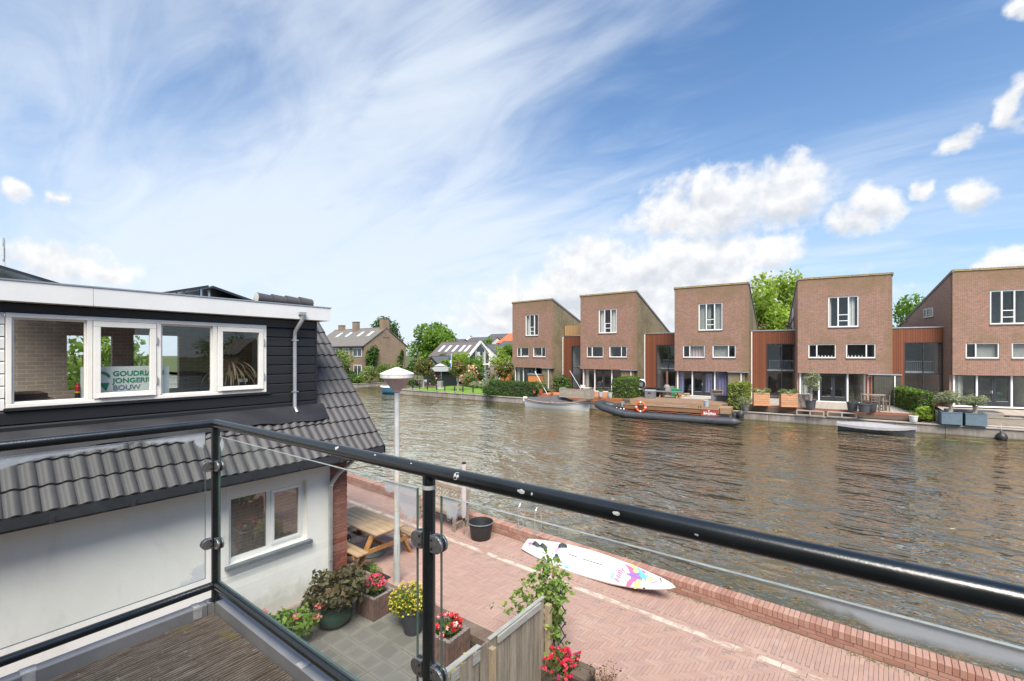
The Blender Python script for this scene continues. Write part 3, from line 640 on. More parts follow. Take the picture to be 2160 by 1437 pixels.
def canal_house(label, Lp, th, W_, ground='glass', cur=((0.04,.3),(.68,.97)), blinds=('',''), gapw=3.75, gcur=M_curtg, wing=True, curm=M_curtw):
    r_, D_ = Lp; loc = (.8*r_-.6*D_, .6*r_+.8*D_, .40); rz = R(36.87-th)
    h = thing('canal_house', label, 'house', loc, rz, 'brick houses in a row across the canal')
    zb, zt, dp, rc = 2.35, 10.2, 12.5, .42
    bw = (W_*.341, W_*.665, 6.13, 8.62); s1 = (W_*.122, W_*.426, 3.62, 4.76); s2 = (W_*.532, W_*.837, 3.62, 4.76)
    wall_holes(MB(), 0,W_,zb,zt,[bw,s1,s2],.30).build('front_wall', M_brick, h)
    zr = lambda y: zt-ROOFS*y
    for x0,x1,nm in ((-.003,.30,'left'),(W_-.30,W_+.003,'right')):
        MB().prism([(.302,zb+.01),(.302,zr(.302)),(dp,zr(dp)),(dp,-.3),(rc+.05,-.3),(rc+.05,zb+.01)], 'x', x0, x1).build('side_wall', M_brick2 if nm == 'right' else M_brick_bright, h)
    MB().box(.3,W_-.3,dp-.3,dp,-.3,zr(dp)-.05).build('back_wall', M_brick2, h)
    MB().prism([(-.04,zt+.01),(-.04,zt+.09),(dp+.15,zr(dp+.15)+.09),(dp+.15,zr(dp+.15)+.01)], 'x', -.05, W_+.05).build('roof', MT('slate_roof',(.09,.085,.085),.8,.2,5), h)
    e = MB(); n = int(W_/.21)
    for k in range(n): e.lathe([(.07,0),(.085,.05),(.06,.075),(.01,.085)], (W_*(k+.5)/n,.03,zt+.05), 8)
    e.box(-.06,W_+.06,-.06,.12,zt-.03,zt+.055).build('roof_edge', M_edge, h)
    for x in (-.065, W_-.03): MB().prism([(-.07,zt-.1),(-.07,zt+.10),(dp,zr(dp)+.12),(dp,zr(dp)-.06)], 'x', x, x+.10).build('verge', MT('zinc_verge',(.16,.155,.15),.5,.2,5), h)
    big_window(h, *bw, cur, curm); small_window(h, *s1, True, blinds[0]); small_window(h, *s2, False, blinds[1])
    # set back ground floor
    MB().box(.30,W_-.30,.302,1.4,zb-.03,zb+.06).build('soffit', M_dark, h)
    xs = [W_*.035, W_*.245, W_*.555, W_*.735]
    for x in xs[:3]+([xs[3]] if ground == 'bay' else []): MB().box(x-.055,x+.055,rc-.10,rc+.04,0,zb-.03).build('post', M_white, h)
    MB().box(0,xs[3],rc-.11,rc+.06,-.06,.05).build('sill_beam', M_white, h)
    for a,c in ((xs[0]+.055,xs[1]-.055),(xs[2]+.055,xs[3])):
        f = bars(MB(), a,c,.05,zb-.03,.05,rc-.05,rc+.02).build('window', M_dark, h); pane(f, a+.05,c-.05,.1,zb-.08,rc-.01)
        k = (c-a)
        if a < W_*.3: curtain(f, a+.05, a+k*.42, .08, zb-.06, rc+.12, gcur)
        elif gcur is M_curtp: curtain(f, a+.05, c-.05, .08, zb-.06, rc+.12, gcur)
    a,c = xs[1]+.055, xs[2]-.055; m_ = (a+c)/2
    for x0,x1,hx in ((a,m_-.004,m_-.09),(m_+.004,c,None)):
        d = MB(); d.box(x0,x1,rc-.06,rc,.06,.42).box(x0,x1,rc-.06,rc,zb-.22,zb-.04).box(x0,x0+.13,rc-.058,rc-.002,.42,zb-.22).box(x1-.13,x1,rc-.058,rc-.002,.42,zb-.22)
        dd = d.build('door', M_dark, h, bevel=.006); pane(dd, x0+.13,x1-.13,.42,zb-.22,rc-.03)
        MB().box(x0+.13,x1-.13,rc-.065,rc-.055,.415,.44).build('rail_strip', M_alu, dd)
        if hx: MB().box(hx-.02,hx+.02,rc-.075,rc-.06,1.0,1.22).box(hx-.14,hx+.015,rc-.12,rc-.10,1.10,1.125).box(hx-.012,hx+.012,rc-.12,rc-.07,1.10,1.125).build('handle', M_alu, dd)
        elif gcur is M_curtp: curtain(dd, x0+.15,x1-.12,.3,zb-.1,rc+.12,gcur)
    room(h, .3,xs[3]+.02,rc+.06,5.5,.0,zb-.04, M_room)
    # furniture glimpsed inside
    MB().box(W_*.3,W_*.62,2.6,3.4,.70,.74).box(W_*.33,W_*.35,2.7,2.75,.02,.70).box(W_*.57,W_*.59,3.2,3.25,.02,.70).build('dining_table', M_sill, h)
    for k in range(3):
        x = W_*(.12+.2*k)+.1; MB().box(x,x+.5,1.9,2.35,.44,.52).box(x,x+.5,2.31,2.35,.52,.95).box(x+.04,x+.07,1.95,1.98,.02,.44).box(x+.43,x+.46,2.3,2.33,.02,.44).build('chair', (M_curtw,M_sill,MT('green_seat',(.13,.22,.15),.8,.1,5))[k], h)
    # store beside the glazing
    if ground == 'bay':
        MB().box(xs[3]+.055,xs[3]+.42,-.1,rc,0,zb-.06).build('store_panel', MT('orange_door',(.36,.11,.045),.6,.15,4,grain=(6,6,.6)), h)
        MB().box(xs[3]+.42,W_+.42,-.50,1.2,-.3,zb-.055).build('store', M_dbrick, h)
        MB().box(xs[3]+.05,W_+.46,-.56,.28,zb-.05,zb+.02).build('store_roof', M_zinc, h)
        MB().tube([(W_+.02,-.56,-.05),(W_+.02,-.56,zb-.1)], .05, 8).build('store_downpipe', M_white, h)
        bars(MB(), xs[3]+.10,xs[3]+.38,.05,zb-.15,.04,-.13,-.1).build('door_frame', M_white, h)
    else:
        MB().box(xs[3],W_-.305,.12,1.2,-.3,zb-.06).build('store', M_brick2, h)
        MB().box(xs[3]-.02,W_+.05,-.10,.29,zb-.055,zb-.002).build('store_roof', M_zinc, h)
        MB().tube([(W_-.62,.06,.0),(W_-.62,.06,zb-.1)], .045, 8).build('store_downpipe', M_white, h)
    # timber clad link to the next house
    if wing:
        y0, zt2 = 2.1, 6.02; x0, x1 = W_+.004, W_+gapw; hx = x0+(x1-x0)*.33; hz = 4.86
        wall_holes(MB(), x0,x1,-.2,zt2,[(hx,x1-.12,.0,hz)],.25,y0).build('link_cladding', M_clad, h)
        MB().box(x0,x1,y0-.05,y0+7.5,zt2+.002,zt2+.09).build('link_roof', M_zinc, h)
        MB().box(x0,x1,y0+7.3,y0+7.5,-.2,zt2).build('link_back_wall', M_brick2, h)
        b = bars(MB(), hx,x1-.12,0,hz,.075,y0+.03,y0+.14,((hx+x1-.12)/2,),((hx,x1-.12,2.36),))
        g = b.build('link_glazing', M_dark, h)
        for u,v in ((hx+.075,(hx+x1-.12)/2-.04),((hx+x1-.12)/2+.04,x1-.19)):
            for s,e2 in ((.075,2.33),(2.40,hz-.075)): pane(g, u,v,s,e2,y0+.09)
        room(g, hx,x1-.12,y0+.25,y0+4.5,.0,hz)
        downpipe(h, W_+.06, y0-.06, -.1, zt2+.02, M_white)
        if not ground == 'x':
            f = MB(); [f.box(hx+.15+k*.12,hx+.17+k*.12,y0+1.6,y0+1.62,2.55,3.3) for k in range(int((x1-hx)/.12)-3)]; f.box(hx+.1,x1-.2,y0+1.58,y0+1.64,3.3,3.36).box(hx,x1-.12,y0+1.5,y0+4.4,2.38,2.52).build('inside_gallery', M_curtw, h)
    return h, loc, rz, W_
H1 = canal_house('brick canal house farthest left, lawn and ball tree beside it', (.05,55.6), 40, 5.94, blinds=('things','things'), cur=((.04,.14),))
H2 = canal_house('brick canal house behind the covered white sloop, with terracotta deck', (7.4,49.2), 37, 6.30, cur=((.04,.32),(.68,.97)))
H3 = canal_house('brick canal house with violet curtains behind the long workboat', (15.54,43.5), 32.5, 6.31, blinds=('curtain','blind'), gcur=M_curtp, cur=((.04,.32),(.36,.5),(.68,.97)), curm=M_curtg)
H4 = canal_house('brick canal house with bar table and olive tree on grey deck', (24.04,38.3), 27, 6.27, ground='bay', blinds=('things','things'), cur=((.04,.12),(.7,.9)))
H5 = canal_house('brick canal house farthest right, cut by the frame', (33.3,34.4), 22, 6.3, blinds=('blind','blind'), cur=(), wing=False)
def hw(H, x, y, z):
    h, loc, rz, W_ = H; c, s = math.cos(rz), math.sin(rz); return Vector((loc[0]+x*c-y*s, loc[1]+x*s+y*c, loc[2]+z))
# side window, vent and terrace door
h = H5[0]
sw = MB()
for a,c,e,f in ((3.0,4.6,7.0,7.07),(3.0,4.6,7.68,7.75),(3.0,3.07,7.07,7.68),(4.53,4.6,7.07,7.68),(3.98,4.05,7.07,7.68)): sw.box(-.05,.0-.006,a,c,e,f)
swo = sw.build('side_window', M_white, h); MB().add([(-.012,3.07,7.07),(-.012,4.53,7.07),(-.012,4.53,7.68),(-.012,3.07,7.68)],[(3,2,1,0)]).build('pane', MT('dark_pane',(.03,.04,.035),.05,.1,2), swo)
MB().box(-.06,-.004,2.97,4.63,6.93,6.995).build('sill', M_sill, swo)
MB().lathe([(.09,0),(.09,.12),(.13,.16),(.13,.2)], (0,0,0), 10).build('vent', M_grey, h, loc=(-.004,8.0,6.95), rot=(0,R(-90),0))
MB().box(-.05,-.006,3.3,4.2,6.12,8.1).build('terrace_door', M_white, H4[0])
# timber screen on the first link roof, deck chairs on the third
sc = thing('roof_terrace_screen', 'timber slat screen on the flat roof between the two leftmost canal houses', 'screen', hw(H1, 6.1, 2.3, 6.11), H1[2])
M_slat = MT('honey_timber', (.42,.25,.11), .7, .2, 5, grain=(6,6,.7), rnd=.12)
for k in range(22): MB().box(k*.15,k*.15+.135,0,.03,.05,1.15).build('slat', M_slat, sc)
for x in (-.05,1.1,2.2,3.3): MB().box(x,x+.06,.03,.09,0,1.22).build('post', M_dark, sc)
M_teak = MT('dark_teak', (.12,.065,.04), .7, .3, 6, grain=(3,3,3))
def deck_chair(label, p, rz, grp):
    t = thing('deck_chair', label, 'chair', p, rz, grp)
    for y in (-.27,.27):
        MB().obox((-.4,y,0),(.35,y,.62),.05,.04).build('leg', M_teak, t); MB().obox((.4,y,0),(-.1,y,.6),.05,.04).build('leg', M_teak, t); MB().box(-.1,.45,y-.04,y+.04,.6,.64).build('armrest', M_teak, t)
    for k in range(6): MB().obox((.4-k*.09,-.25,.38-k*.02),(.4-k*.09,.25,.38-k*.02),.07,.02).build('seat_slat', M_teak, t)
    for k in range(8): MB().obox((-.12-k*.05,-.25,.36+k*.11),(-.12-k*.05,.25,.36+k*.11),.02,.08).build('back_slat', M_teak, t)
    return t
deck_chair('dark wooden deck chair on the link roof, beside the house with violet curtains', hw(H3,7.1,3.5,6.11), H3[2]+R(10), 'deck chairs on the link roof')
deck_chair('dark wooden deck chair on the link roof, beside the house with the bar table', hw(H3,9.2,3.3,6.11), H3[2]+R(170), 'deck chairs on the link roof')

# ------------------------------------------------------------------ terraces and what stands on them
DZ = .38
def mk_deck(name, a, b_, gap=.14, axis=0):
    t = NT(name); v = t.co(); sp = t.n('ShaderNodeSeparateXYZ'); t.L.new(v, sp.inputs[0])
    u = t.m('MULTIPLY', sp.outputs[axis], 1/gap); w = t.m('FRACT', u); wn = t.n('ShaderNodeTexWhiteNoise', noise_dimensions='1D'); t.L.new(t.m('FLOOR', u), wn.inputs['W'])
    g = t.noise(v, 3, 5, .6); c = t.mix(wn.outputs['Value'], a, b_); c = t.mix(t.m('MULTIPLY', g, .4), c, cs(a, .6))
    gp_ = t.m('MULTIPLY', t.ramp(w, 0.0, .07), t.m('SUBTRACT', 1.0, t.ramp(w, .93, 1.0)))
    return t.done(t.pr(c, .75, 0.0, .3, gp_, .01, .8))
M_dredd = mk_deck('terracotta_deck', (.40,.17,.085), (.50,.23,.12)); M_dbrown = mk_deck('brown_deck', (.24,.155,.105), (.31,.20,.14)); M_dgrey = mk_deck('grey_deck', (.36,.32,.27), (.42,.375,.32)); M_dwood = mk_deck('old_plank_deck', (.40,.335,.27), (.50,.43,.36), .16)
M_fasc = MT('orange_fascia', (.36,.13,.055), .65, .25, 3, grain=(.5,5,5)); M_fascd = MT('dark_fascia', (.14,.095,.07), .8, .3, 3, grain=(.5,5,5)); M_fascr = MT('red_fascia', (.28,.105,.065), .7, .2, 3, grain=(.5,5,5))
def deck(label, pts, z, mat, edges, zb=-.12):
    t = thing('terrace', label, 'terrace'); n = len(pts)
    MB().add([(x,y,z) for x,y in pts], [tuple(range(n))]).build('boards', mat, t)
    for i,(z1,z2,m_) in edges:
        for zz1,zz2,mm,off in ((z1,z2,m_,0),):
            p = Vector((*pts[i],0)); q = Vector((*pts[(i+1)%n],0)); MB().obox(p+Vector((0,0,(zz1+zz2)/2)), q+Vector((0,0,(zz1+zz2)/2)), .06, zz2-zz1).build('edge_board', mm, t)
    return t
deck('orange brown timber terrace in front of the house with the roof screen', [(-25.2,37.95),(-16.35,38.12),(-16.35,45.6),(-25.2,45.6)], DZ, M_dredd, ((0,(.18,DZ-.005,M_fasc)),(0,(-.06,.17,M_fasc)),(3,(-.1,DZ-.005,M_fascd))))
deck('brown timber terrace with odds and ends in front of the violet curtains', [(-16.3,38.0),(-8.3,38.3),(-8.0,39.3),(-8.0,46.2),(-16.3,45.6)], DZ, M_dbrown, ((0,(.24,DZ-.005,M_fascd)),(0,(-.06,.2,M_fascd)),(1,(-.1,DZ-.005,M_fascd))))
tp = MB(); 
for i in range(8):
    for j in range(3): tp.box(-14.6+i*.75,-13.87+i*.75,41.6+j*.75,42.33+j*.75,DZ+.002,DZ+.022)
tag(tp.build('grey_paving', MT('pale_paving',(.38,.36,.32),.9,.25,1.5)), 'patch of pale paving slabs on the brown terrace before the violet curtains', 'paving')
deck('grey timber terrace with a red edge board and the bar table', [(-7.6,39.75),(3.5,39.98),(2.4,48.0),(-7.6,48)], DZ, M_dgrey, ((0,(.20,DZ-.005,M_fascr)),(0,(-.1,.19,M_fascd)),(1,(-.1,DZ-.005,M_fascd))))
deck('low pale plank terrace under the olive trees in blue grey planters', [(3.55,39.75),(22,40.1),(22,44.0),(3.55,43.6)], -.10, M_dwood, ())
for k in range(2): deck('pale plank step leading up to the farthest right house, %s one' % ('lower','upper')[k], [(8.2,43.0+k*.5),(22,43.6+k*.5),(22,52),(5.2,50.5),(5.2,43.0+k*.5)], .08+k*.17, M_dwood, ((0,(-.1+k*.18,.07+k*.17,M_fascd)),))
def D2(px, py, z=DZ): return P(px, py, z=z)
M_terra = MT('terracotta', (.48,.13,.06), .75, .15, 8); M_potw = MT('pale_pot', (.55,.54,.52), .7, .1, 6); M_potd = MT('dark_pot', (.055,.06,.068), .6, .15, 6); M_soil = MT('soil', (.05,.038,.028), .95, .4, 25)
def pot(label, p, r, hgt, mat, plant=None, pm=None, n=200, size=.06, group=None, pr=None, cat='pot plant', twigs=0):
    t = thing('potted_plant' if plant else 'flower_pot', label, cat, p, 0, group)
    MB().lathe([(r*.72,0),(r*.78,.02),(r*.97,hgt*.86),(r*1.06,hgt*.87),(r*1.06,hgt),(r*.95,hgt),(r*.93,hgt*.9)], n=16).build('pot', mat, t, smooth=True)
    MB().lathe([(r*.9,hgt*.86),(r*.92,hgt*.9),(.01,hgt*.92)], n=12).build('soil', M_soil, t)
    if plant:
        pr = pr or (r*1.1, r*1.1, r*.9); q, d, tn = blob_pts([(0,0,hgt+pr[2]*.75,*pr)], n, .1); link_mesh('foliage', leaf_mesh('foliage', q, d, size, tone=tn), pm, t)
        tw = MB(); [tw.tube([(0,0,hgt*.85),(random.uniform(-.6,.6)*pr[0],random.uniform(-.6,.6)*pr[1],hgt+pr[2]*random.uniform(.8,1.5))],[.008,.003],4) for _ in range(twigs or 4)]; tw.build('stems', M_bark, t)
    return t
pot('small terracotta pot with a round plant, left of the tall terracotta pot', D2(1127,830), .15, .27, M_terra, 1, L_hedge2, 120, .08)
pot('tall terracotta pot with a pale spiky plant beside the dark hedge', D2(1141,831), .24, .45, M_terra, 1, L_willow, 260, .16, pr=(.55,.55,.5))
pot('small terracotta pot with a grey green ball, by the wooden screen bench', D2(1164.5,832.5), .15, .28, M_terra, 1, L_olive, 120, .07)
pot('white pot with a clipped green ball, left one before the glass doors', D2(1267,838.5), .23, .50, M_potw, 1, L_hedge, 160, .09, pr=(.22,.22,.2))
pot('white pot with a clipped green ball, right one beside the box hedge', D2(1286.5,839.5), .23, .50, M_potw, 1, L_hedge, 130, .09, pr=(.18,.18,.16))
M_oldw = MT('weathered_timber', (.30,.26,.21), .85, .3, 4, grain=(.6,5,5), bump=.4, rnd=.12)
bs = thing('wooden_bench_box', 'weathered timber bench box on the orange brown terrace behind the sloop', 'bench', D2(1180,838), 0)
for k in range(5): MB().box(.1,3.05,0,.05,.02+k*.165,.17+k*.165).build('plank', M_oldw, bs)
for x in (0,2.55): MB().box(x,x+.12,-.02,.9,0,.87).build('end_panel', M_oldw, bs)
MB().box(.1,3.05,.05,.6,.42,.47).build('seat', M_oldw, bs); MB().box(3.0,3.1,-.01,.9,0,.80).build('end_panel', M_oldw, bs)
def garden_chair(label, p, rz, mat, grp=None):
    t = thing('garden_chair', label, 'chair', p, rz, grp)
    MB().box(-.22,.22,-.22,.22,.43,.47).build('seat', mat, t, bevel=.01)
    MB().obox((-.22,.22,.47),(-.22,.32,.92),.03,.03).obox((.22,.22,.47),(.22,.32,.92),.03,.03).box(-.2,.2,.29,.32,.62,.9).build('backrest', mat, t)
    for x in (-.2,.2):
        for y in (-.2,.2): MB().box(x-.018,x+.018,y-.018,y+.018,0,.43).build('leg', mat, t)
    return t
garden_chair('white garden chair right of the timber bench box', D2(1246,838), R(-70), M_potw); garden_chair('white garden chair behind the timber bench box', D2(1228,832), R(15), M_potw)
tb = thing('garden_table', 'white garden table behind the timber bench box', 'table', D2(1236,834), 0)
MB().box(-.5,.5,-.35,.35,.70,.74).build('table_top', M_potw, tb); [MB().box(x-.03,x+.03,y-.03,y+.03,0,.7).build('leg', M_potw, tb) for x in (-.44,.44) for y in (-.3,.3)]
hedge('dark_hedge', 'long dark green hedge on the quay left of the white sloop', -32.2,-25.3,38.35,39.9,GZ,1.42, L_hedge2, 5200, .15)
tree('round_shrub', 'broad dark green shrub between the hedge and the timber bench box', (-24.4,41.0,.2), 2.4, (0,0,1.0), (1.15,1.0,1.0), L_hedge2, 1700, .2, 12, .05, 5, .45, cat='shrub')
hedge('box_hedge', 'boxy bright green hedge beside the white pots', -17.65,-15.75,38.35,41.8,DZ,2.2, L_hedge, 4200, .13)
hedge('box_hedge', 'narrow yellow green hedge beside the steel swim ladder', -8.1,-6.75,39.55,42.2,.0,2.0, LEAF('lime_leaf',(.10,.16,.015),(.30,.36,.05),(.42,.45,.10),.2), 3200, .13)
hedge('box_hedge', 'long sloping green hedge between the bar table and the olive trees', 0,.95,0,6.3,0,1.95, L_hedge, 6500, .12, loc=(3.35,40.25,-.1), rz=R(9.9))
ob = thing('garden_shed', 'small orange timber shed with a grey lid in front of the leftmost canal house', 'shed', P(1114,800,Y=43.0)*1+Vector((0,0,0)), R(8))
ob.location.z = .38
MB().box(0,1.5,0,.9,0,1.55).build('body', MT('orange_timber',(.50,.19,.06),.6,.15,4,grain=(6,6,.6)), ob); MB().prism([(-.06,1.56),(1.56,1.56),(1.56,1.63),(-.06,1.75)], 'y', -.06,.96).build('lid', M_grey, ob)
# terrace of the third house
def crate(name, label, p, w, d, h_, mat, lid=None, rz=0, cat='box'):
    t = thing(name, label, cat, p, rz); MB().box(-w/2,w/2,-d/2,d/2,0,h_*.82).build('body', mat, t, bevel=.02); MB().box(-w/2-.02,w/2+.02,-d/2-.02,d/2+.02,h_*.823,h_).build('lid', lid or mat, t, bevel=.02)
    MB().box(-w*.15,w*.15,-d/2-.04,-d/2-.021,h_*.6,h_*.7).build('latch', M_black, t); return t
rl = thing('round_heater', 'black drum with a pale rim on a black stand beside the box hedge', 'drum', D2(1352,837), R(12))
MB().box(-.55,-.3,-.3,.3,0,.85).box(.3,.55,-.3,.3,0,.85).box(-.35,.35,-.1,.1,.1,.5).build('stand', M_black, rl, bevel=.03)
MB().lathe([(.40,-.14),(.44,-.10),(.44,.10),(.40,.14)], n=24).build('drum', M_black, rl, loc=(0,-.1,1.15), rot=(R(90),0,0), smooth=True); MB().tube([(.45*math.cos(a),-.2,1.15+.45*math.sin(a)) for a in [i*math.pi/12 for i in range(24)]], .05, 6, True).build('rim', M_alu, rl, smooth=True)
MB().box(-.2,.2,-.28,-.245,.98,1.34).build('cover_plate', M_grey, rl)
crate('cool_box', 'grey cool box in front of the black storage chest', D2(1372,840), .85, .55, .75, M_grey, MT('pale_lid',(.38,.38,.39),.5,.1,5))
crate('storage_chest', 'black storage chest behind the grey cool box', D2(1381,835.5), 1.7, .9, .8, M_black)
tbl = thing('low_table', 'low dark table with wooden trestle legs on the brown terrace', 'table', D2(1411,839), R(6))
MB().box(-1.15,1.15,-.45,.45,.52,.58).build('table_top', M_grey, tbl)
for x in (-.75,.75): MB().obox((x,-.35,0),(x,.1,.52),.09,.09).obox((x,.35,0),(x,-.1,.52),.09,.09).build('trestle', M_slat, tbl)
MB().box(-.75,.75,-.04,.04,.2,.28).build('stretcher', M_slat, tbl)
bp = thing('backpack', 'pale grey backpack leaning on the glass beside the rusty stove', 'bag', D2(1418,832)+Vector((0,.3,.0)), 0)
MB().lathe([(.28,0),(.34,.1),(.34,.55),(.27,.75),(.1,.82)], sx=1, sy=.6, n=14).build('body', MT('grey_canvas',(.42,.43,.40),.9,.15,8), bp, smooth=True); MB().lathe([(.16,.12),(.2,.15),(.2,.4),(.14,.46)], (0,-.2,0), 10, 1,.5).build('pocket', MT('grey_canvas',(1,1,1)), bp, smooth=True)
st = thing('garden_stove', 'rusty garden stove with a tall thin chimney before the glass', 'stove', D2(1405.5,833)+Vector((0,.2,0)), 0); M_rust = MT('rust',(.20,.085,.05),.8,.3,8)
MB().lathe([(.16,0),(.2,.25),(.34,.3),(.34,.75),(.2,.95),(.10,1.0)], n=14).build('firebowl', MT('dusty_iron',(.22,.2,.19),.8,.3,8), st, smooth=True); MB().tube([(0,0,.98),(0,0,2.3)], .10, 10).build('chimney', M_rust, st)
crate('plastic_crate', 'green plastic crate behind the low dark table', D2(1426,837), .7, .5, .75, MT('green_plastic',(.02,.26,.10),.5,.1,5))
crate('cardboard_box', 'brown cardboard box on the paving by the doors', D2(1449,837.5), .42, .38, .34, MT('cardboard',(.45,.30,.17),.9,.1,5)); crate('cardboard_box', 'orange brown carton right of the green crate', D2(1432,838), .5, .4, .3, MT('orange_card',(.5,.25,.10),.9,.1,5))
pot('blue bowl on the ground behind the low table', D2(1398.5,828.5)+Vector((0,0,.1)), .2, .25, MT('blue_plastic',(.03,.10,.32),.5,.1,5), cat='bowl')
crate('grey_crate', 'grey crate topped with a woven bowl right of the doors', D2(1511,845), .75, .55, .65, M_grey); pot('round woven bowl lying on the grey crate', D2(1513,845)+Vector((0,0,.66)), .42, .22, MT('wicker',(.35,.23,.14),.8,.2,12), cat='bowl'); crate('black_crate', 'black crate with a lid beside the grey crate', D2(1524.5,846.5), .85, .5, .5, M_black)
sp_ = thing('pressure_washer', 'black upright pressure washer beside the yellow green hedge', 'machine', D2(1541,847), 0)
MB().box(-.28,.28,-.2,.2,.1,.5).build('base', M_black, sp_, bevel=.04); MB().box(-.2,.2,-.15,.12,.5,1.1).build('body', M_black, sp_, bevel=.05); MB().box(-.10,.10,-.17,-.152,.55,.95).build('label_plate', M_white, sp_); MB().tube([(-.15,.1,1.05),(-.15,.18,1.35),(.15,.18,1.35),(.15,.1,1.05)], .025, 6).build('handle', M_black, sp_); MB().lathe([(.06,0),(.07,.05),(.05,.25),(.02,.3)], (.02,0,1.08), 8).build('bottle', MATS['blue_plastic'], sp_); [MB().tube([(x-.05,0,.1),(x+.05,0,.1)], .1, 10).build('wheel', M_black, sp_) for x in (-.3,.3)]
bk = thing('bucket', 'pale grey bucket at the edge of the brown terrace', 'bucket', D2(1490,858), 0); MB().lathe([(.16,0),(.165,.02),(.205,.42),(.22,.43),(.22,.45),(.2,.45),(.19,.41)], n=18).build('body', MT('pale_grey_plastic',(.40,.42,.44),.5,.08,5), bk, smooth=True); MB().lathe([(.175,.3),(.18,.31),(.01,.32)], n=12).build('contents', M_soil, bk)
# terrace of the fourth house
M_cedar = MT('cedar', (.52,.26,.135), .7, .2, 4, grain=(.6,4,5), rnd=.1)
def planter_box(label, px0, px1, pyb, hh):
    a = D2(px0, pyb-1); b_ = D2(px1, pyb); w = (b_-a).length; t = thing('timber_planter', label, 'planter', a, math.atan2(b_.y-a.y,b_.x-a.x), 'cedar planters at the edge of the grey terrace')
    for k in range(6): MB().box(0,w,0,.03,.02+k*hh/6,(k+1)*hh/6+.006).build('board', M_cedar, t)
    MB().box(0,.03,.03,.55,.02,hh).build('end_board', M_cedar, t); MB().box(w-.03,w,.03,.55,.02,hh).build('end_board', M_cedar, t); MB().box(0,w,.55,.58,.02,hh).build('back_board', M_cedar, t); MB().box(.03,w-.03,.03,.55,.02,hh-.08).build('soil', M_soil, t)
    q,d,tn = blob_pts([(w*.2,.3,hh+.12,.32,.25,.22),(w*.5,.2,hh+.08,.35,.25,.16),(w*.85,.3,hh+.12,.32,.25,.24)], 420, .1); link_mesh('foliage', leaf_mesh('foliage', q, d, .2, .2, tone=tn), L_willow, t)
    q,d,tn = blob_pts([(w*.48,.12,hh+.06,.36,.2,.16)], 120, .1); link_mesh('pale_leaves', leaf_mesh('pale_leaves', q, d, .15, .6, tone=tn), LEAF('cream_leaf',(.35,.40,.20),(.62,.62,.42)), t)
planter_box('cedar planter nearest the swim ladder, grasses on top', 1590, 1624, 857, 1.0); planter_box('cedar planter beside the taupe furniture cover', 1648, 1683, 860, 1.0)
cv = thing('furniture_cover', 'taupe fabric cover over furniture beside the cedar planter', 'cover', D2(1693,858), R(8))
MB().grid(lambda u,v: ((u-.5)*(1.15-.18*max(0,v-.8)*5*.5)+.03*math.sin(v*14+u*9), -.35+.03*math.sin(u*23+v*4), .95*v), 22, 10).grid(lambda u,v: ((u-.5)*1.05, -.35+.8*v+.0*u, .95+.04*math.sin(u*9)*math.sin(v*7)), 14, 8).grid(lambda u,v: (.57+.02*math.sin(v*13+u*6), -.35+.8*u, .95*v), 12, 8).grid(lambda u,v: (-.57, -.35+.8*u, .95*v), 4, 4).build('fabric', MT('taupe_fabric',(.36,.30,.25),.9,.15,6), cv, smooth=True)
def olive(label, p, ph, hgt, cr, kind, seed, grp=None):
    t = thing('olive_tree', label, 'tree', p, .05, grp); rs = random.Random(seed)
    if kind == 'round': MB().lathe([(.24,0),(.27,.02),(.33,ph),(.36,ph),(.36,ph+.05),(.32,ph+.05),(.31,ph-.05)], n=18).build('pot', M_potd, t, smooth=True); MB().lathe([(.31,ph-.06),(.31,ph-.03),(.01,ph-.02)], n=12).build('soil', M_soil, t)
    else:
        b = MB(); w = .48
        b.prism([(-w,-w),(w,-w),(w,w),(-w,w)], 'z', 0, ph-.06).build('pot', M_bluepot, t, bevel=.015); bars2 = MB().box(-w-.012,w+.012,-w-.012,-w+.05,ph-.058,ph).box(-w-.012,w+.012,w-.05,w+.012,ph-.058,ph).box(-w-.012,-w+.05,-w+.05,w-.05,ph-.058,ph).box(w-.05,w+.012,-w+.05,w-.05,ph-.058,ph).build('rim', M_bluepot, t); MB().box(-w+.05,w-.05,-w+.05,w-.05,ph-.057,ph-.03).build('soil', M_soil, t)
    b = MB(); zb = ph-.05; k = hgt-cr[2]; th = .10 if kind != 'round' else .05
    b.tube([(0,0,zb),(.05,0,zb+(k-zb)*.35),(-.03,.03,zb+(k-zb)*.7)], [th*1.4,th,th*.85], 8)
    for i in range(6):
        a = i*1.05+rs.uniform(-.3,.3); b.tube([(-.03,.03,zb+(k-zb)*.65),(cr[0]*.35*math.cos(a),cr[1]*.35*math.sin(a),k-cr[2]*.45),(cr[0]*.75*math.cos(a),cr[1]*.75*math.sin(a),k+cr[2]*.2)], [th*.65,th*.4,th*.12], 6)
    b.build('trunk', MT('olive_bark',(.42,.35,.27),.9,.25,9,bump=.5), t, smooth=True)
    q,d,tn = blob_pts(sub_blobs((0,0,k),cr,16,.42,seed), 1500, .15); link_mesh('crown', leaf_mesh('crown', q, d, .13, .32, tone=tn), L_olive, t); return t
M_bluepot = MT('blue_grey_planter', (.125,.175,.215), .6, .12, 5)
olive('slender olive tree in a dark round pot before the glass doors', D2(1710,862), .55, 2.75, (.62,.62,.75), 'round', 3)
olive('olive tree in a blue grey planter, left of the pair', P(2004,894,z=-.08), .78, 2.1, (.95,.85,.46), 'square', 4, 'olive trees in blue grey planters')
olive('olive tree in a blue grey planter, right of the pair', P(2055,897,z=-.08), .78, 2.05, (.82,.8,.46), 'square', 9, 'olive trees in blue grey planters')
pot('grey pot with a small olive bush behind the swim ladder', P(1572,868,z=-.0), .26, .45, M_grey, 1, L_olive, 300, .13, pr=(.5,.5,.45))
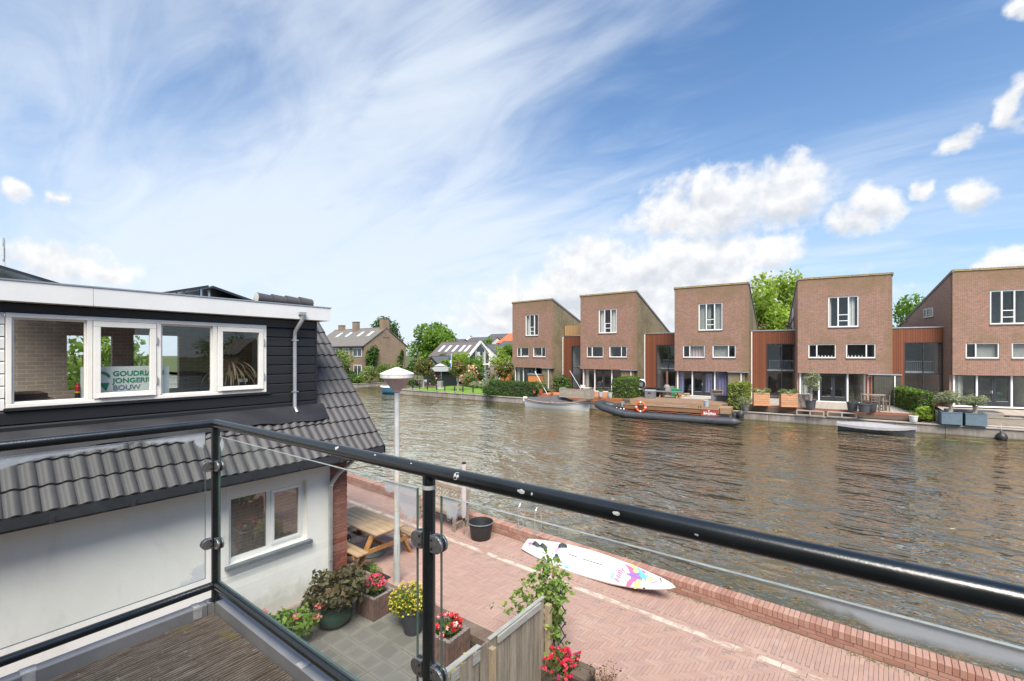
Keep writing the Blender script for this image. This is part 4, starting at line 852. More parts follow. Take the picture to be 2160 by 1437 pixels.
pot('dark pot with bare twigs, leftmost of three', D2(1798,867), .33, .62, M_potd, 1, L_willow, 40, .07, pr=(.4,.4,.5), twigs=14); pot('dark pot with bare twigs, nearest of three', D2(1823,870), .36, .6, M_potd, 1, L_willow, 20, .06, pr=(.3,.3,.5), twigs=6); pot('dark pot with bare twigs, rightmost of three', D2(1838,868), .33, .6, M_potd, 1, L_willow, 20, .06, pr=(.35,.35,.6), twigs=12)
bt = thing('bar_table', 'tall weathered bar table in front of the dark brick store', 'table', D2(1843,864), H4[2])
MB().box(-.65,.65,-.35,.35,1.02,1.07).build('table_top', M_oldw, bt); [MB().box(x-.04,x+.04,y-.04,y+.04,0,1.02).build('leg', M_oldw, bt) for x in (-.58,.58) for y in (-.28,.28)]
def stool(label, p, rz):
    t = thing('bar_chair', label, 'chair', p, rz); MB().box(-.24,.24,-.22,.22,.66,.71).build('seat', M_oldd, t)
    for x in (-.21,.21):
        for y in (-.19,.19): MB().box(x-.03,x+.03,y-.03,y+.03,0,.66 if y < 0 else 1.12).build('leg', M_oldd, t)
    MB().box(-.18,.18,.17,.2,.85,.93).box(-.18,.18,.17,.2,1.0,1.1).build('backrest', M_oldd, t); MB().box(-.18,.18,-.2,-.17,.2,.26).build('footrest', M_oldd, t)
M_oldd = MT('grey_brown_timber', (.16,.12,.095), .85, .3, 4, grain=(5,5,.7), bump=.4)
stool('brown timber bar chair right of the tall bar table', D2(1866,867), R(-80)+H4[2]); stool('brown timber bar chair in front of the tall bar table', D2(1846,868), R(175)+H4[2]); stool('brown timber bar chair left of the tall bar table', D2(1823,864), R(85)+H4[2])
def pallet(label, px, py):
    t = thing('pallet', label, 'pallet', P(px,py,z=-.10), .02, 'pallets standing against the terrace edge')
    for z in (0,.30): MB().box(-.85,.85,0,.05,z,z+.06).build('plank', M_cap, t)
    for x in (-.82,0,.80): MB().box(x-.04,x+.04,.002,.048,.06,.30).build('block', M_cap, t)
    MB().box(-.8,.8,.05,.3,.33,.36).build('plank', M_cap, t)
pallet('pale pallet leaning below the red edge board, left one', 1709, 877); pallet('pale pallet leaning below the red edge board, right one', 1776, 881)
# lower terrace
so_ = thing('timber_sofa', 'weathered timber lounge seat with dark cushions behind the olive trees', 'sofa', P(1973,889,z=-.08), .12)
for k in range(5): MB().box(0,3.2,0,.04,.0+k*.15,.145+k*.15).build('plank', M_oldw, so_)
MB().box(0,.04,.04,1.2,0,.75).build('side', M_oldw, so_); MB().box(3.16,3.2,.04,1.2,0,.75).build('side', M_oldw, so_); MB().box(.04,3.16,.04,1.2,.3,.4).build('seat', M_oldw, so_); MB().box(.5,2.9,.1,.42,.62,.86).build('cushion', MT('slate_cushion',(.10,.10,.13),.9,.1,6), so_, bevel=.05)
lb = thing('timber_block', 'low weathered timber box right of the olive trees', 'box', P(2110,896,z=-.09), .15); MB().box(-.95,.95,-.35,.35,0,.42).build('body', M_oldw, lb, bevel=.02); MB().box(-.97,.97,-.37,.37,.422,.46).build('top', M_oldw, lb)
hm = thing('lounger_frame', 'thin dark metal lounger frame at the right edge of the low terrace', 'lounger', P(2150,894,z=-.09), .1)
MB().tube([(-1.6,0,.5),(1.6,.2,.45)], .04, 6).build('spar', M_black, hm); [MB().tube([(x,-.3,0),(x+.15,.1,.48),(x+.3,.5,0)], .018, 5).build('leg', M_black, hm) for x in (-1.3,-.2,.9)]
pot('white pot with a low plant on the quay coping', P(1927,890,z=-.10), .24, .42, M_white, 1, L_willow, 100, .08)
tree('leafy_plant', 'bright green leafy plant with yellow flowers beside the white pot', P(1950,890,z=-.1), 1, (0,0,.55), (.6,.5,.45), L_bright, 500, .2, 8, .02, 4, .5, cat='plant')
garden_chair('dark shell chair with wooden legs behind the long sloping hedge', P(1973,860,z=.2)+Vector((.3,.4,.0)), R(160), M_dark); bl_ = thing('path_light', 'short grey path light beside the left blue grey planter', 'lamp', P(1987.5,892,z=-.08), 0); MB().lathe([(.07,0),(.07,.48),(.075,.5),(.075,.55),(.01,.56)], n=12).build('post', M_grey, bl_, smooth=True)
def ladder(label, px, py, zt=.62, w=.42, zb=-1.1):
    p = P(px,py,z=-.1); t = thing('swim_ladder', label, 'ladder', (p.x,p.y,0), .02)
    for x in (-w/2,w/2): MB().tube([(x,.30,-.1),(x,.30,zt-.15),(x,.2,zt),(x,.05,zt),(x,-.04,zt-.12),(x,-.05,zb)], .025, 8).build('rail', M_alu, t, smooth=True)
    for z in (-.16,-.42,-.68,-.94): MB().box(-w/2,w/2,-.09,-.01,z-.015,z+.015).build('rung', M_alu, t)
ladder('steel swim ladder on the far quay below the yellow green hedge', 1584, 866)
fd = thing('ball_fender', 'black ball fender hanging on the far quay wall', 'fender', P(2113,921,Y=39.45), 0)
MB().lathe([(.02,-.3),(.16,-.25),(.26,-.1),(.27,.0),(.2,.15),(.08,.24),(.04,.3),(.01,.31)], n=18).build('ball', M_black, fd, smooth=True); MB().tube([(0,0,.3),(0,.1,.75)], .012, 5).build('rope', M_potw, fd)
for i,(px,py,r) in enumerate(((1645,899,.35),(1662,900,.4),(1700,902,.2),(2008,929,.35),(2060,932,.5))):
    p = P(px,py,z=QZ+.012); n = 9
    b = MB(); b.add([(0,0,.004)]+[(r*(.8+.35*random.random())*math.cos(k*6.283/n),r*.5*(.8+.35*random.random())*math.sin(k*6.283/n),0) for k in range(n)], [(0,k+1,(k+1)%n+1) for k in range(n)])
    tag(b.build('lily_pads', MT('lily_green',(.12,.16,.035),.6,.2,5), loc=p), ('lily pads floating just right of the swim ladder','lily pads floating beside the others near the swim ladder','tiny lily pads left of the covered boat','lily pads floating below the left olive tree','lily pads floating at the right, below the pair of planters')[i], 'water plant', 'patches of lily pads')
# ------------------------------------------------------------------ gardens and houses to the left across the water
def ROOF(name, c): return MT(name, c, .85, .22, 2.2, grain=(1,3,3), bump=.4)
M_rgrey = ROOF('grey_brown_roof', (.15,.135,.12)); M_rslate = ROOF('slate_roof2', (.085,.085,.09)); M_rorange = ROOF('orange_roof', (.50,.13,.05)); M_rdk = ROOF('dark_brown_roof', (.12,.10,.095))
M_opane = MT('dark_window', (.035,.045,.05), .06, .3, .6, spec=.8)
def win(parent, x0, x1, z0, z1, y=0, mull=1, name='window'):
    w = bars(MB(), x0,x1,z0,z1,.09,y-.07,y-.005,[x0+(x1-x0)*k/(mull+1) for k in range(1,mull+1)]).build(name, M_white, parent)
    pane(w, x0+.09,x1-.09,z0+.09,z1-.09,y-.02,M_opane); return w
def pitched(name, label, loc, L, Wd, eave, ridge, wm, rm, rz=0, over=.35, cat='house', group=None):
    h = thing(name, label, cat, loc, rz, group); m_ = Wd/2
    MB().prism([(0,-.2),(0,eave),(m_,ridge-.02),(Wd,eave),(Wd,-.2)], 'x', 0, L).build('wall', wm, h)
    k = (ridge-eave)/m_
    for s in (0,1):
        a = [(-over,eave-k*over+.05),(m_,ridge+.05),(m_,ridge+.2),(-over,eave-k*over+.2)]
        if s: a = [(Wd-p[0],p[1]) for p in a][::-1]
        MB().prism(a, 'x', -.15, L+.15).build('roof', rm, h)
    MB().tube([(-.15,m_,ridge+.16),(L+.15,m_,ridge+.16)], .11, 6).build('ridge', rm, h)
    MB().box(-.2,L+.2,-over-.14,-over+.02,eave-k*over+.0,eave-k*over+.14).build('gutter', M_dark, h)
    h['k'] = k; return h, k
def chimney(h, x, y, z0, z1, mat, w=.9, d=.7):
    c = MB().box(x-w/2,x+w/2,y-d/2,y+d/2,z0,z1).build('chimney', mat, h); MB().box(x-w/2-.05,x+w/2+.05,y-d/2-.05,y+d/2+.05,z1+.001,z1+.1).build('cap', M_sill, c); return c
def skylight(h, k, eave, x, y, w=.9, l=1.3, mat=None):
    z = eave+k*y+.21; n = math.sqrt(1+k*k); s = l/n
    f = MB().prism([(y,z),(y+s,z+k*s),(y+s,z+k*s+.09),(y,z+.09)], 'x', x, x+w).build('skylight', M_zinc, h)
    MB().add([(x+.08,y+.08,z+.1+k*.08),(x+w-.08,y+.08,z+.1+k*.08),(x+w-.08,y+s-.08,z+.1+k*(s-.08)),(x+.08,y+s-.08,z+.1+k*(s-.08))],[(0,1,2,3)]).build('pane', mat or M_skyp, f)
M_skyp = MT('skylight_glass', (.55,.6,.65), .08, .1, 1)
hb, k = pitched('brick_house', 'tan brick house with grey roof and three chimneys across the water', (-80,45.4,GZ), 15.5, 8.8, 5.95, 8.95, M_tbrick, M_rgrey)
chimney(hb, 2.2, 4.4, 8.2, 9.9, M_tbrick, 1.3); chimney(hb, 7.5, 3.9, 7.9, 10.3, M_tbrick, 1.3); chimney(hb, 15.06, 4.4, 7.4, 10.6, M_tbrick, 1.0, 1.3)
for x in (3.6,6.6,10.2,13.0): skylight(hb, k, 5.95, x, 2.0, 1.0, 1.6)
for a,c in ((6.3,8.2),(9.5,11.3),(12.4,14.9)): win(hb, a,c,4.1,5.55); 
for a,c in ((9.5,11.5),(12.6,14.8)): win(hb, a,c,.8,2.7)
MB().tube([(15.2,-.1,-.1),(15.2,-.1,5.6)], .07, 6).build('downpipe', M_sill, hb); MB().tube([(8.8,-.1,-.1),(8.8,-.1,5.6)], .07, 6).build('downpipe', M_sill, hb)
MB().box(15.502,15.56,4.0,6.0,2.6,2.75).build('lintel', M_dark, hb)
def bushy(name, label, p, r, mat, n=900, size=.25, lobes=9, seed=1, cat='shrub', group=None, fr=.5):
    return tree(name, label, p, r[2]*2, (0,0,r[2]*.95), r, mat, n, size, lobes, .05, seed, fr, group, cat, 4)
cl = thing('climbing_plant', 'tall climber growing up the near corner of the tan brick gable', 'plant', (-64.3,46.0,GZ)); q,d,tn = blob_pts([(.2,.9,5.0,.4,1.1,.9),(.2,.6,3.9,.45,1.2,1.2),(.2,.4,2.4,.4,.8,1.3)],1400,.3); link_mesh('foliage', leaf_mesh('foliage',q,d,.35,tone=tn), L_hedge2, cl); MB().tube([(.1,.4,0),(.1,.6,4)],.05,5).build('stem', M_bark, cl)
cl = thing('climbing_plant', 'thin climber on the far half of the tan brick gable', 'plant', (-64.3,52.6,GZ)); q,d,tn = blob_pts([(.15,.4,4.6,.25,.35,.8),(.15,.0,3.4,.3,.6,1.0),(.15,-.2,2.2,.3,.7,.7)],700,.3); link_mesh('foliage', leaf_mesh('foliage',q,d,.3,tone=tn), L_hedge2, cl); MB().tube([(.1,.0,0),(.1,.2,4)],.05,5).build('stem', M_bark, cl)
tree('willow', 'loose pale willow in front of the tan brick house', (-66.5,42.6,GZ), 5, (0,0,3.3), (2.6,1.6,2.0), L_willow, 2600, .3, 16, .12, 11, .42)
bushy('pale_shrub', 'round pale willow shrub on the bank before the tan gable', (-61.5,43.5,GZ), (1.7,1.5,1.55), L_willow, 1500, .3, 12, 3)
bushy('green_shrub', 'bright green shrub right of the round willow shrub', (-60.8,46.5,GZ), (1.3,1.3,1.6), L_tree, 900, .3, 10, 4)
bushy('green_shrub', 'dark green shrub overhanging the low dark quay', (-63.2,41.7,GZ-.2), (1.5,.9,1.0), L_hedge2, 1100, .26, 10, 5)
bushy('green_shrub', 'leafy shrub low on the bank right of the overhanging one', (-61.3,41.8,GZ-.3), (1.0,.8,.8), L_hedge, 700, .24, 8, 6)
bushy('green_shrub', 'bright low shrub beside the roof edge on the far bank', (-68.0,41.9,GZ-.2), (1.0,.8,1.0), L_hedge, 600, .26, 8, 7)
tree('big_tree', 'big rounded light green tree behind the tan brick house', (-70,66,GZ), 11, (0,0,6.4), (5.3,5.0,5.0), L_tree, 9000, .55, 30, .4, 21, .36)
tree('big_tree', 'darker tree rising behind the chimneys of the tan house', (-88,68,GZ), 13, (0,0,9.2), (4.0,4.0,4.4), L_tree2, 4000, .55, 20, .4, 22, .4)
tree('conifer', 'small light tree above the dormer roofs in the village', (-72,86,GZ), 11, (0,0,7.4), (1.6,1.6,2.2), L_tree, 900, .45, 9, .2, 23, .42)
tree('big_tree', 'tree top behind the orange roof beside the leftmost canal house', (-62,98,GZ), 14, (0,0,8.8), (4.2,4,3.4), L_tree, 3600, .5, 20, .3, 24, .38)
tree('big_tree', 'bright green tree between the canal houses with deck chairs on the link roof', hw(H3,8.0,17,-.5), 15, (0,0,8.6), (4.4,4.0,5.3), L_bright, 9500, .48, 34, .3, 25, .33)
for i,(H,x,y,z,r) in enumerate(((H4,8.9,16,6.2,1.7),(H5,-.8,17,7.6,2.4),(H5,4.5,18,8.7,2.8))):
    tree('garden_tree', ('tree top glimpsed right of the house with the bar table','tree top just showing over the sloping verge of the farthest right house','tree top showing over the roof of the farthest right house')[i], hw(H,x,y,-.5), z+r, (0,0,z), (r,r,r), L_tree, 1800, .4, 14, .2, 30+i, .42)
# glazed gable house and the village roofs
M_pale = MT('pale_render', (.62,.60,.55), .85, .08, 2); M_cream2 = MT('cream_render', (.70,.68,.62), .85, .06, 2)
ha, k = pitched('gable_house', 'low house with a white glazed gable and a row of skylights', (-62,57.6,GZ), 9.4, 6.4, 4.1, 6.55, M_pale, M_rdk)
for x in (1.2,2.9,4.6,6.3,7.6): skylight(ha, k, 4.1, x, .7, .75, 2.0)
g = MB(); g.prism([(.5,4.0),(3.2,6.2),(5.9,4.0),(5.9,1.2),(.5,1.2)], 'x', 9.41, 9.44); gl_ = g.build('gable_glazing', M_opane, ha)
for a,b_ in (((-.2,3.9),(3.2,6.7)),((6.6,3.9),(3.2,6.7))): MB().obox((9.5,a[0],a[1]),(9.5,b_[0],b_[1]),.28,.34).build('barge_board', M_white, ha)
for y in (2.0,4.4): MB().box(9.44,9.5,y-.06,y+.06,1.2,5.2).build('mullion', M_white, gl_)
MB().box(9.44,9.52,.4,6.0,2.6,2.85).build('floor_band', M_white, ha)
for y,mt in ((2.3,M_curtw),(3.8,M_curtg)): MB().box(9.442,9.46,y,y+.8,2.9,4.9).build('blind', mt, gl_)
def vh(label, px0, px1, Y, eave_y, ridge_y, Wd, wm, rm, name='village_house'):
    a = P(px0, eave_y, Y=Y); b_ = P(px1, eave_y, Y=Y); rr = P((px0+px1)/2, ridge_y, Y=Y+Wd/2)
    return pitched(name, label, (a.x, Y, GZ), b_.x-a.x, Wd, a.z-GZ, rr.z-GZ, wm, rm)
h_, k = vh('village house with a dark roof and white dormer left of the glazed gable', 905, 952, 72, 741, 719, 9, M_pale, M_rslate)
d_ = MB().box(5.6,8.2,1.2,4.5,4.9,7.0).build('dormer', M_dark, h_); win(d_, 5.9,7.9,5.3,6.7,1.19)
h_, k = vh('village house with long grey roof and a narrow white gable', 969, 1024, 84, 733, 714, 9, M_cream2, M_rslate)
MB().prism([(-.3,4.0),(-.3,6.0),(4.5,9.3),(9.3,6.0),(9.3,4.0)], 'x', -.5, -.2).build('white_gable', M_cream2, h_); chimney(h_, -.2, 4.5, 7.5, 9.2, M_cream2, .5, .5)
h_, k = vh('village house with a tall dark roof and small skylights', 1010, 1060, 96, 730, 707, 11, M_tbrick, M_rslate)
[skylight(h_, k, h_.children[0].data.vertices[1].co.z, x, y, .9, 1.5) for x,y in ((6,2.6),(9,2.6),(10.6,1.2))]; chimney(h_, 7.2, .9, 5, 9, M_tbrick, .8)
vh('village house with an orange tiled roof beside the leftmost canal house', 1050, 1086, 88, 724, 706.5, 9, M_brick, M_rorange)
h_, k = vh('village house with a dark hipped looking roof in front of the orange one', 1036, 1082, 70, 741, 722, 8, M_brick, M_rslate); skylight(h_, k, 4.7, 4.5, 1.0, .8, 1.3)
hf, k = pitched('village_house', 'little white gabled house with one square window', (-44.6,62.5,GZ), 4, 5.0, 4.3, 6.1, M_cream2, M_rslate, R(90)); 
hf.location = P(1049,748,Y=63); hf.location.z = GZ; 
w_ = MB().box(-.07,-.005,1.6,3.0,3.2,4.3).build('window', M_white, hf); 
# window in the gable that faces us
w2 = bars(MB(), 0,1.3,0,1.1,.1,-.06,0,(.65,)).build('gable_window', M_white, hf, loc=(-.01,3.1,3.3), rot=(0,0,R(-90))); pane(w2, .1,1.2,.1,1.0,-.02,M_opane); bpy.data.objects.remove(w_)
# clipped trees on the lawn
def ball_tree(label, p, zc, r, seed):
    return tree('ball_tree', label, p, zc+r, (0,0,zc-p[2]), (r,r,r*.82), L_orange, 3600, .20, 26, .11, seed, .34, 'clipped ball trees on the lawn', bark=MT('smooth_bark',(.33,.29,.22),.9,.2,6,grain=(4,4,.6)))
ball_tree('clipped ball tree with orange young leaves left of the black pavilion', Vector((-46.0,41.6,GZ)), 2.6, 1.55, 41)
ball_tree('clipped ball tree with orange young leaves in the middle of the lawn', P(966,824,z=GZ), 2.55, 1.25, 42)
ball_tree('clipped ball tree with orange young leaves beside the leftmost canal house', Vector((-31.9,41.2,GZ)), 2.6, 1.25, 43)
# bollards
M_boll = MT('black_bollard', (.03,.028,.027), .6, .2, 6)
for i,(px,py) in enumerate(((868,823),(884.5,824),(902.5,825),(921,826.5),(940,827.5),(960,829),(979.5,830),(1001,831.5),(1022.5,833))):
    p = P(px,py,z=GZ); t = thing('bollard', ('first','second','third','fourth','fifth','sixth','seventh','eighth','ninth')[i]+' black bollard from the left along the lawn edge', 'bollard', (p.x,38.15-.0*i,GZ), 0, 'black bollards along the lawn edge')
    MB().box(-.06,.06,-.06,.06,0,.78).build('post', M_boll, t, bevel=.02); MB().box(-.07,.07,-.07,.07,.10,.16).build('foot_band', M_potw, t)
# pavilion, shed, bust, chair
pv = thing('garden_pavilion', 'black garden pavilion with a pale tent roof on the lawn', 'pavilion', P(894,813.5,z=GZ), 0)
MB().box(0,3.6,0,.05,.05,2.1).build('screen', MT('black_screen',(.018,.022,.025),.7,.2,3), pv); MB().box(0,.05,.05,3,.05,2.1).build('screen', MATS['black_screen'], pv); MB().box(3.55,3.6,.05,3,.05,2.1).build('screen', MATS['black_screen'], pv)
MB().add([(-.35,-.35,2.1),(3.95,-.35,2.1),(3.95,3.35,2.1),(-.35,3.35,2.1),(1.5,1.2,2.85),(2.1,1.2,2.85),(2.1,1.8,2.85),(1.5,1.8,2.85)],[(0,1,5,4),(1,2,6,5),(2,3,7,6),(3,0,4,7),(4,5,6,7),(3,2,1,0)]).build('roof', MT('grey_canvas_roof',(.25,.26,.25),.8,.1,3), pv)
MB().add([(1.2,.9,2.85),(2.4,.9,2.85),(2.4,2.1,2.85),(1.2,2.1,2.85),(1.8,1.5,3.15)],[(0,1,4),(1,2,4),(2,3,4),(3,0,4)]).build('vent_roof', M_potw, pv)
for x in (-.02,3.56): MB().box(x,x+.08,-.1,-.02,0,2.1).build('pole', M_zinc, pv)
sh, k = pitched('garden_shed', 'dark garden shed with a pitched roof behind the pavilion', (0,0,0), 3.6, 3.0, 2.9, 4.0, M_dark, M_rslate, R(90), .2, 'shed'); sh.location = P(925,790,Y=50); sh.location.z = GZ
bu = thing('bust_on_pedestal', 'dark bust on a grey stone pedestal on the lawn', 'statue', P(928.5,819,z=GZ), R(20))
MB().box(-.3,.3,-.3,.3,.0,.95).build('pedestal', MT('grey_stone',(.25,.24,.22),.9,.2,6), bu, bevel=.02); MB().lathe([(.5,0),(.5,.04),(.35,.06)], n=14).build('plinth', M_potw, bu)
MB().lathe([(.10,.96),(.12,1.02),(.28,1.12),(.26,1.25),(.09,1.32),(.08,1.38),(.15,1.46),(.16,1.6),(.11,1.72),(.02,1.76)], n=14, sy=.75).build('bust', MT('bronze',(.03,.028,.026),.4,.2,6), bu, smooth=True)
garden_chair('white garden chair left of the black pavilion', P(895.5,815,z=GZ), R(30), M_potw)
# flower garden
def blooms(parent, pts, col, size, name='blossoms'):
    q = np.array(pts); link_mesh(name, leaf_mesh(name, q, np.tile([0,-.3,1.0],(len(q),1)), size, .9, tone=RNG.uniform(0,1,len(q))), LEAF('bloom_'+str(col), cs(col,.8), cs(col,1.15), trans=.2), parent)
def flower_bush(label, p, r, mat, col, nb, bs, seed, name='flowering_shrub', n=700, ls=.2):
    t = bushy(name, label, p, r, mat, n, ls, 9, seed)
    q,d,_ = blob_pts([(0,0,r[2]*.95,r[0]*1.02,r[1]*1.02,r[2]*1.05)], nb, .92); blooms(t, q, col, bs); return t
flower_bush('rose bush covered in salmon blossom in the middle of the garden', P(992,812,z=GZ), (1.9,1.3,1.35), L_hedge2, (.72,.36,.24), 420, .30, 51)
flower_bush('shrub with dark red flowers below the salmon rose bush', P(997,816,z=GZ), (1.2,.9,.75), L_hedge2, (.35,.02,.05), 60, .2, 52)
flower_bush('pink rose climbing at the right of the black pavilion', P(942,814,z=GZ), (.45,.5,1.2), L_hedge2, (.75,.22,.28), 120, .22, 53, n=250)
flower_bush('pink rose at the left ball tree trunk', Vector((-45.4,42.6,GZ)), (.6,.6,1.25), L_tree2, (.75,.28,.34), 30, .25, 54, n=300)
bushy('low_plant', 'pale green hosta clump at the edge of the lawn', P(1006,819,z=GZ), (1.3,.7,.5), L_olive, 700, .25, 9, 55, 'plant'); bushy('low_plant', 'pale green hosta clump beside the grey lavender', P(1016,819,z=GZ), (.8,.6,.4), L_olive, 350, .25, 7, 56, 'plant')
bushy('grey_shrub', 'grey green lavender shrub left of the long dark hedge', P(1036,831,z=GZ), (1.5,.9,1.05), L_olive, 1500, .16, 12, 57); bushy('green_shrub', 'twiggy green shrub at the last bollard', P(1033,836,z=GZ), (1.1,.6,.7), L_tree2, 900, .14, 10, 58)
bushy('green_shrub', 'yellow green round bush right of the pavilion', P(953,811,z=GZ), (1.0,.9,.65), L_willow, 500, .2, 8, 59); bushy('green_shrub', 'dark green shrub behind the pavilion and the middle ball tree', P(955,803,z=GZ), (1.7,1.2,1.2), L_hedge2, 800, .25, 9, 60)
bushy('green_shrub', 'bright topiary bush in front of the pavilion screen', P(915,812.5,z=GZ)+Vector((0,-.4,.45)), (.65,.5,.38), L_bright, 350, .18, 6, 61); bushy('green_shrub', 'clipped low bush at the left end of the lawn', P(872,817,z=GZ), (1.1,.8,.6), L_hedge2, 600, .2, 8, 62)
for i,(px,Y,zc,r,m_) in enumerate(((926,53,3.1,2.1,L_tree2),(948,52,3.0,1.7,L_tree),(977,54,3.2,2.0,L_bright),(1000,53,2.6,1.9,L_tree),(1005,50,1.5,1.3,L_tree2),(1052,58,4.0,2.0,L_bright),(1078,60,5.2,1.6,L_tree),(880,52,2.6,1.6,L_tree2),(862,47,1.6,1.2,L_hedge2))):
    p = P(px,780,Y=Y); tree('garden_tree', ('dark garden tree behind the shed roof','light garden tree above the black pavilion','bright pleached tree behind the middle ball tree','garden tree before the glazed gable','dark shrub tree under the glazed gable','yellow green tree beside the orange wall','slim green tree against the leftmost canal house','dark garden tree between tan gable and left ball tree','dark garden shrub left of the left ball tree')[i], (p.x,Y,GZ), zc+r, (0,0,zc), (r,r,r*.85), m_, 1500, .34, 12, .12, 70+i, .42)
ow = thing('orange_wall', 'orange rendered garden wall left of the leftmost canal house', 'wall', P(1034,806,Y=47), 0); ow.location.z = GZ
MB().box(.9,3.2,0,.3,0,3.0).build('panel', MT('orange_render',(.55,.17,.05),.8,.08,2), ow); MB().box(0,.9,.05,.25,0,2.95).build('pier', MT('pink_brick',(.36,.2,.16),.85,.1,4), ow); MB().box(-.05,3.25,-.05,.35,3.001,3.08).build('coping', M_zinc, ow)
pg_ = thing('pergola_frame', 'dark square pergola frame beside the orange wall', 'pergola', P(1024,806,Y=45.8), 0); pg_.location.z = GZ
for x in (0,1.6): MB().box(x,x+.22,0,.22,0,2.2).build('post', M_grey, pg_)
MB().box(-.1,1.95,-.02,.24,2.201,2.42).build('beam', M_grey, pg_); MB().box(.22,1.6,.05,.15,.9,1.0).box(.22,1.6,.05,.15,.05,.5).build('rail', M_grey, pg_)
ld = thing('wooden_ladder', 'pale ladder leaning against the orange wall', 'ladder', P(1041,804,Y=45.6), 0); ld.location.z = GZ
for y in (-.25,.25): MB().obox((y*.9,0,0),(1.0+y*.9,1.2,3.4),.07,.05).build('rail', M_potw, ld)
for k in range(11): MB().obox((-.22+k*.09,k*.109,.1+k*.31),(.23+k*.09,k*.109,.1+k*.31),.04,.04).build('rung', M_potw, ld)
fl = thing('garden_flag', 'narrow blue and white flag hanging on a pole above the garden', 'flag', P(952,790,Y=47), 0); fl.location.z = GZ
MB().tube([(0,0,0),(0,0,4.6)], .035, 6).build('pole', M_white, fl); MB().box(-.28,-.04,-.01,.01,2.6,4.3).build('cloth', MT('blue_cloth',(.03,.09,.38),.8,.1,3), fl); MB().box(-.28,-.04,-.015,.015,3.2,3.6).build('white_stripe', M_white, fl)
gd = thing('garden_lattice', 'grey timber lattice behind the left ball tree', 'fence', P(866,812,z=GZ), .1)
for k in range(9): MB().box(k*.3,k*.3+.04,0,.03,0,1.7).build('slat', M_oldw, gd)
for z in (.3,.8,1.3,1.66): MB().box(0,2.45,.032,.05,z,z+.05).build('rail', M_oldw, gd)
# far antenna and flats over the dormer
an = thing('antenna_mast', 'far roof antenna above the solar panels at the left edge', 'antenna', P(12,700,Y=20)*1.0, 0); an.location.z = 10
an.location = P(8,600,Y=12); an.location.z -= 6
MB().box(-3,9,-3,3,-20,4.0).build('roof_block', M_pale, an); MB().box(-1.0,3.6,-1,1,4.001,7.5).build('plant_room', M_pale, an)
for x,z in ((-.5,15.5),(.9,15),(2.4,9)): MB().tube([(x,0,7.4),(x,0,z)], .12, 6).build('pole', M_zinc, an)
for x,z in ((.9,11.5),(-.5,12.5),(2.4,8.2)): MB().box(x-.3,x+.3,-.3,-.1,z-.6,z+2).build('aerial', M_potw, an)

# the far bank and the row beyond the right edge, met only in the window reflections
for i,(x,y,z,r) in enumerate(((70,47,5,4),(84,50,6,5),(104,48,5,4.5),(128,52,6,5.5))):
    tree('bank_tree', ('first','second','third','fourth')[i]+' tree on the far bank beyond the right edge', (x,y,GZ), z+r, (0,0,z), (r,r,r), L_tree, 900, .7, 12, .3, 90+i, .42, 'trees on the far bank beyond the right edge')
pitched('bank_house', 'brick house on the far bank beyond the right edge', (92,44,GZ), 9, 8, 4.5, 8, M_tbrick, M_rgrey)
rh = thing('row_house', 'brick end house of the near row beyond the right edge', 'house', (8.5,-1,-.1))
wall_holes(MB(), -7,5.5,-.3,8,[(1.2,3.0,3.2,4.9),(-3.5,-1.2,3.2,4.9),(1.2,3.2,.7,2.3)],.3).build('wall', M_obrick, rh, rot=(0,0,R(-90)))
for a,b_,c,d in ((1.2,3.0,3.2,4.9),(-3.5,-1.2,3.2,4.9),(1.2,3.2,.7,2.3)):
    w_ = bars(MB(), a,b_,c,d,.08,.05,.15,((a+b_)/2,)).build('window', M_white, rh, rot=(0,0,R(-90))); pane(w_, a+.08,b_-.08,c+.08,d-.08,.1,M_opane)
MB().box(.3,9,-5.5,7,-.3,8).build('house_body', M_obrick, rh)

for i,(x,y,z,r) in enumerate(((-27,1.8,3.4,2.4),(-30,5.2,3.6,2.6),(-26,-2.5,3.6,2.6))):
    tree('garden_tree', ('tree behind the neighbouring house seen through its back windows, middle one','tree behind the neighbouring house seen through its back windows, one nearest the water','tree behind the neighbouring house seen through its back windows, one away from the water')[i], (x,y,0), z+r, (0,0,z), (r,r,r*.9), L_tree, 1500, .35, 12, .15, 95+i, .42)

for i,(x,y,r) in enumerate(((-58,60,1.6),(-55,52.5,1.3),(-51,50,1.4),(-44,48.5,1.2),(-41,49.5,1.5),(-38,47.5,1.1),(-36.5,50.5,1.6),(-62.5,49.5,1.7),(-66,43.4,1.2),(-70,42.6,1.0),(-73,42.8,1.3))):
    bushy('green_shrub', ('leafy shrub against the left end of the glazed gable house','leafy shrub behind the black pavilion, left of the dark shed','leafy shrub behind the pale tent roof of the pavilion','leafy shrub right behind the middle ball tree','leafy shrub left of the salmon rose bush','leafy shrub behind the dark red flowers','leafy shrub left of the dark pergola frame','leafy shrub at the foot of the tan gable, far half','leafy shrub below the ground floor windows of the tan house','leafy shrub on the far lawn left of the willow','leafy shrub farthest left on the far bank, by the roof edge')[i], (x,y,GZ), (r*1.2,r,r), (L_hedge2,L_tree,L_hedge,L_willow)[i%4], 800, .28, 10, 100+i, group='leafy shrubs in the gardens left of the canal houses')
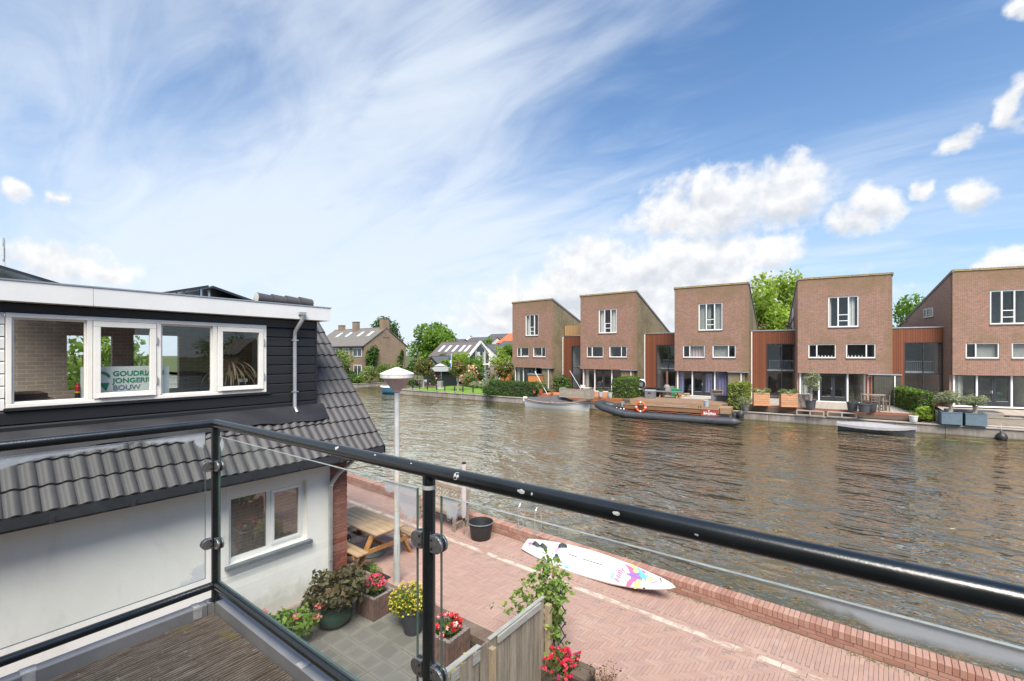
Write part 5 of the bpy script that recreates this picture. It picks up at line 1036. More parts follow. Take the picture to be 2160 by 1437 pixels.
# ------------------------------------------------------------------ boats
def text_mesh(s, size, mat, parent, loc, rot, name='lettering', bold=0.0, shear=0.0, ext=.002, align='LEFT', sx=1.0):
    cu = bpy.data.curves.new('t', 'FONT'); cu.body = s; cu.size = size; cu.extrude = ext; cu.offset = bold; cu.shear = shear; cu.align_x = align; cu.resolution_u = 3
    o = bpy.data.objects.new('t', cu); COL.objects.link(o); bpy.context.view_layer.update()
    me = bpy.data.meshes.new_from_object(o.evaluated_get(bpy.context.evaluated_depsgraph_get())); bpy.data.objects.remove(o)
    me.materials.clear(); ob = link_mesh(name, me, mat, parent, loc=loc, rot=rot); ob.scale = (sx,1,1); return ob
M_hull = MT('white_hull', (.66,.66,.64), .35, .05, 2); M_canvas = MT('grey_canvas_cover', (.085,.085,.09), .85, .2, 4); M_rub = MT('teak_rubbing_strake', (.42,.27,.20), .6, .2, 5)
def hull_fn(L, beam, free, draft, sheer, bowrake, sternw):
    def f(u, v):
        # u stern..bow, v keel..sheer on one side
        w = beam/2*(sternw+(1-sternw)*math.sin(min(1,u/.55)*math.pi/2)) if u < .55 else beam/2*(1-((u-.55)/.45)**2.4)
        top = free+sheer*(2*u-.9)**2
        z = -draft+(top+draft)*v; fl = (.55+.45*v**.6) if v > .001 else .45
        x = L*u+bowrake*v*(u**3)
        return x, max(.012,w)*fl, z
    return f
def sloop(label, p, rz):
    t = thing('sloop', label, 'boat', p, rz); L = 6.5; f = hull_fn(L, 2.15, .62, .25, .26, .18, .62); b = MB()
    for s in (1,-1): b.grid(lambda u,v: (f(u,v)[0], s*f(u,v)[1], f(u,v)[2]), 26, 7)
    b.add([(f(0,v/6)[0],s*f(0,v/6)[1],f(0,v/6)[2]) for s in (1,-1) for v in range(7)], [(i,i+1,i+8,i+7) for i in range(6)])
    b.build('hull', M_hull, t, smooth=True)
    for s in (1,-1): MB().tube([(f(u/24,1)[0],s*(f(u/24,1)[1]+.02),f(u/24,1)[2]) for u in range(25)], .045, 6).build('rubbing_strake', M_rub, t, smooth=True)
    for s in (1,-1): MB().tube([(f(u/24,.82)[0],s*(f(u/24,.82)[1]+.012),f(u/24,.82)[2]) for u in range(25)], .018, 5).build('hull_line', MT('grey_line',(.25,.24,.23),.6,.1,5), t)
    MB().grid(lambda u,v: (f(u,1)[0], (2*v-1)*f(u,1)[1], f(u,1)[2]-.05), 20, 6).build('deck', M_hull, t)
    # sagging cover over hoops
    def cv(u, v):
        uu = .02+.76*u; w = f(uu,1)[1]*.96; s = 2*v-1; hgt = .10+.42*math.sin(min(1,u*1.25)*math.pi*.5)*(1 if u < .72 else max(.05,1-(u-.72)/.29))+.12*math.exp(-((u-.62)/.07)**2)
        return (L*uu, s*w, f(uu,1)[2]+.03+hgt*(1-abs(s)**2.2)+.02*math.sin(u*40+s*5)*(1-abs(s)))
    MB().grid(cv, 46, 18).build('canvas_cover', M_canvas, t, smooth=True)
    MB().grid(lambda u,v: (L*.78+.05+.10*v, (2*u-1)*.6, .62+.03+.30*v), 6, 2).build('windscreen', M_pane, t)
    for s in (1,-1): MB().tube([(L*.80,s*.55,.70),(L*.80,s*.55,.86),(L*.93,s*.25,.98),(L*.93,s*.25,.82)], .018, 6).build('grab_rail', M_alu, t); MB().tube([(L*.40,s*1.03,.64),(L*.42,s*1.03,.72),(L*.5,s*1.03,.72),(L*.52,s*1.03,.66)], .015, 5).build('cleat_rail', M_alu, t)
    MB().box(-.55,-.05,-.10,.10,.45,.95).build('outboard_cowl', M_hull, t, bevel=.08); MB().prism([(-.15,.6),(-.42,.6),(-.38,.0),(-.75,-.25),(-.70,-.40),(-.15,-.35)], 'y', -.07,.07).build('outboard_leg', M_grey, t, bevel=.02)
    MB().tube([(-.1,.3,.5),(-.5,.9,.0),(-.4,1.2,-.2)], .02, 5).build('swim_step', M_alu, t)
    MB().tube([(L*.99,0,.92),(L*.95,1.2,1.4)], .014, 4).build('mooring_line', M_potw, t)
    MB().tube([(L*.30,1.2,.5),(L*.02,1.1,3.4)], .035, 6).build('raised_pole', M_alu, t); MB().tube([(L*.985,.05,.9),(L*.68,.3,3.6)], .035, 6).build('raised_pole', M_alu, t); MB().tube([(L*.12,1.15,.5),(L*.07,1.1,2.2)], .012, 4).build('thin_pole', M_alu, t)
    return t
a = Vector((-25.6,36.75,QZ)); sloop('white sloop under a dark grey canvas cover, bow to the right', a, .045)
# long inflatable workboat
wb = thing('workboat', 'long grey inflatable workboat with timber bulwarks and an outboard motor', 'boat', (-17.6,34.95,QZ), .085)
M_tubeg = MT('grey_inflatable', (.042,.046,.054), .5, .15, 2); M_bul = MT('bulwark_timber', (.22,.105,.05), .6, .3, 3, grain=(.5,5,5)); M_in = MT('inside_timber', (.30,.19,.11), .7, .25, 3, grain=(.5,5,5))
for s in (0,1):
    y = 0 if s == 0 else 2.3
    pts = [(.1,1.15,.98),(.25,1.15+(y-1.15)*.55,.93),(.9,1.15+(y-1.15)*.85,.70),(2.2,y,.40),(3.0,y,.26),(6.5,y,.24),(9.6,y,.26),(10.7,y,.30)]
    MB().tube(pts, [.34,.35,.36,.36,.36,.36,.36,.34], 16, cap=False).build('tube', M_tubeg, wb, smooth=True)
    MB().lathe([(.34,0),(.30,.18),(.12,.5),(.02,.55)], n=16).build('tube_end', M_tubeg, wb, loc=(10.68,y,.30), rot=(0,R(90),0), smooth=True)
    for x in (2.9,6.4): MB().tube([(x-.03,y,.25),(x+.03,y,.25)], .368, 16).build('seam_band', MT('darker_rubber',(.07,.075,.085),.6,.1,4), wb)
MB().lathe([(.345,-.2),(.35,0),(.345,.2)], n=16).build('bow_cap', M_tubeg, wb, loc=(.1,1.15,.97), rot=(R(90),0,0), smooth=True)
MB().box(1.6,10.6,.1,2.2,.05,.14).build('floor', M_black, wb)
MB().box(2.4,10.4,.30,.36,.35,.86).build('side_band', M_black, wb); MB().box(2.4,10.4,1.94,2.0,.35,.86).build('side_band', M_black, wb)
MB().box(2.5,9.7,.16,.30,.80,1.18).build('bulwark', M_bul, wb, bevel=.01); MB().box(2.5,9.7,.12,.36,1.181,1.22).build('bulwark_cap', M_in, wb)
MB().box(2.5,9.7,2.0,2.14,.80,1.45).build('bulwark', M_in, wb, bevel=.01); MB().box(2.5,2.6,.30,2.0,.5,1.15).build('end_board', M_bul, wb); MB().box(9.6,9.7,.36,2.0,.5,1.30).build('end_board', M_in, wb)
MB().box(2.6,9.6,.40,1.95,.62,.72).build('hold_floor', M_in, wb)
MB().box(9.75,10.5,.5,1.9,.5,1.35).build('engine_box', M_in, wb, bevel=.01)
sg = MB().box(8.5,9.65,.125,.155,.58,1.16).build('sign_board', MT('sign_red',(.26,.045,.035),.6,.12,4), wb)
text_mesh('BAGRO', .25, M_white, sg, (8.68,.12,.74), (R(90),0,0), bold=.012)
[MB().box(8.92+k*.05,8.955+k*.05,.119,.123,.645,.675).build('small_mark', M_white, sg) for k in range(7)]; MB().add([(8.98,.12,1.10),(9.12,.12,1.10),(9.05,.12,.97)],[(0,2,1)]).build('mark', M_white, sg); MB().box(8.68,8.9,.119,.123,.985,1.0).build('mark_line', M_white, sg)
for k in range(7): MB().box(3.2+k*1.0,3.24+k*1.0,-.02,.02,.58,.78).build('stanchion', M_black, wb)
MB().tube([(2.6+k*.25,-.03,.70+.03*math.cos(k*math.pi/2)) for k in range(30)], .018, 5).build('grab_rope', MT('orange_rope',(.45,.13,.06),.8,.2,8), wb)
MB().tube([(8.8,-.2,.5),(9.0,-.37,.3),(9.2,-.4,.22),(9.45,-.36,.35),(9.55,-.15,.55)], .02, 5).build('hanging_rope', M_black, wb)
MB().box(.9,2.3,.5,1.8,.55,.70).build('bow_deck', M_grey, wb, bevel=.03); MB().box(1.2,2.4,.7,1.6,.70,.95).build('bow_cover', M_tubeg, wb, bevel=.08); MB().box(2.35,2.5,.25,.6,.9,1.45).build('bow_post', M_zinc, wb)
for x,y in ((1.9,.35),(2.3,.2),(2.6,.12)): MB().lathe([(.02,0),(.07,.05),(.07,.14),(.02,.2)], (x,y,.62), 8).build('fitting', M_alu, wb, smooth=True)
MB().box(7.2,8.0,1.0,1.35,.73,1.05).build('console', M_black, wb, bevel=.04); MB().tube([(8.1,1.2,.72),(8.15,1.2,1.28),(8.3,1.2,1.30),(8.35,1.2,.72)], .03, 6).build('hoop', M_black, wb); MB().box(5.6,7.2,.9,1.4,1.19,1.24).build('table_board', M_zinc, wb); [MB().box(x,x+.05,1.1,1.2,.72,1.19).build('table_leg', M_zinc, wb) for x in (5.8,7.0)]
MB().box(10.3,10.45,.6,1.7,.1,.75).build('transom', M_black, wb)
MB().lathe([(.08,-.1),(.17,.0),(.20,.2),(.18,.42),(.10,.52),(.02,.54)], n=14, sx=1.35).build('outboard_cowl', M_black, wb, loc=(10.95,1.15,.55), rot=(0,R(24),0), smooth=True); MB().prism([(10.7,.7),(11.0,.6),(11.05,.0),(11.3,-.3),(10.8,-.35)], 'y', 1.07,1.23).build('outboard_leg', M_black, wb, bevel=.02)
for k in range(6): MB().tube([(10.2+random.uniform(-.2,.2),.4+k*.25,.5),(10.5,.4+k*.25,.8+random.uniform(0,.25)),(10.7,.6+k*.15,.55)], .035, 5).build('hose', M_black, wb)
lr = thing('lifebuoy', 'orange lifebuoy with white bands hanging on the long workboat', 'lifebuoy', (-13.55,35.15,.12), .085)
MB().tube([(.36*math.cos(a),0,.36*math.sin(a)) for a in [i*math.pi/16 for i in range(32)]], .095, 10, True).build('ring', MT('buoy_orange',(.72,.085,.02),.5,.08,5), lr, smooth=True)
for k in range(4):
    a0 = k*math.pi/2+math.pi/2; MB().tube([(.36*math.cos(a0+j*.06),0,.36*math.sin(a0+j*.06)) for j in (-2,-1,0,1,2)], .099, 10).build('band', M_white, lr, smooth=True)
# covered rowing boat
rb = thing('rowing_boat', 'small dark rowing boat under a pale grey cover by the far quay', 'boat', (-.85,38.15,QZ), .03); L = 3.9; f = hull_fn(L, 1.55, .38, .15, .10, .15, .75); b = MB()
for s in (1,-1): b.grid(lambda u,v: (f(u,v)[0], s*f(u,v)[1], f(u,v)[2]), 20, 5)
b.add([(f(0,v/5)[0],s*f(0,v/5)[1],f(0,v/5)[2]) for s in (1,-1) for v in range(6)], [(i,i+1,i+7,i+6) for i in range(5)]); b.build('hull', MT('slate_hull',(.05,.06,.075),.45,.15,3), rb, smooth=True)
def cvr(u, v):
    s = 2*v-1; uu = min(.985,max(.0,u)); w = f(uu,1)[1]+.05; rim = f(uu,1)[2]+.03; e = 1-max(0,(abs(s)-.8)/.2)**1.5
    return (L*u+.15*u**3+(-.05 if u < .02 else 0), math.copysign(min(1,abs(s)/.85),s)*w, rim+.22*math.sin(math.pi*min(1,u*1.05+.04))*(1-min(1,abs(s)/.85)**1.6)-(.16 if abs(s) > .86 else 0)+.008*math.sin(u*70)*abs(s))
MB().grid(cvr, 44, 22).build('canvas_cover', MT('pale_canvas',(.30,.29,.295),.85,.1,4), rb, smooth=True)
MB().tube([(L,0,.4),(L+.4,.6,.6)], .012, 4).build('mooring_line', M_black, rb)
bb = thing('blue_boat', 'little blue boat with a white cover behind the lamp post', 'boat', (-50.6,38.4,QZ), .1); f2 = hull_fn(3.0, 1.9, .75, .1, .12, .2, .8); b = MB()
for s in (1,-1): b.grid(lambda u,v: (3.0-f2(u,v)[0], s*f2(u,v)[1], f2(u,v)[2]), 16, 5)
b.add([(3-f2(0,v/5)[0],s*f2(0,v/5)[1],f2(0,v/5)[2]) for s in (1,-1) for v in range(6)], [(i,i+1,i+7,i+6) for i in range(5)]); b.build('hull', MT('blue_hull',(.06,.19,.30),.5,.2,3), bb, smooth=True)
MB().grid(lambda u,v: (3.0-f2(u,1)[0], (2*v-1)*(f2(u,1)[1]+.05), f2(u,1)[2]+.03+.28*(1-(2*v-1)**2)*math.sin(math.pi*min(1,.15+u))), 16, 10).build('canvas_cover', M_potw, bb, smooth=True)
by = thing('red_buoy', 'red ball buoy hanging at the quay corner by the blue boat', 'buoy', (-46.75,38.1,-.35), 0); MB().lathe([(.05,-.5),(.32,-.38),(.48,-.1),(.46,.2),(.25,.45),(.08,.55),(.02,.56)], n=16).build('ball', MT('buoy_red',(.60,.05,.035),.5,.1,4), by, smooth=True); MB().tube([(0,0,.55),(.35,0,.30)], .03, 5).build('rope', M_potw, by)

wb.scale = (1,1,.86)
# ------------------------------------------------------------------ neighbouring house with the dormer
NB = Vector((-7.93,3.0,PZ))
nh = thing('neighbour_house', 'white rendered house with grey tiled roof and black boarded dormer beside the balcony', 'house', NB)
M_dplank = MT('black_boarding', (.0095,.0105,.013), .55, .2, 3, grain=(5,.5,5), rnd=.15)
M_lead = MT('lead_flashing', (.013,.013,.016), .6, .3, 7, bump=.5)
def npart(b, name, mat, smooth=False, bevel=0, rot=None, at=(0,0,0)):
    return b.build(name, mat, nh, smooth, bevel, Vector(at)-NB, rot)
RW = (0,0,R(90))          # wall frame: local x -> world Y, local -y -> world +X
WHOLE = (3.08,4.38,.95,2.03)
npart(wall_holes(MB(), -4,4.83,-.3,2.55,[WHOLE],.22), 'gable_wall', M_render, rot=RW, at=(-7.93,0,0))
# plain brick pier at the corner, brick by brick
pier = npart(MB().box(-8.2,-7.945,4.832,5.19,-.4,2.6), 'pier_core', M_mortar)
M_pier = PIECES('pier_brick', [(.26,.085,.055), (.20,.065,.048), (.30,.115,.075), (.23,.08,.06)], .85, .3, 30, lichen=(.30,.13,.09))
bvs, bfs = shared_piece((.02,.103,0,.052), .003); bvh, bfh = shared_piece((.02,.049,0,.052), .003); bm = []
for vs_, fs_ in ((bvs,bfs),(bvh,bfh)):
    me = bpy.data.meshes.new('brick'); me.from_pydata(vs_, [], fs_); me.materials.append(M_pier); bm.append(me)
for c in range(45):
    ys = ((4.832+.105,0),(4.832+.21+.055,1),(4.832+.21+.11+.05-.05,1)) if c % 2 else ((4.832+.051,1),(4.832+.105+.108,0))
    seq = [(0,4.937),(1,5.095)] if c % 2 else [(1,4.883),(0,5.043)]
    for k,y in seq:
        o = bpy.data.objects.new('brick', bm[k]); COL.objects.link(o); o.parent = pier; o.location = (-7.945+random.uniform(-.002,.003), y, -.1+c*.0605)
    if c % 2: 
        o = bpy.data.objects.new('brick', bm[1]); COL.objects.link(o); o.parent = pier; o.location = (-7.945, 5.19-.0, -.1+c*.0605); o.location.y = 5.165; o.scale = (1,.42,1)
    else:
        o = bpy.data.objects.new('brick', bm[1]); COL.objects.link(o); o.parent = pier; o.location = (-7.945, 5.172, -.1+c*.0605); o.scale = (1,.42,1)
npart(MB().box(-12.4,-8.2,-4,5.18,-.4,2.4), 'house_body', M_obrick)
# window in the white wall
M_coat = GLASS('reflective_window_glass', (.5,.52,.5), 3.2, 1.6)
y0,y1,z0,z1 = WHOLE; ym = 3.74
wf = bars(MB(), y0,y1,z0,z1,.07,.09,.16,(ym,)).build('window', M_white, nh, bevel=.006, loc=Vector((-7.93,0,0))-NB, rot=RW)
bars(MB(), ym+.035,y1-.07,z0+.07,z1-.07,.055,.07,.14).build('casement', M_white, wf, bevel=.006)
pane(wf, y0+.07,ym-.035,z0+.07,z1-.07,.12,M_coat); pane(wf, ym+.09,y1-.125,z0+.125,z1-.125,.11,M_coat)
MB().box(y0-.06,y1+.06,-.09,.09,z0-.065,z0-.003).build('sill', MT('slate_sill',(.10,.125,.145),.45,.2,5), wf, bevel=.006)
room(wf, y0,y1,.22,.55,z0,z1,MT('dark_wall',(.035,.03,.03),.9,.1,3))
# roof
TAN = 1.07; SA = math.atan(TAN); EX, EZ = -7.5, 2.46; cS, sS = math.cos(SA), math.sin(SA)
def rp(s, Y, n=0): return Vector((EX-s*cS+n*sS, Y, EZ+s*sS+n*cS))
SL = 2.72/cS
for ya_,yb_,L_ in ((-4,4.56,.72),(4.562,5.72,2.72)): npart(MB().prism([(EX,EZ-.10),(EX-L_,EZ+L_*TAN-.10),(EX-L_,EZ+L_*TAN-.02),(EX,EZ-.02)], 'y', ya_, yb_), 'roof_deck', M_dark)
for ya_,yb_,xr in ((-4,4.56,-12.1),(4.562,5.74,-10.2)): npart(MB().prism([(xr,2.5+(13+xr)*1.02-.05),(-13.0,2.5),(-13.0,2.58),(xr,2.5+(13+xr)*1.02+.03)], 'y', ya_, yb_), 'rear_roof', M_rtile)
npart(MB().prism([(-7.9,2.4),(-10.22,5.2),(-12.4,2.4)], 'y', 5.0, 5.18), 'gable_top', M_obrick)
def tile_mesh():
    n = 26; w = .312; l = .42; tv = []; tf = []
    def hgt(s):
        k = (s*2) % 1.0 if s < 1 else 1.0
        return .030*max(0,math.sin(min(1,max(0,(k-.28)/.72))*math.pi))**.8 if k >= .28 else .0
    for j,(y,dz) in enumerate(((0,.030),(.008,.036),(l,.004))):
        for i in range(n+1): s = i/n; tv.append((s*w, y, dz+hgt(s*.999)-(.006 if j == 0 else 0)))
    for j in range(2):
        for i in range(n): a = j*(n+1)+i; tf.append((a,a+1,a+n+2,a+n+1))
    o = len(tv)
    for i in range(n+1): s = i/n; tv.append((s*w, .004, hgt(s*.999)+.004))
    for i in range(n): tf.append((o+i,o+i+1,i+1,i))
    me = bpy.data.meshes.new('roof_tile'); me.from_pydata(tv, [], tf); me.materials.append(M_rtile)
    me.polygons.foreach_set('use_smooth', [True]*len(tf)); me.set_sharp_from_angle(angle=R(50)); return me
tm = tile_mesh(); rotm = Matrix(((0,-cS,sS),(1,0,0),(0,sS,cS))).to_euler()
for k in range(11):
    for i in range(32):
        Y = 5.74-.30*(i+1)
        if k >= 4 and Y < 4.5: continue
        if Y < -1.2: continue
        o = bpy.data.objects.new('roof_tile', tm); COL.objects.link(o); o.parent = nh
        o.location = rp(k*.352+random.uniform(-.004,.004), Y+random.uniform(-.002,.002), random.uniform(-.002,.002))-NB; o.rotation_euler = (rotm.x+random.uniform(-.008,.008), rotm.y+random.uniform(-.008,.008), rotm.z+random.uniform(-.008,.008))
npart(MB().prism([(EX+.03,EZ-.12),(EX-2.72,EZ+2.72*TAN-.14),(EX-2.72,EZ+2.72*TAN+.03),(EX+.03,EZ+.02)], 'y', 5.722, 5.75), 'verge_board', M_rtile)
npart(MB().box(EX+.005,EX+.03,-4,5.75,EZ-.11,EZ+.02), 'eave_board', M_dark); npart(MB().box(-7.92,EX,-4,5.70,EZ-.14,EZ-.11), 'soffit', M_dark)
for y in np.arange(-.5,5.6,.75): npart(MB().box(EX+.03,EX+.045,y,y+.05,EZ-.13,EZ-.04), 'gutter_clip', M_dark)
npart(MB().tube([(-7.86,4.80,-.1),(-7.86,4.80,1.85),(-7.80,4.92,2.05),(-7.62,5.2,2.33)], .04, 10), 'downpipe', M_zinc, True)
for z in (.45,1.85): npart(MB().tube([(-7.86,4.80,z-.015),(-7.86,4.80,z+.015)], .047, 10), 'pipe_bracket', M_alu)
for i in range(4):
    ya = 4.50+i*.31; npart(MB().tube([(-10.2,ya,EZ+3.04),(-10.2,ya+.30,EZ+3.025)], [.128,.112], 14), 'ridge_tile', M_rtile, True)
npart(MB().lathe([(.118,0),(.118,.012),(.02,.02)], n=14), 'ridge_end', MT('pale_mortar',(.5,.47,.42),.9,.1,9), rot=(R(90),0,0), at=(-10.2,4.50,EZ+3.04))
# dormer
DX = -8.25
[npart(MB().box(-10.9,DX-.02,a,b_,3.0,4.95), 'dormer_side', M_dplank) for a,b_ in ((4.55,4.70),(-4,-3.9))]
def plank(ya, yb, za, zb, mat=M_dplank, t=.025):
    b = MB().prism([(DX-.02,za),(DX+t,za+.004),(DX+t,zb-.03),(DX+t-.014,zb-.008),(DX-.02,zb)], 'y', ya, yb); return b.build('plank', mat, nh, loc=-NB)
for k in range(8): plank(3.80,4.70,3.62+k*.166,3.62+(k+1)*.166)
plank(-4,4.70,3.44,3.618); plank(-4,4.70,3.26,3.438); plank(-4,3.80,4.815,4.95)
for k in range(8): plank(-4,.72,3.62+k*.15,3.62+(k+1)*.15, MT('white_boarding',(.74,.73,.70),.5,.05,3))
npart(MB().box(DX-.02,DX+.03,4.702,4.735,3.2,4.95), 'corner_trim', M_dplank)
npart(MB().grid(lambda u,v: rp(.80+.02*math.sin(u*31)+.015*math.sin(u*83)+(.36-.02*math.sin(u*31))*v, -4+8.86*u, .075+.012*math.sin(u*60+v*3)+.03*v) if v < .99 else Vector((DX+.03, -4+8.86*u, 3.36)), 160, 5), 'flashing', M_lead, True)
WX = DX+.012
wy = [.73,1.49,2.25,2.99,3.79]; wz0, wz1 = 3.645, 4.81
fr = MB()
fr.box(WX-.06,WX+.035,wy[0],wy[4],wz0,wz0+.05).box(WX-.06,WX+.035,wy[0],wy[4],wz1-.055,wz1)
for i,y in enumerate(wy): a,b_ = (y,y+.05) if i == 0 else (y-.05,y) if i == 4 else (y-.028,y+.028); fr.box(WX-.058,WX+.033,a,b_,wz0+.05,wz1-.055)
dw = npart(fr, 'dormer_window', M_cream, bevel=.006)
def yz_frame(ya, yb, za, zb, w, xa, xb): return MB().box(xa,xb,ya,yb,za,za+w).box(xa,xb,ya,yb,zb-w,zb).box(xa+.002,xb-.002,ya,ya+w,za+w,zb-w).box(xa+.002,xb-.002,yb-w,yb,za+w,zb-w)
def yz_pane(parent, ya, yb, za, zb, x, mat): return MB().add([(x,ya,za),(x,yb,za),(x,yb,zb),(x,ya,zb)],[(0,1,2,3)]).build('pane', mat, parent)
M_dglass = GLASS('dormer_glass', (.88,.91,.90), 2.0, 1.5)
for i in range(4):
    a,b_ = wy[i]+.03,wy[i+1]-.03; a = a+.02 if i == 0 else a; b_ = b_-.02 if i == 3 else b_
    if i in (1,3):
        cf = yz_frame(a+.004,b_-.004,wz0+.055,wz1-.06,.075,WX-.02,WX+.05).build('casement', M_cream, dw, bevel=.006); yz_pane(cf, a+.075,b_-.075,wz0+.125,wz1-.13,WX+.01,M_dglass)
        MB().box(WX+.02,WX+.075,a+.05,b_-.05,wz0+.068,wz0+.085).build('drip_bar', M_cream, cf)
        for z in (wz0+.28,wz1-.30): MB().tube([(WX+.052,b_+.004,z-.05),(WX+.052,b_+.004,z+.05)], .011, 8).build('hinge', M_alu, cf)
    else:
        yz_frame(a,b_,wz0+.05,wz1-.055,.022,WX-.04,WX-.005).build('bead', M_cream, dw); yz_pane(dw, a+.02,b_-.02,wz0+.07,wz1-.075,WX-.02,M_dglass)
npart(MB().box(DX,DX+.055,wy[0]-.02,wy[4]+.07,wz0-.035,wz0-.004), 'dormer_sill', M_dplank)
M_fascia = MT('white_fascia', (.70,.70,.68), .5, .04, 1.5)
npart(MB().box(-8.08,-8.055,-4,1.494,4.945,5.185), 'fascia_panel', M_fascia); npart(MB().box(-8.08,-8.055,1.498,4.92,4.945,5.185), 'fascia_panel', M_fascia); npart(MB().box(-10.9,-8.08,4.895,4.92,4.945,5.185), 'fascia_panel', M_fascia)
[npart(MB().box(xa_,xb_,ya_,yb_,4.951,5.17), 'dormer_roof', M_dark) for xa_,xb_,ya_,yb_ in ((-10.9,-8.08,1.44,4.89),(-10.9,-8.08,-4,-3.4),(-8.5,-8.08,-3.398,1.438),(-10.9,-10.5,-3.398,1.438))]; npart(MB().box(-10.5,-8.5,-3.4,1.44,5.12,5.14), 'added_rooflight', M_pane); npart(MB().box(-8.10,-8.045,-4,4.935,5.187,5.205).box(-10.9,-8.10,4.88,4.935,5.187,5.205), 'roof_trim', M_zinc)  # roof opening and pane are added, unseen, to brighten the room below
npart(MB().box(-8.24,-8.08,-4,4.89,4.942,4.950), 'dormer_soffit', M_fascia)
npart(MB().tube([(-8.03,4.34,5.05),(-8.03,4.34,4.93),(-8.08,4.31,4.84),(-8.17,4.28,4.72),(-8.18,4.28,4.60),(-8.18,4.28,3.36),(-8.15,4.285,3.28),(-8.10,4.29,3.24)], .034, 10), 'dormer_downpipe', M_zinc, True)
npart(MB().box(-8.055,-7.99,4.28,4.40,5.02,5.07), 'pipe_head', M_zinc)
for z in (3.62,4.56): npart(MB().tube([(-8.18,4.28,z-.014),(-8.18,4.28,z+.014)], .041, 10).box(-8.2,-8.16,4.22,4.34,z-.008,z+.008), 'pipe_bracket', M_alu)
# room behind the dormer
npart(MB().add([(-10.6,-3.8,3.3),(DX-.06,-3.8,3.3),(DX-.06,4.54,3.3),(-10.6,4.54,3.3),(-10.6,-3.8,4.9),(DX-.06,-3.8,4.9),(DX-.06,4.54,4.9),(-10.6,4.54,4.9)], [(0,1,2,3),(0,4,5,1),(3,2,6,7)]), 'room_shell', MT('light_room_wall',(.62,.59,.55),.9,.06,2))
npart(wall_holes(MB(), -3.8,4.54,3.3,4.9,[(1.62,2.2,3.7,4.62),(2.5,3.2,3.65,4.66)],.1), 'room_back_wall', BRICK('brown_brick',(.46,.34,.29),(.40,.29,.24),(.56,.48,.43),amt=.15), rot=RW, at=(-10.5,0,0))
sgn = thing('company_sign', 'white sign with green and grey lettering inside the dormer window', 'sign', (-8.40,1.93,3.66))
M_green = MT('sign_green', (.005,.22,.10), .6, .05, 3); M_sgrey = MT('sign_grey', (.19,.22,.24), .6, .05, 3)
MB().box(-.012,0,-.50,.50,0,.47).build('board', MT('sign_white',(.66,.70,.69),.5,.03,2), sgn)
for s,z,m_ in (('GOUDRIAAN',.335,M_green),('JONGERIUS',.235,M_green),('BOUW',.135,M_sgrey)): text_mesh(s, .098, m_, sgn, (.003,-.165,z), (R(90),0,R(90)), bold=.0022, sx=1.02)
MB().tube([(.004,-.285+.085*math.cos(a),.30+.085*math.sin(a)) for a in [R(20+i*14) for i in range(18)]], .017, 6).build('emblem_ring', M_green, sgn); MB().add([(.005,-.33,.24),(.005,-.20,.24),(.005,-.235,.13)],[(0,2,1)]).add([(.005,-.36,.15),(.005,-.335,.20),(.005,-.30,.11),(.005,-.35,.08)],[(0,3,2,1)]).build('emblem', M_green, sgn)
yk = thing('yucca_plant', 'yucca with drooping leaves behind the dormer window nearest the downpipe', 'plant', (-8.75,3.42,3.3))
yb_ = MB(); yb2 = MB()
def strap(b, a, e0, e1, L, w, z):
    pts = []; x,y,zz = 0,0,z; n = 7
    for i in range(n+1):
        e = e0+(e1-e0)*i/n; ww = w*math.sin(math.pi*(.12+.88*(1-i/n))*.9)+.002; sx,sy = -math.sin(a)*ww, math.cos(a)*ww
        pts.append(((x+sx,y+sy,zz),(x-sx,y-sy,zz))); x += L/n*math.cos(e)*math.cos(a); y += L/n*math.cos(e)*math.sin(a); zz += L/n*math.sin(e)
    b.add([q for p in pts for q in p], [(2*i,2*i+1,2*i+3,2*i+2) for i in range(n)])
for i in range(30): strap(yb_, random.uniform(0,6.28), R(random.uniform(35,88)), R(random.uniform(-30,60)), random.uniform(.32,.52), .013, .86)
for i in range(42): strap(yb2, random.uniform(0,6.28), R(random.uniform(-10,30)), R(-88), random.uniform(.45,.75), .012, random.uniform(.70,.86))
yb_.build('leaves', MT('yucca_green',(.06,.11,.045),.5,.25,5), yk); yb2.build('withered_leaves', MT('yucca_dry',(.22,.17,.10),.8,.25,5), yk); MB().tube([(0,0,.1),(.01,0,.88)], [.04,.03], 8).build('trunk', M_bark, yk); MB().lathe([(.10,0),(.14,.18),(.15,.2)], n=14).build('pot', M_potd, yk); MB().box(.20,.212,.06,.20,.52,.58).build('tag', M_potw, yk)
sb = thing('spray_can', 'red and black spray can standing inside the dormer window', 'can', (-8.40,1.40,3.70)); MB().lathe([(.028,.0),(.028,.08)], n=12).build('lower_half', M_black, sb); MB().lathe([(.0285,.081),(.0285,.10)], n=12).build('yellow_band', MT('yellow_paint',(.6,.42,.03),.5,.1,4), sb); MB().lathe([(.028,.101),(.028,.165),(.018,.18),(.016,.205)], n=12).build('upper_half', MT('red_paint',(.4,.02,.02),.45,.1,4), sb)
dk = thing('desk', 'cluttered dark desk inside the leftmost dormer window', 'desk', (-8.95,.95,3.31)); MB().box(-.3,.4,-.9,.25,.36,.40).build('desk_top', M_sill, dk); [MB().box(x,x+.05,y,y+.05,0,.36).build('leg', M_sill, dk) for x in (-.28,.33) for y in (-.88,.18)]
MB().box(-.1,.3,-.2,.2,.401,.47).build('folder', MT('brown_leather',(.07,.04,.035),.6,.2,5), dk); MB().box(-.08,.28,-.55,.16,.472,.49).build('wooden_strip', M_slat, dk); MB().box(.05,.3,-.5,-.25,.402,.62).build('machine', M_black, dk)
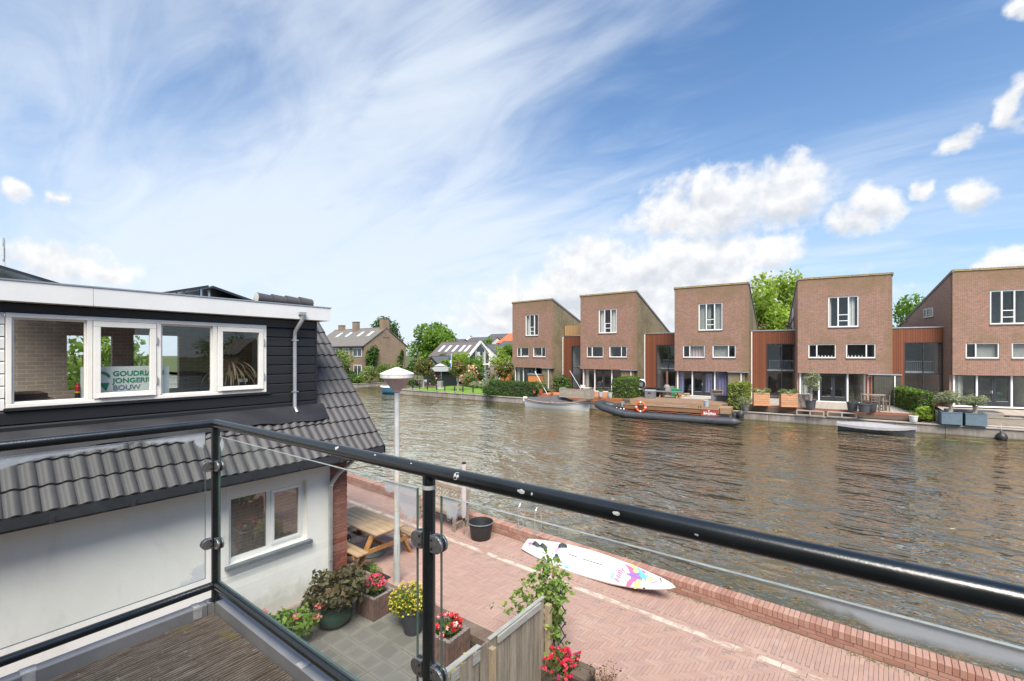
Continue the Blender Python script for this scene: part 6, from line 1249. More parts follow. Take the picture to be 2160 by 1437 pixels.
ls = thing('lamp_shade', 'round white lamp hanging inside the leftmost dormer window', 'lamp', (-8.8,.68,4.52)); MB().lathe([(.02,.12),(.13,.10),(.19,.0),(.17,-.12),(.12,-.2),(.02,-.22)], n=18).build('shade', M_curtw, ls, smooth=True); MB().tube([(0,0,.12),(0,0,.37)], .008, 5).build('cord', M_black, ls)
# solar panels on the dormer roof
M_pv = MT('solar_cells', (.012,.014,.022), .15, .2, 3); 
for i,(ya,yb,za,zb) in enumerate(((.62,1.37,5.46,5.24),(2.30,3.05,5.24,5.46),(3.11,3.90,5.46,5.24))):
    t = thing('solar_panel', ('solar panel at the left edge of the dormer roof','middle solar panel on the dormer roof, sloping up to the right','solar panel nearest the ridge tiles on the dormer roof')[i], 'solar panel', (-9.4,(ya+yb)/2,5.19), 0, 'solar panels on the dormer roof'); m_ = (ya+yb)/2; l = (yb-ya)/2
    MB().prism([(-l,za-5.19-.035),(l,zb-5.19-.035),(l,zb-5.19),(-l,za-5.19)], 'x', -.95, .75).build('panel', M_pv, t); MB().prism([(-l,za-5.19-.037),(l,zb-5.19-.037),(l,zb-5.19+.002),(-l,za-5.19+.002)], 'x', .75, .762).build('frame', M_dark, t)
    hy = l-.03 if zb > za else -l+.03
    for x in (-.6,.5): MB().box(x,x+.03,hy-.015,hy+.015,0,.22).build('strut', M_alu, t); MB().obox((x+.05,-l,.02),(x+.05,l,.02),.03,.02).build('rail', M_alu, t)
# ------------------------------------------------------------------ the house this balcony belongs to
oh = thing('own_house', 'brick house wall behind the balcony', 'house', (2,-1.35,PZ))
wo = wall_holes(MB(), -7,5.0,-.3,7.2,[(-1.0,1.1,3.05,5.3),(-4.6,-2.4,3.05,5.3)],.3).build('wall', M_obrick, oh, rot=(0,0,R(180)))
for a,b_ in ((-1.0,1.1),(-4.6,-2.4)):
    w_ = bars(MB(), a,b_,3.05,5.3,.08,.06,.16,((a+b_)/2,)).build('window', M_white, oh, rot=(0,0,R(180))); pane(w_, a+.08,b_-.08,3.13,5.22,.1,M_opane)
MB().box(-5.0,7,-6,-.3,-.3,7.2).build('house_body', M_obrick, oh)
# ------------------------------------------------------------------ balcony
BX, BY = -2.864, 1.046; TZ, LZ = 3.914, 3.009; DKZ = 2.868
bal = thing('balcony', 'weathered grooved timber balcony deck edged with grey metal coping', 'balcony', (-1,0,DKZ))
bl0 = -Vector((-1,0,DKZ))
def mk_board():
    t = NT('weathered_decking'); v = t.world(); g = t.noise(t.world((9,1.2,9)), 5, 6, .7); n = t.noise(v, 3.2, 5, .65, .5); f = t.noise(v, 90, 4, .7); sp = t.noise(v, 40, 3, .75)
    c = t.mix(t.ramp(g, .3, .7), (.095,.074,.058), (.255,.215,.175)); c = t.mix(t.m('MULTIPLY', t.ramp(n, .45, .75), .6), c, (.11,.08,.06)); c = t.mix(t.m('MULTIPLY', t.ramp(sp, .62, .72), .6), c, (.42,.40,.36))
    m2 = t.noise(t.world((1.2,5,1)), 1.9, 4, .65, .4); sx = t.n('ShaderNodeSeparateXYZ'); t.L.new(v, sx.inputs[0])
    edge = t.ramp(sx.outputs[1], .72, 1.02); c = t.mix(t.m('MULTIPLY', t.ramp(t.m('ADD', m2, t.m('MULTIPLY', edge, .16)), .70, .80), .7), c, (.19,.165,.045))
    return t.done(t.pr(c, .9, 0.0, .25, f, .003, .8))
M_board = mk_board()
def board_profile(w):
    n = 10; p = [(0,-.045)]; g = w/n
    for i in range(n): a = i*g; p += [(a+g*.12,-.014),(a+g*.22,0),(a+g*.68,0),(a+g*.80,-.014)]
    return p+[(w,-.045)]
x = -2.838; i = 0
while x < .9:
    w = .172; pr_ = board_profile(w); n = len(pr_); b = MB()
    for j,y in enumerate((-1.33,1.028)): b.v += [(x+p[0],y,DKZ+p[1]) for p in pr_]
    b.f = [(k,k+1,n+k+1,n+k) for k in range(n-1)]; b.f += [tuple(range(n,2*n))]
    o = b.build('deck_board', M_board, bal, loc=bl0+Vector((0,0,random.uniform(-.002,.002)))); x += w+.012
MB().box(-2.84,1.0,-1.3,1.03,DKZ-.12,DKZ-.08).build('joists', M_black, bal, loc=bl0); MB().box(-2.90,1.0,-1.3,1.09,DKZ-.35,DKZ-.122).build('slab', M_grey, bal, loc=bl0)
def mk_coping():
    t = NT('grey_coping'); v = t.world(); n = t.noise(v, 2.6, 5, .6, .4); f = t.noise(v, 30, 4, .7)
    c = t.mix(t.ramp(n, .3, .72), (.27,.27,.28), (.37,.365,.365)); c = t.mix(t.m('MULTIPLY', t.ramp(f, .6, .8), .35), c, (.16,.15,.14))
    return t.done(t.pr(c, t.m('ADD', .38, t.m('MULTIPLY', n, .25)), .25, .5, f, .001, .4))
M_cop = mk_coping(); CT = DKZ+.058
MB().box(-2.905,-2.842,-1.3,.999,DKZ-.03,CT).build('coping', M_cop, bal, bevel=.004, loc=bl0); MB().add([(-2.905,1.0,CT),(-2.842,1.0,CT),(-2.842,1.032,CT),(-2.905,1.095,CT),(-2.905,1.0,DKZ-.05),(-2.842,1.0,DKZ-.05),(-2.842,1.032,DKZ-.05),(-2.905,1.095,DKZ-.05)],[(0,1,2,3),(1,5,6,2),(0,3,7,4),(0,4,5,1),(3,2,6,7)]).build('coping', M_cop, bal, loc=bl0)
MB().add([(-2.842,1.034,CT),(1.0,1.034,CT),(1.0,1.097,CT),(-2.905,1.097,CT),(-2.842,1.034,DKZ-.05),(1.0,1.034,DKZ-.05),(1.0,1.097,DKZ-.05),(-2.905,1.097,DKZ-.05)],[(0,1,2,3),(0,4,5,1),(1,5,6,2),(2,6,7,3)]).build('coping', M_cop, bal, loc=bl0)
M_patch = MT('sealant_patch', (.46,.45,.44), .8, .3, 30)
for xx,yy,wx,wy_ in ((-2.873,.32,.06,.05),(-2.873,.95,.06,.03),(-1.95,1.066,.05,.06)): MB().box(xx-wx/2,xx+wx/2,yy-wy_/2,yy+wy_/2,CT,CT+.003).build('seam', M_patch, bal, loc=bl0)
for yy in (.32,.95): MB().box(-2.842,-2.839,yy-.02,yy+.02,DKZ,CT).build('seam', M_patch, bal, loc=bl0)
rail = thing('balcony_railing', 'dark green black tube railing with glass panels around the balcony', 'railing', (BX,BY,CT))
r0 = -Vector((BX,BY,CT))
def mk_rail():
    t = NT('railing_paint'); v = t.world(); n = t.noise(v, 6, 5, .65); f = t.noise(v, 120, 3, .7); ch = t.noise(v, 16, 4, .6); sc2 = t.noise(t.world((3,30,30)), 6, 4, .7)
    c = t.mix(t.ramp(n, .3, .7), (.008,.011,.012), (.014,.018,.020)); c = t.mix(t.m('MULTIPLY', t.ramp(f, .70, .76), .5), c, (.30,.32,.33)); c = t.mix(t.m('MULTIPLY', t.ramp(sc2, .68, .76), .25), c, (.2,.22,.23))
    return t.done(t.pr(c, t.m('ADD', .18, t.m('MULTIPLY', n, .14)), 0.0, .85, f, .0006, .5))
M_rail = mk_rail(); M_chip = MT('bare_metal_chip', (.52,.53,.52), .5, .2, 40)
MB().tube([(BX,-1.33,TZ),(BX,BY-.02,TZ),(BX+.006,BY-.006,TZ),(BX+.02,BY,TZ),(1.0,BY,TZ)], .0235, 24).build('top_rail', M_rail, rail, True, loc=r0)
MB().tube([(BX,-1.33,LZ),(BX,BY-.02,LZ)], .021, 20).build('bottom_rail', M_rail, rail, True, loc=r0); MB().tube([(BX+.02,BY,LZ),(1.0,BY,LZ)], .021, 20).build('bottom_rail', M_rail, rail, True, loc=r0)
PX2 = -1.13
for px_,py_ in ((BX,BY),(PX2,BY),(.60,BY)):
    pp = MB().tube([(px_,py_,CT),(px_,py_,TZ-.01)], .0215, 20).build('post', M_rail, rail, True, loc=r0)
    MB().tube([(px_,py_,CT),(px_,py_,CT+.006)], .032, 16).build('foot_plate', M_rail, pp)
    if px_ == PX2: MB().tube([(px_,py_,TZ-.060),(px_,py_,TZ-.047)], .0222, 20).build('worn_band', M_chip, pp)
def chip(x, ang, sx, sz, seed):
    rs = random.Random(seed); n = 11; pts = []
    for k in range(n):
        q = 2*math.pi*k/n; u = sx*math.cos(q)*rs.uniform(.65,1.1); a = ang+sz*math.sin(q)*rs.uniform(.65,1.1)
        pts.append((x+u, BY-.0238*math.cos(a), TZ+.0238*math.sin(a)))
    MB().add([(x,BY-.0239*math.cos(ang),TZ+.0239*math.sin(ang))]+pts, [(0,k+1,(k+1)%n+1) for k in range(n)]).build('paint_chip', M_chip, rail, loc=r0)
for x,a,sx,sz,s in ((-1.64,.7,.012,.35,1),(-.985,.42,.012,.62,2),(-.735,.30,.014,.28,3),(-.70,.28,.004,.18,4),(-.455,.20,.010,.22,5),(-1.40,.9,.006,.12,6),(-1.20,.8,.005,.1,7),(-.27,-.1,.006,.12,8)): chip(x,a,sx,sz,s)
def RGLASS(name, w, h_, top, bottom, left, right, corners, seed):
    t = NT(name); tc = t.n('ShaderNodeTexCoord'); sp = t.n('ShaderNodeSeparateXYZ'); t.L.new(tc.outputs['Object'], sp.inputs[0]); u, vv = sp.outputs[0], sp.outputs[2]
    mp = t.n('ShaderNodeMapping'); t.L.new(tc.outputs['Object'], mp.inputs[0]); mp.inputs['Location'].default_value = (seed,0,seed)
    n = t.noise(mp.outputs[0], 3.0, 4, .55); nf = t.noise(mp.outputs[0], 22, 4, .6); n1 = t.noise(mp.outputs[0], 1.3, 2, .5)
    fog = None
    for d, amt in ((t.m('SUBTRACT', h_, vv), top), (vv, bottom), (u, left), (t.m('SUBTRACT', w, u), right)):
        if amt <= 0: continue
        e = t.m('SUBTRACT', t.m('MULTIPLY', t.ramp(t.m('ADD', n1, t.m('MULTIPLY', t.m('SUBTRACT', n, .5), .7)), .40, .62), amt), t.m('ADD', d, t.m('MULTIPLY', t.m('SUBTRACT', nf, .5), .016)))
        k = t.ramp(e, .0, .022); fog = k if fog is None else t.m('MAXIMUM', fog, k)
    for cu, cv_, cr_ in corners:
        du = t.m('SUBTRACT', u, cu); dv = t.m('SUBTRACT', vv, cv_); ds = t.m('ADD', t.m('SQRT', t.m('ADD', t.m('MULTIPLY', du, du), t.m('MULTIPLY', dv, dv))), t.m('MULTIPLY', t.m('SUBTRACT', t.noise(mp.outputs[0], 9, 5, .6, .8), .5), .16))
        k = t.m('SUBTRACT', 1.0, t.ramp(ds, cr_*.6, cr_)); fog = k if fog is None else t.m('MAXIMUM', fog, k)
    tr = t.n('ShaderNodeBsdfTransparent'); tr.inputs[0].default_value = (.88,.92,.905,1)
    gl = t.n('ShaderNodeBsdfGlossy'); gl.inputs['Roughness'].default_value = .004
    fr_ = schlick(t, .05)
    mx = t.n('ShaderNodeMixShader'); t.set(mx.inputs[0], fr_); t.L.new(tr.outputs[0], mx.inputs[1]); t.L.new(gl.outputs[0], mx.inputs[2])
    df = t.n('ShaderNodeBsdfDiffuse'); df.inputs[0].default_value = (.90,.95,.97,1); tl = t.n('ShaderNodeBsdfTranslucent'); tl.inputs[0].default_value = (.90,.95,.97,1); ad = t.n('ShaderNodeMixShader'); t.L.new(df.outputs[0], ad.inputs[1]); t.L.new(tl.outputs[0], ad.inputs[2])
    m2 = t.n('ShaderNodeMixShader'); t.set(m2.inputs[0], t.m('MULTIPLY', fog, .74)); t.L.new(mx.outputs[0], m2.inputs[1]); t.L.new(ad.outputs[0], m2.inputs[2])
    return t.done(m2.outputs[0])
M_gedge = MT('green_glass_edge', (.10,.17,.145), .15, .2, 9); M_gtop = MT('pale_glass_edge', (.42,.46,.44), .3, .3, 9)
def gpanel(loc, rz, w, z0, z1, fog, seed):
    h_ = z1-z0; p = MB().add([(0,0,0),(w,0,0),(w,0,h_),(0,0,h_)],[(0,1,2,3)]).build('glass_panel', RGLASS('railing_glass_%d' % seed, w, h_, *fog, seed), rail, loc=Vector((*loc,z0))+r0, rot=(0,0,rz))
    e = .0045
    for b in (MB().box(0,.0015,-e,e,0,h_), MB().box(w-.0015,w,-e,e,0,h_)): b.build('side_edge', M_gedge, p)
    MB().box(.0016,w-.0016,-e,e,h_-.001,h_).build('top_edge', M_gtop, p); MB().box(.0016,w-.0016,-e,e,0,.001).build('bottom_edge', M_gedge, p); return p
gpanel((BX,-.62), R(90), 1.615, 3.062, 3.868, (.075,.035,0,0,((1.60,.78,.05),(1.58,.05,.05))), 1)
gpanel((-2.81,BY), 0, 1.625, 3.045, 3.846, (.012,0,0,0,((1.58,.77,.085),(1.50,.80,.06),(.03,.76,.03))), 2)
gpanel((-1.072,BY), 0, 1.60, 3.045, 3.842, (.045,.0,0,0,((.045,.76,.045),)), 3)
M_clamp = MT('clamp_steel', (.36,.36,.365), .35, .35, 60, metal=.85, bump=.3)
def clamp(px_, z, sgn_, along='x'):
    t = MB(); pts = [(0,-.028),(.026,-.028)]+[(.026+.028*math.sin(a),-.028*math.cos(a)) for a in [math.pi*k/8 for k in range(1,8)]]+[(.026,.028),(0,.028)]
    for y in (-.0165,.0065):
        t.prism([(p[0],p[1]) for p in pts] if sgn_ > 0 else [(-p[0],p[1]) for p in pts][::-1], 'y', y, y+.010)
    t.box(*( (-.008,.012) if sgn_ > 0 else (-.012,.008) ), -.0063,.0063,-.028,.028)
    o = t.build('clamp', M_clamp, rail, bevel=.002, loc=Vector((px_[0],px_[1],z))+r0, rot=(0,0,0 if along == 'x' else R(90)))
    for zz in (-.014,.014): MB().tube([((.009*sgn_),-.0185,zz),((.009*sgn_),-.0155,zz)], .0045, 8).build('screw', M_black, o)
    MB().prism([(p[0]*.92,p[1]*.92) for p in pts] if sgn_ > 0 else [(-p[0]*.92,p[1]*.92) for p in pts][::-1], 'y', -.006, .006).build('rubber_pad', M_black, o)
for z in (3.68,3.25):
    clamp((BX,BY-.020), z, -1, 'y'); clamp((BX+.020,BY), z, 1); clamp((PX2-.020,BY), z, -1); clamp((PX2+.020,BY), z, 1)
# ------------------------------------------------------------------ things on the promenade
lp = thing('street_lamp', 'grey street lamp post with a wide white conical head', 'street lamp', (-6.88,5.56,0))
MB().lathe([(.062,-.02),(.060,.9),(.052,.92),(.050,3.62),(.045,3.66)], n=18).build('pole', MT('galvanised_pole',(.47,.47,.455),.5,.15,4,metal=.25), lp, smooth=True)
MB().lathe([(.07,3.60),(.085,3.64),(.16,3.72),(.27,3.86)], n=28).build('diffuser', MT('dusty_diffuser',(.40,.34,.33),.35,.18,4), lp, smooth=True)
MB().lathe([(.275,3.855),(.31,3.865),(.312,3.92),(.30,3.935)], n=32).build('rim', MT('dirty_white',(.62,.60,.57),.6,.2,9), lp, smooth=True)
MB().lathe([(.318,3.93),(.315,3.945),(.17,4.005),(.06,4.045),(.03,4.06),(.005,4.062)], n=32).build('cap', MT('white_cap',(.72,.71,.68),.6,.08,6), lp, smooth=True)
MB().box(.05,.056,-.03,.03,.5,.75).build('hatch', M_zinc, lp)
# sticker remains on the pole
MB().lathe([(.0535,1.35),(.0535,2.05)], n=18).build('sticker_residue', MT('sticker',(.50,.45,.38),.8,.2,10), lp)
M_pine = MT('oiled_pine', (.40,.265,.155), .65, .22, 4, grain=(.5,5,5), bump=.3, rnd=.12); M_pineleg = MT('oiled_pine_leg', (.40,.19,.06), .6, .25, 4, grain=(4,4,.8), bump=.3, rnd=.1)
pt = thing('picnic_table', 'oiled pine picnic table with benches beside the red brick corner', 'picnic table', (-8.45,5.97,0), R(-2.0))
for k in range(5): MB().box(-.92,.92,-.36+k*.146,-.36+k*.146+.136,.70,.735).build('top_plank', M_pine, pt, bevel=.006)
for s in (-1,1):
    for k in range(2): y = s*.64+(k-.5)*.13; MB().box(-.92,.92,y-.06,y+.06,.42,.455).build('seat_plank', M_pine, pt, bevel=.006)
for x in (-.70,.70):
    for s in (-1,1): MB().obox((x,s*.27,.70),(x,s*.66,.0),.045,.115,up=(1,0,0)).build('leg', M_pineleg, pt, bevel=.005)
    MB().box(x+.03,x+.07,-.76,.76,.33,.415).build('seat_bearer', M_pineleg, pt, bevel=.005); MB().box(x+.03,x+.07,-.35,.35,.615,.698).build('top_bearer', M_pineleg, pt, bevel=.005)
    for s in (-1,1):
        for z in (.37,.66): MB().tube([(x+.07,s*(.27+.39*(.70-z)/.7),z),(x+.085,s*(.27+.39*(.70-z)/.7),z)], .014, 8).build('bolt', M_alu, pt)
MB().box(-.66,.66,-.022,.022,.33,.40).build('stretcher', M_pineleg, pt); [MB().obox((s*.1,0,.36),(s*.62,0,.64),.04,.06).build('brace', M_pineleg, pt) for s in (-1,1)]
pb = thing('parasol_base', 'round green grey parasol foot under the picnic table', 'parasol foot', (-8.35,6.05,0)); MB().lathe([(.30,0),(.31,.03),(.27,.06),(.08,.085),(.04,.09)], n=24).build('foot', MT('green_concrete',(.13,.16,.14),.8,.2,10), pb, smooth=True); MB().tube([(0,0,.08),(0,0,.36)], .028, 12).build('socket', MT('green_tube',(.04,.07,.065),.5,.2,6), pb); MB().tube([(0,0,.36),(0,0,.38)], .036, 12).build('collar', MATS['green_tube'], pb)
bgp = thing('black_bag', 'black and yellow bag under the picnic table by the brick corner', 'bag', (-8.72,5.70,0), .3); MB().lathe([(.16,0),(.19,.05),(.16,.25),(.08,.42),(.02,.44)], n=12, sy=.6).build('sack', M_black, bgp, smooth=True); MB().obox((.09,-.02,.36),(.18,-.02,.04),.03,.02).build('yellow_strap', MATS['yellow_paint'], bgp)
# garden bench
gb = thing('garden_bench', 'weathered garden bench with a lattice back beside the low wall', 'bench', (-8.40,8.02,0), SROT); M_bw = MT('silvered_teak', (.33,.265,.205), .8, .3, 5, grain=(.6,5,5), rnd=.1, bump=.3)
for x in (-.66,.66): MB().box(x-.028,x+.028,-.03,.03,0,.62).build('leg', M_bw, gb); MB().obox((x,.44,0),(x,.50,.92),.055,.05,up=(1,0,0)).build('leg', M_bw, gb); MB().box(x-.035,x+.035,-.05,.48,.62,.65).build('armrest', M_bw, gb); MB().box(x-.02,x+.02,0,.44,.17,.21).build('side_rail', M_bw, gb)
for k in range(6): MB().box(-.65,.65,.0+k*.075,.06+k*.075,.42,.445).build('seat_slat', M_bw, gb)
MB().box(-.65,.65,-.02,.0,.36,.418).build('apron', M_bw, gb); MB().obox((-.64,.492,.86),(.64,.492,.86),.03,.10).build('top_rail', M_bw, gb); MB().obox((-.64,.47,.54),(.64,.47,.54),.03,.05).build('lower_rail', M_bw, gb)
for i in range(4):
    xa = -.62+i*.32; xb = xa+.24
    for p,q in (((xa,.565),(xb,.81)),((xb,.565),(xa,.81)),((xa+.12,.565),(xb,.69)),((xa,.69),(xa+.12,.81)),((xa,.69),(xa+.12,.565)),((xa+.12,.81),(xb,.69))): MB().obox((p[0],.474+(p[1]-.54)*.06,p[1]),(q[0],.474+(q[1]-.54)*.06,q[1]),.012,.022).build('lattice_bar', M_bw, gb)
    for xx in (xb+.025,xb+.06): MB().obox((xx,.475,.565),(xx,.488,.81),.012,.018).build('lattice_bar', M_bw, gb)
cp = thing('closed_parasol', 'closed pale parasol standing beside the garden bench', 'parasol', (-7.45,8.02,0)); MB().tube([(0,0,0),(0,0,1.74)], .016, 10).build('pole', M_bw, cp)
M_cloth = MT('pale_mauve_cloth', (.50,.455,.45), .9, .12, 5)
for k in range(6):
    a = k*1.047; MB().tube([(.022*math.cos(a),.022*math.sin(a),.40),(.042*math.cos(a),.042*math.sin(a),.55),(.034*math.cos(a),.034*math.sin(a),1.1),(.030*math.cos(a),.030*math.sin(a),1.68)], [.022,.026,.026,.022], 8).build('fold', M_cloth, cp, True); MB().lathe([(.014,0),(.018,.02),(.014,.05),(.004,.055)], (.030*math.cos(a),.030*math.sin(a),1.68), 8).build('rib_tip', M_black, cp, True)
MB().tube([(0,0,.33),(0,0,.42)], .03, 10).build('runner', M_black, cp)
tu = thing('black_tub', 'round black plastic tub in front of the low wall', 'tub', (-6.98,8.09,0)); MB().lathe([(.215,0),(.225,.01),(.275,.36),(.29,.365),(.298,.385),(.29,.40),(.275,.395),(.268,.37),(.22,.05),(.02,.045)], n=32).build('body', MT('black_rubber',(.028,.029,.031),.55,.2,7), tu, True)
MB().tube([(.292*math.cos(a),.292*math.sin(a),.385) for a in [i*math.pi/20 for i in range(40)]], .012, 8, True).build('rim', MT('scuffed_rim',(.17,.19,.21),.6,.25,12), tu, True)
lt = thing('swim_ladder', 'aluminium swim ladder hooked over the low wall left of the surfboard', 'ladder', s2w(-6.0,0,0), SROT)
for x in (-.24,.24):
    MB().tube([(x,.02,.25),(x,.02,.62),(x,.04,.74),(x,.10,.82),(x,.18,.82),(x,.24,.74),(x,.27,.60),(x,.30,-1.2)], .016, 10).build('rail', M_alu, lt, True); MB().box(x-.02,x+.02,.0,.24,.247,.262).build('foot', M_alu, lt)
for k in range(4): MB().box(-.24,.24,.27,.34,-1.05+k*.28,-1.02+k*.28).build('rung', M_alu, lt)
# windsurf board leaning on the wall
sf = thing('windsurf_board', 'white windsurf board with colourful graphics leaning against the low wall', 'surfboard', (0,0,0)); LB = 3.36
def outline(u):   # half width along the board, tail 0 .. nose 1
    return .305*(math.sin(math.pi*min(1,max(0,(.06+.94*u)))**.86)**.62)*(1 if u > .02 else .75+12*u*.25/.24*.24)
def ow_(u): return max(.004, .30*max(0,math.sin(math.pi*(.10+.90*u)))**.62)
b = MB(); NU, NV = 44, 20; vs_ = []
for i in range(NU+1):
    u = i/NU; w = ow_(u); th_ = .06*max(.08,math.sin(math.pi*(.06+.90*u)))**.6; rk = .10*max(0,(u-.62)/.38)**2
    for j in range(NV):
        a = 2*math.pi*j/NV; sy = math.copysign(abs(math.cos(a))**.55,math.cos(a)); sz = math.copysign(abs(math.sin(a))**.8,math.sin(a)); vs_.append((u*LB, sy*w, rk+th_*sz))
b.add(vs_, [(i*NV+j,i*NV+(j+1)%NV,(i+1)*NV+(j+1)%NV,(i+1)*NV+j)[::-1] for i in range(NU) for j in range(NV)]+[tuple(range(NV)), tuple(NU*NV+j for j in range(NV))[::-1]])
b.build('hull', MT('board_white',(.74,.74,.72),.35,.04,3), sf, True)
def bz(u): return .10*max(0,(u-.62)/.38)**2+.06*max(.08,math.sin(math.pi*(.06+.90*u)))**.6
def dec(pts, col, name='graphic'):
    """flat print on the deck: points (u along, y across), cut fine enough to follow the rocker"""
    n = len(pts); c = (sum(p[0] for p in pts)/n, sum(p[1] for p in pts)/n); V = []; Fc = []; K = 6
    up = lambda u,y: (u*LB, y, bz(u)*(1-.12*(abs(y)/max(.05,ow_(u)))**4)+.0035)
    for i in range(n):
        p, q = pts[i], pts[(i+1)%n]
        for s in range(K):
            o = len(V); f0, f1 = s/K, (s+1)/K
            for (a,f) in ((p,f0),(q,f0),(q,f1),(p,f1)): V.append(up(c[0]+(a[0]-c[0])*f, c[1]+(a[1]-c[1])*f))
            Fc.append((o,o+3,o+2,o+1) if False else (o,o+1,o+2,o+3))
    return MB().add(V, Fc).build(name, MT('print_%s' % col[0], col[1], .45, .05, 4), sf)
PINK = ('pink',(.78,.16,.34)); YEL = ('yellow',(.85,.66,.24)); TEAL = ('teal',(.16,.55,.55)); PUR = ('purple',(.30,.17,.55)); LIL = ('lilac',(.72,.36,.65)); NAVY = ('navy',(.07,.08,.22)); SKY = ('sky',(.30,.60,.80))
def ell(u0, y0, a, b_, rot, n=12): return [(u0+(a*math.cos(t)*math.cos(rot)-b_*math.sin(t)*math.sin(rot))/LB, y0+a*math.cos(t)*math.sin(rot)+b_*math.sin(t)*math.cos(rot)) for t in [2*math.pi*k/n for k in range(n)]]
dec([(.685,.20),(.755,.14),(.80,.0),(.795,-.12),(.765,-.10),(.745,.02),(.72,.12)], PINK); dec(ell(.765,-.15,.10,.05,R(75)), PINK)
dec([(.705,.225),(.745,.215),(.785,.12),(.78,.05),(.755,.08),(.735,.16)], YEL); dec(ell(.805,-.13,.11,.055,R(80)), YEL)
dec([(.765,.20),(.80,.14),(.835,.06),(.845,-.04),(.80,.02),(.775,.10)], TEAL); dec([(.715,-.01),(.805,.10),(.825,-.06)], PUR); dec([(.845,.10),(.885,.02),(.87,-.02),(.84,.02)], YEL); dec([(.80,.17),(.825,.13),(.82,.09),(.80,.13)], PINK); dec([(.83,.09),(.845,.10),(.855,.03),(.84,.02)], SKY)
for k in range(5): dec([(.855+k*.008,-.10+k*.026),(.858+k*.008,-.10+k*.026),(.893+k*.006,-.02+k*.014),(.890+k*.006,-.02+k*.014)], PUR, 'stripe')
for k in range(4): dec([(.815+k*.006,.10+k*.013),(.818+k*.006,.10+k*.013),(.845+k*.005,.13+k*.008),(.842+k*.005,.13+k*.008)], NAVY, 'stripe')
for k in range(16): u,y = .735+.055*random.random(), .10-.2*random.random(); dec(ell(.765+.016*math.sin(k*2.4),-.20+.018*k if k < 9 else .0+.012*(k-9)-.05,.010,.004,R(30*k)), NAVY, 'speckle')
for k in range(12): dec(ell(.80+.012*math.sin(k*2.1),-.19+.013*k,.006,.004,0,6), PINK, 'speckle')
dec([(.236,.09),(.252,.115),(.262,.08),(.262,.0),(.250,-.015),(.237,.04)], LIL)
for pts,c in (([(.02,.03),(.045,.07),(.06,.02),(.04,-.02)],PINK),([(.05,.06),(.07,.09),(.075,.04)],YEL),([(.03,-.02),(.05,-.01),(.04,-.06)],TEAL),([(.055,.02),(.075,.04),(.07,.0)],SKY)): dec(pts, c)
def btext(s, size, col, u, y, rot=0, sx=1, sh=0): text_mesh(s, size, MT('print_%s' % col[0], col[1], .45, .05, 4), sf, (u*LB, y, bz(u)+.004), (0,0,rot), 'lettering', bold=.002, shear=sh, ext=.0005, sx=sx)
btext('Hifly', .16, PINK, .705, -.22, R(90), 1.0, .3); btext('305', .09, TEAL, .665, -.19, R(90)); btext('305', .07, TEAL, .355, -.262, 0)
for k in range(11): dec([(.265+k*.0075,-.262),(.269+k*.0075,-.262),(.270+k*.0075,-.245),(.266+k*.0075,-.245)], (SKY,TEAL,PINK,LIL)[k%4], 'small_mark')
for u0,y0,L_,W2,nm in ((.33,.03,.27,.03,'fin_slot'),(.43,.02,.55,.055,'mast_track')):
    MB().box(u0*LB,u0*LB+L_,y0-W2/2,y0+W2/2,bz(u0)-.01,bz(u0)+.003).build(nm, M_white, sf); MB().box(u0*LB+.04,u0*LB+L_-.04,y0-.008,y0+.008,bz(u0),bz(u0)+.005).build(nm+'_groove', M_black, sf)
def strap_(u, y, rot):
    c = Vector((u*LB,y,bz(u))); d = Vector((math.cos(rot),math.sin(rot),0)); n_ = Vector((-d.y,d.x,0)); pts = [(-.095,.0),(-.085,.02),(-.05,.055),(0,.07),(.05,.055),(.085,.02),(.095,0)]
    vs2 = []; [vs2.extend([c+d*p[0]+n_*s+Vector((0,0,p[1]+e)) for s,e in ((-.032,0),(.032,0),(.032,.014),(-.032,.014))]) for p in pts]
    MB().add(vs2, [(4*i+a,4*i+(a+1)%4,4*i+4+(a+1)%4,4*i+4+a) for i in range(6) for a in range(4)]+[(0,3,2,1),(24,25,26,27)]).build('foot_strap', M_straps, sf, True)
M_straps = MT('strap_rubber', (.05,.052,.056), .7, .3, 18)
for u,y,r_ in ((.09,.03,R(-10)),(.15,.03,R(-12)),(.275,.155,R(22)),(.285,-.12,R(-40))): strap_(u,y,r_)
MB().tube([(.905*LB,.06,bz(.9)),(.915*LB,.075,bz(.9)+.025),(.925*LB,.03,bz(.9)+.02),(.92*LB,.0,bz(.9))], .008, 6).build('tow_eye', M_zinc, sf); MB().box(.845*LB,.852*LB,-.20,-.165,bz(.84)-.008,bz(.84)+.003).build('vent_plug', M_black, sf)
# lower edge on the bricks, upper edge on the wall: x axis tail -> nose
A = Vector((-5.80,8.22,.115)); Bn = Vector((-2.50,8.02,.20)); xa = (Bn-A).normalized(); up0 = Vector((0,-.50,.866)); ya = up0.cross(xa).normalized(); za = xa.cross(ya).normalized()
sf.matrix_world = Matrix(((xa.x,ya.x,za.x,A.x),(xa.y,ya.y,za.y,A.y),(xa.z,ya.z,za.z,A.z),(0,0,0,1)))

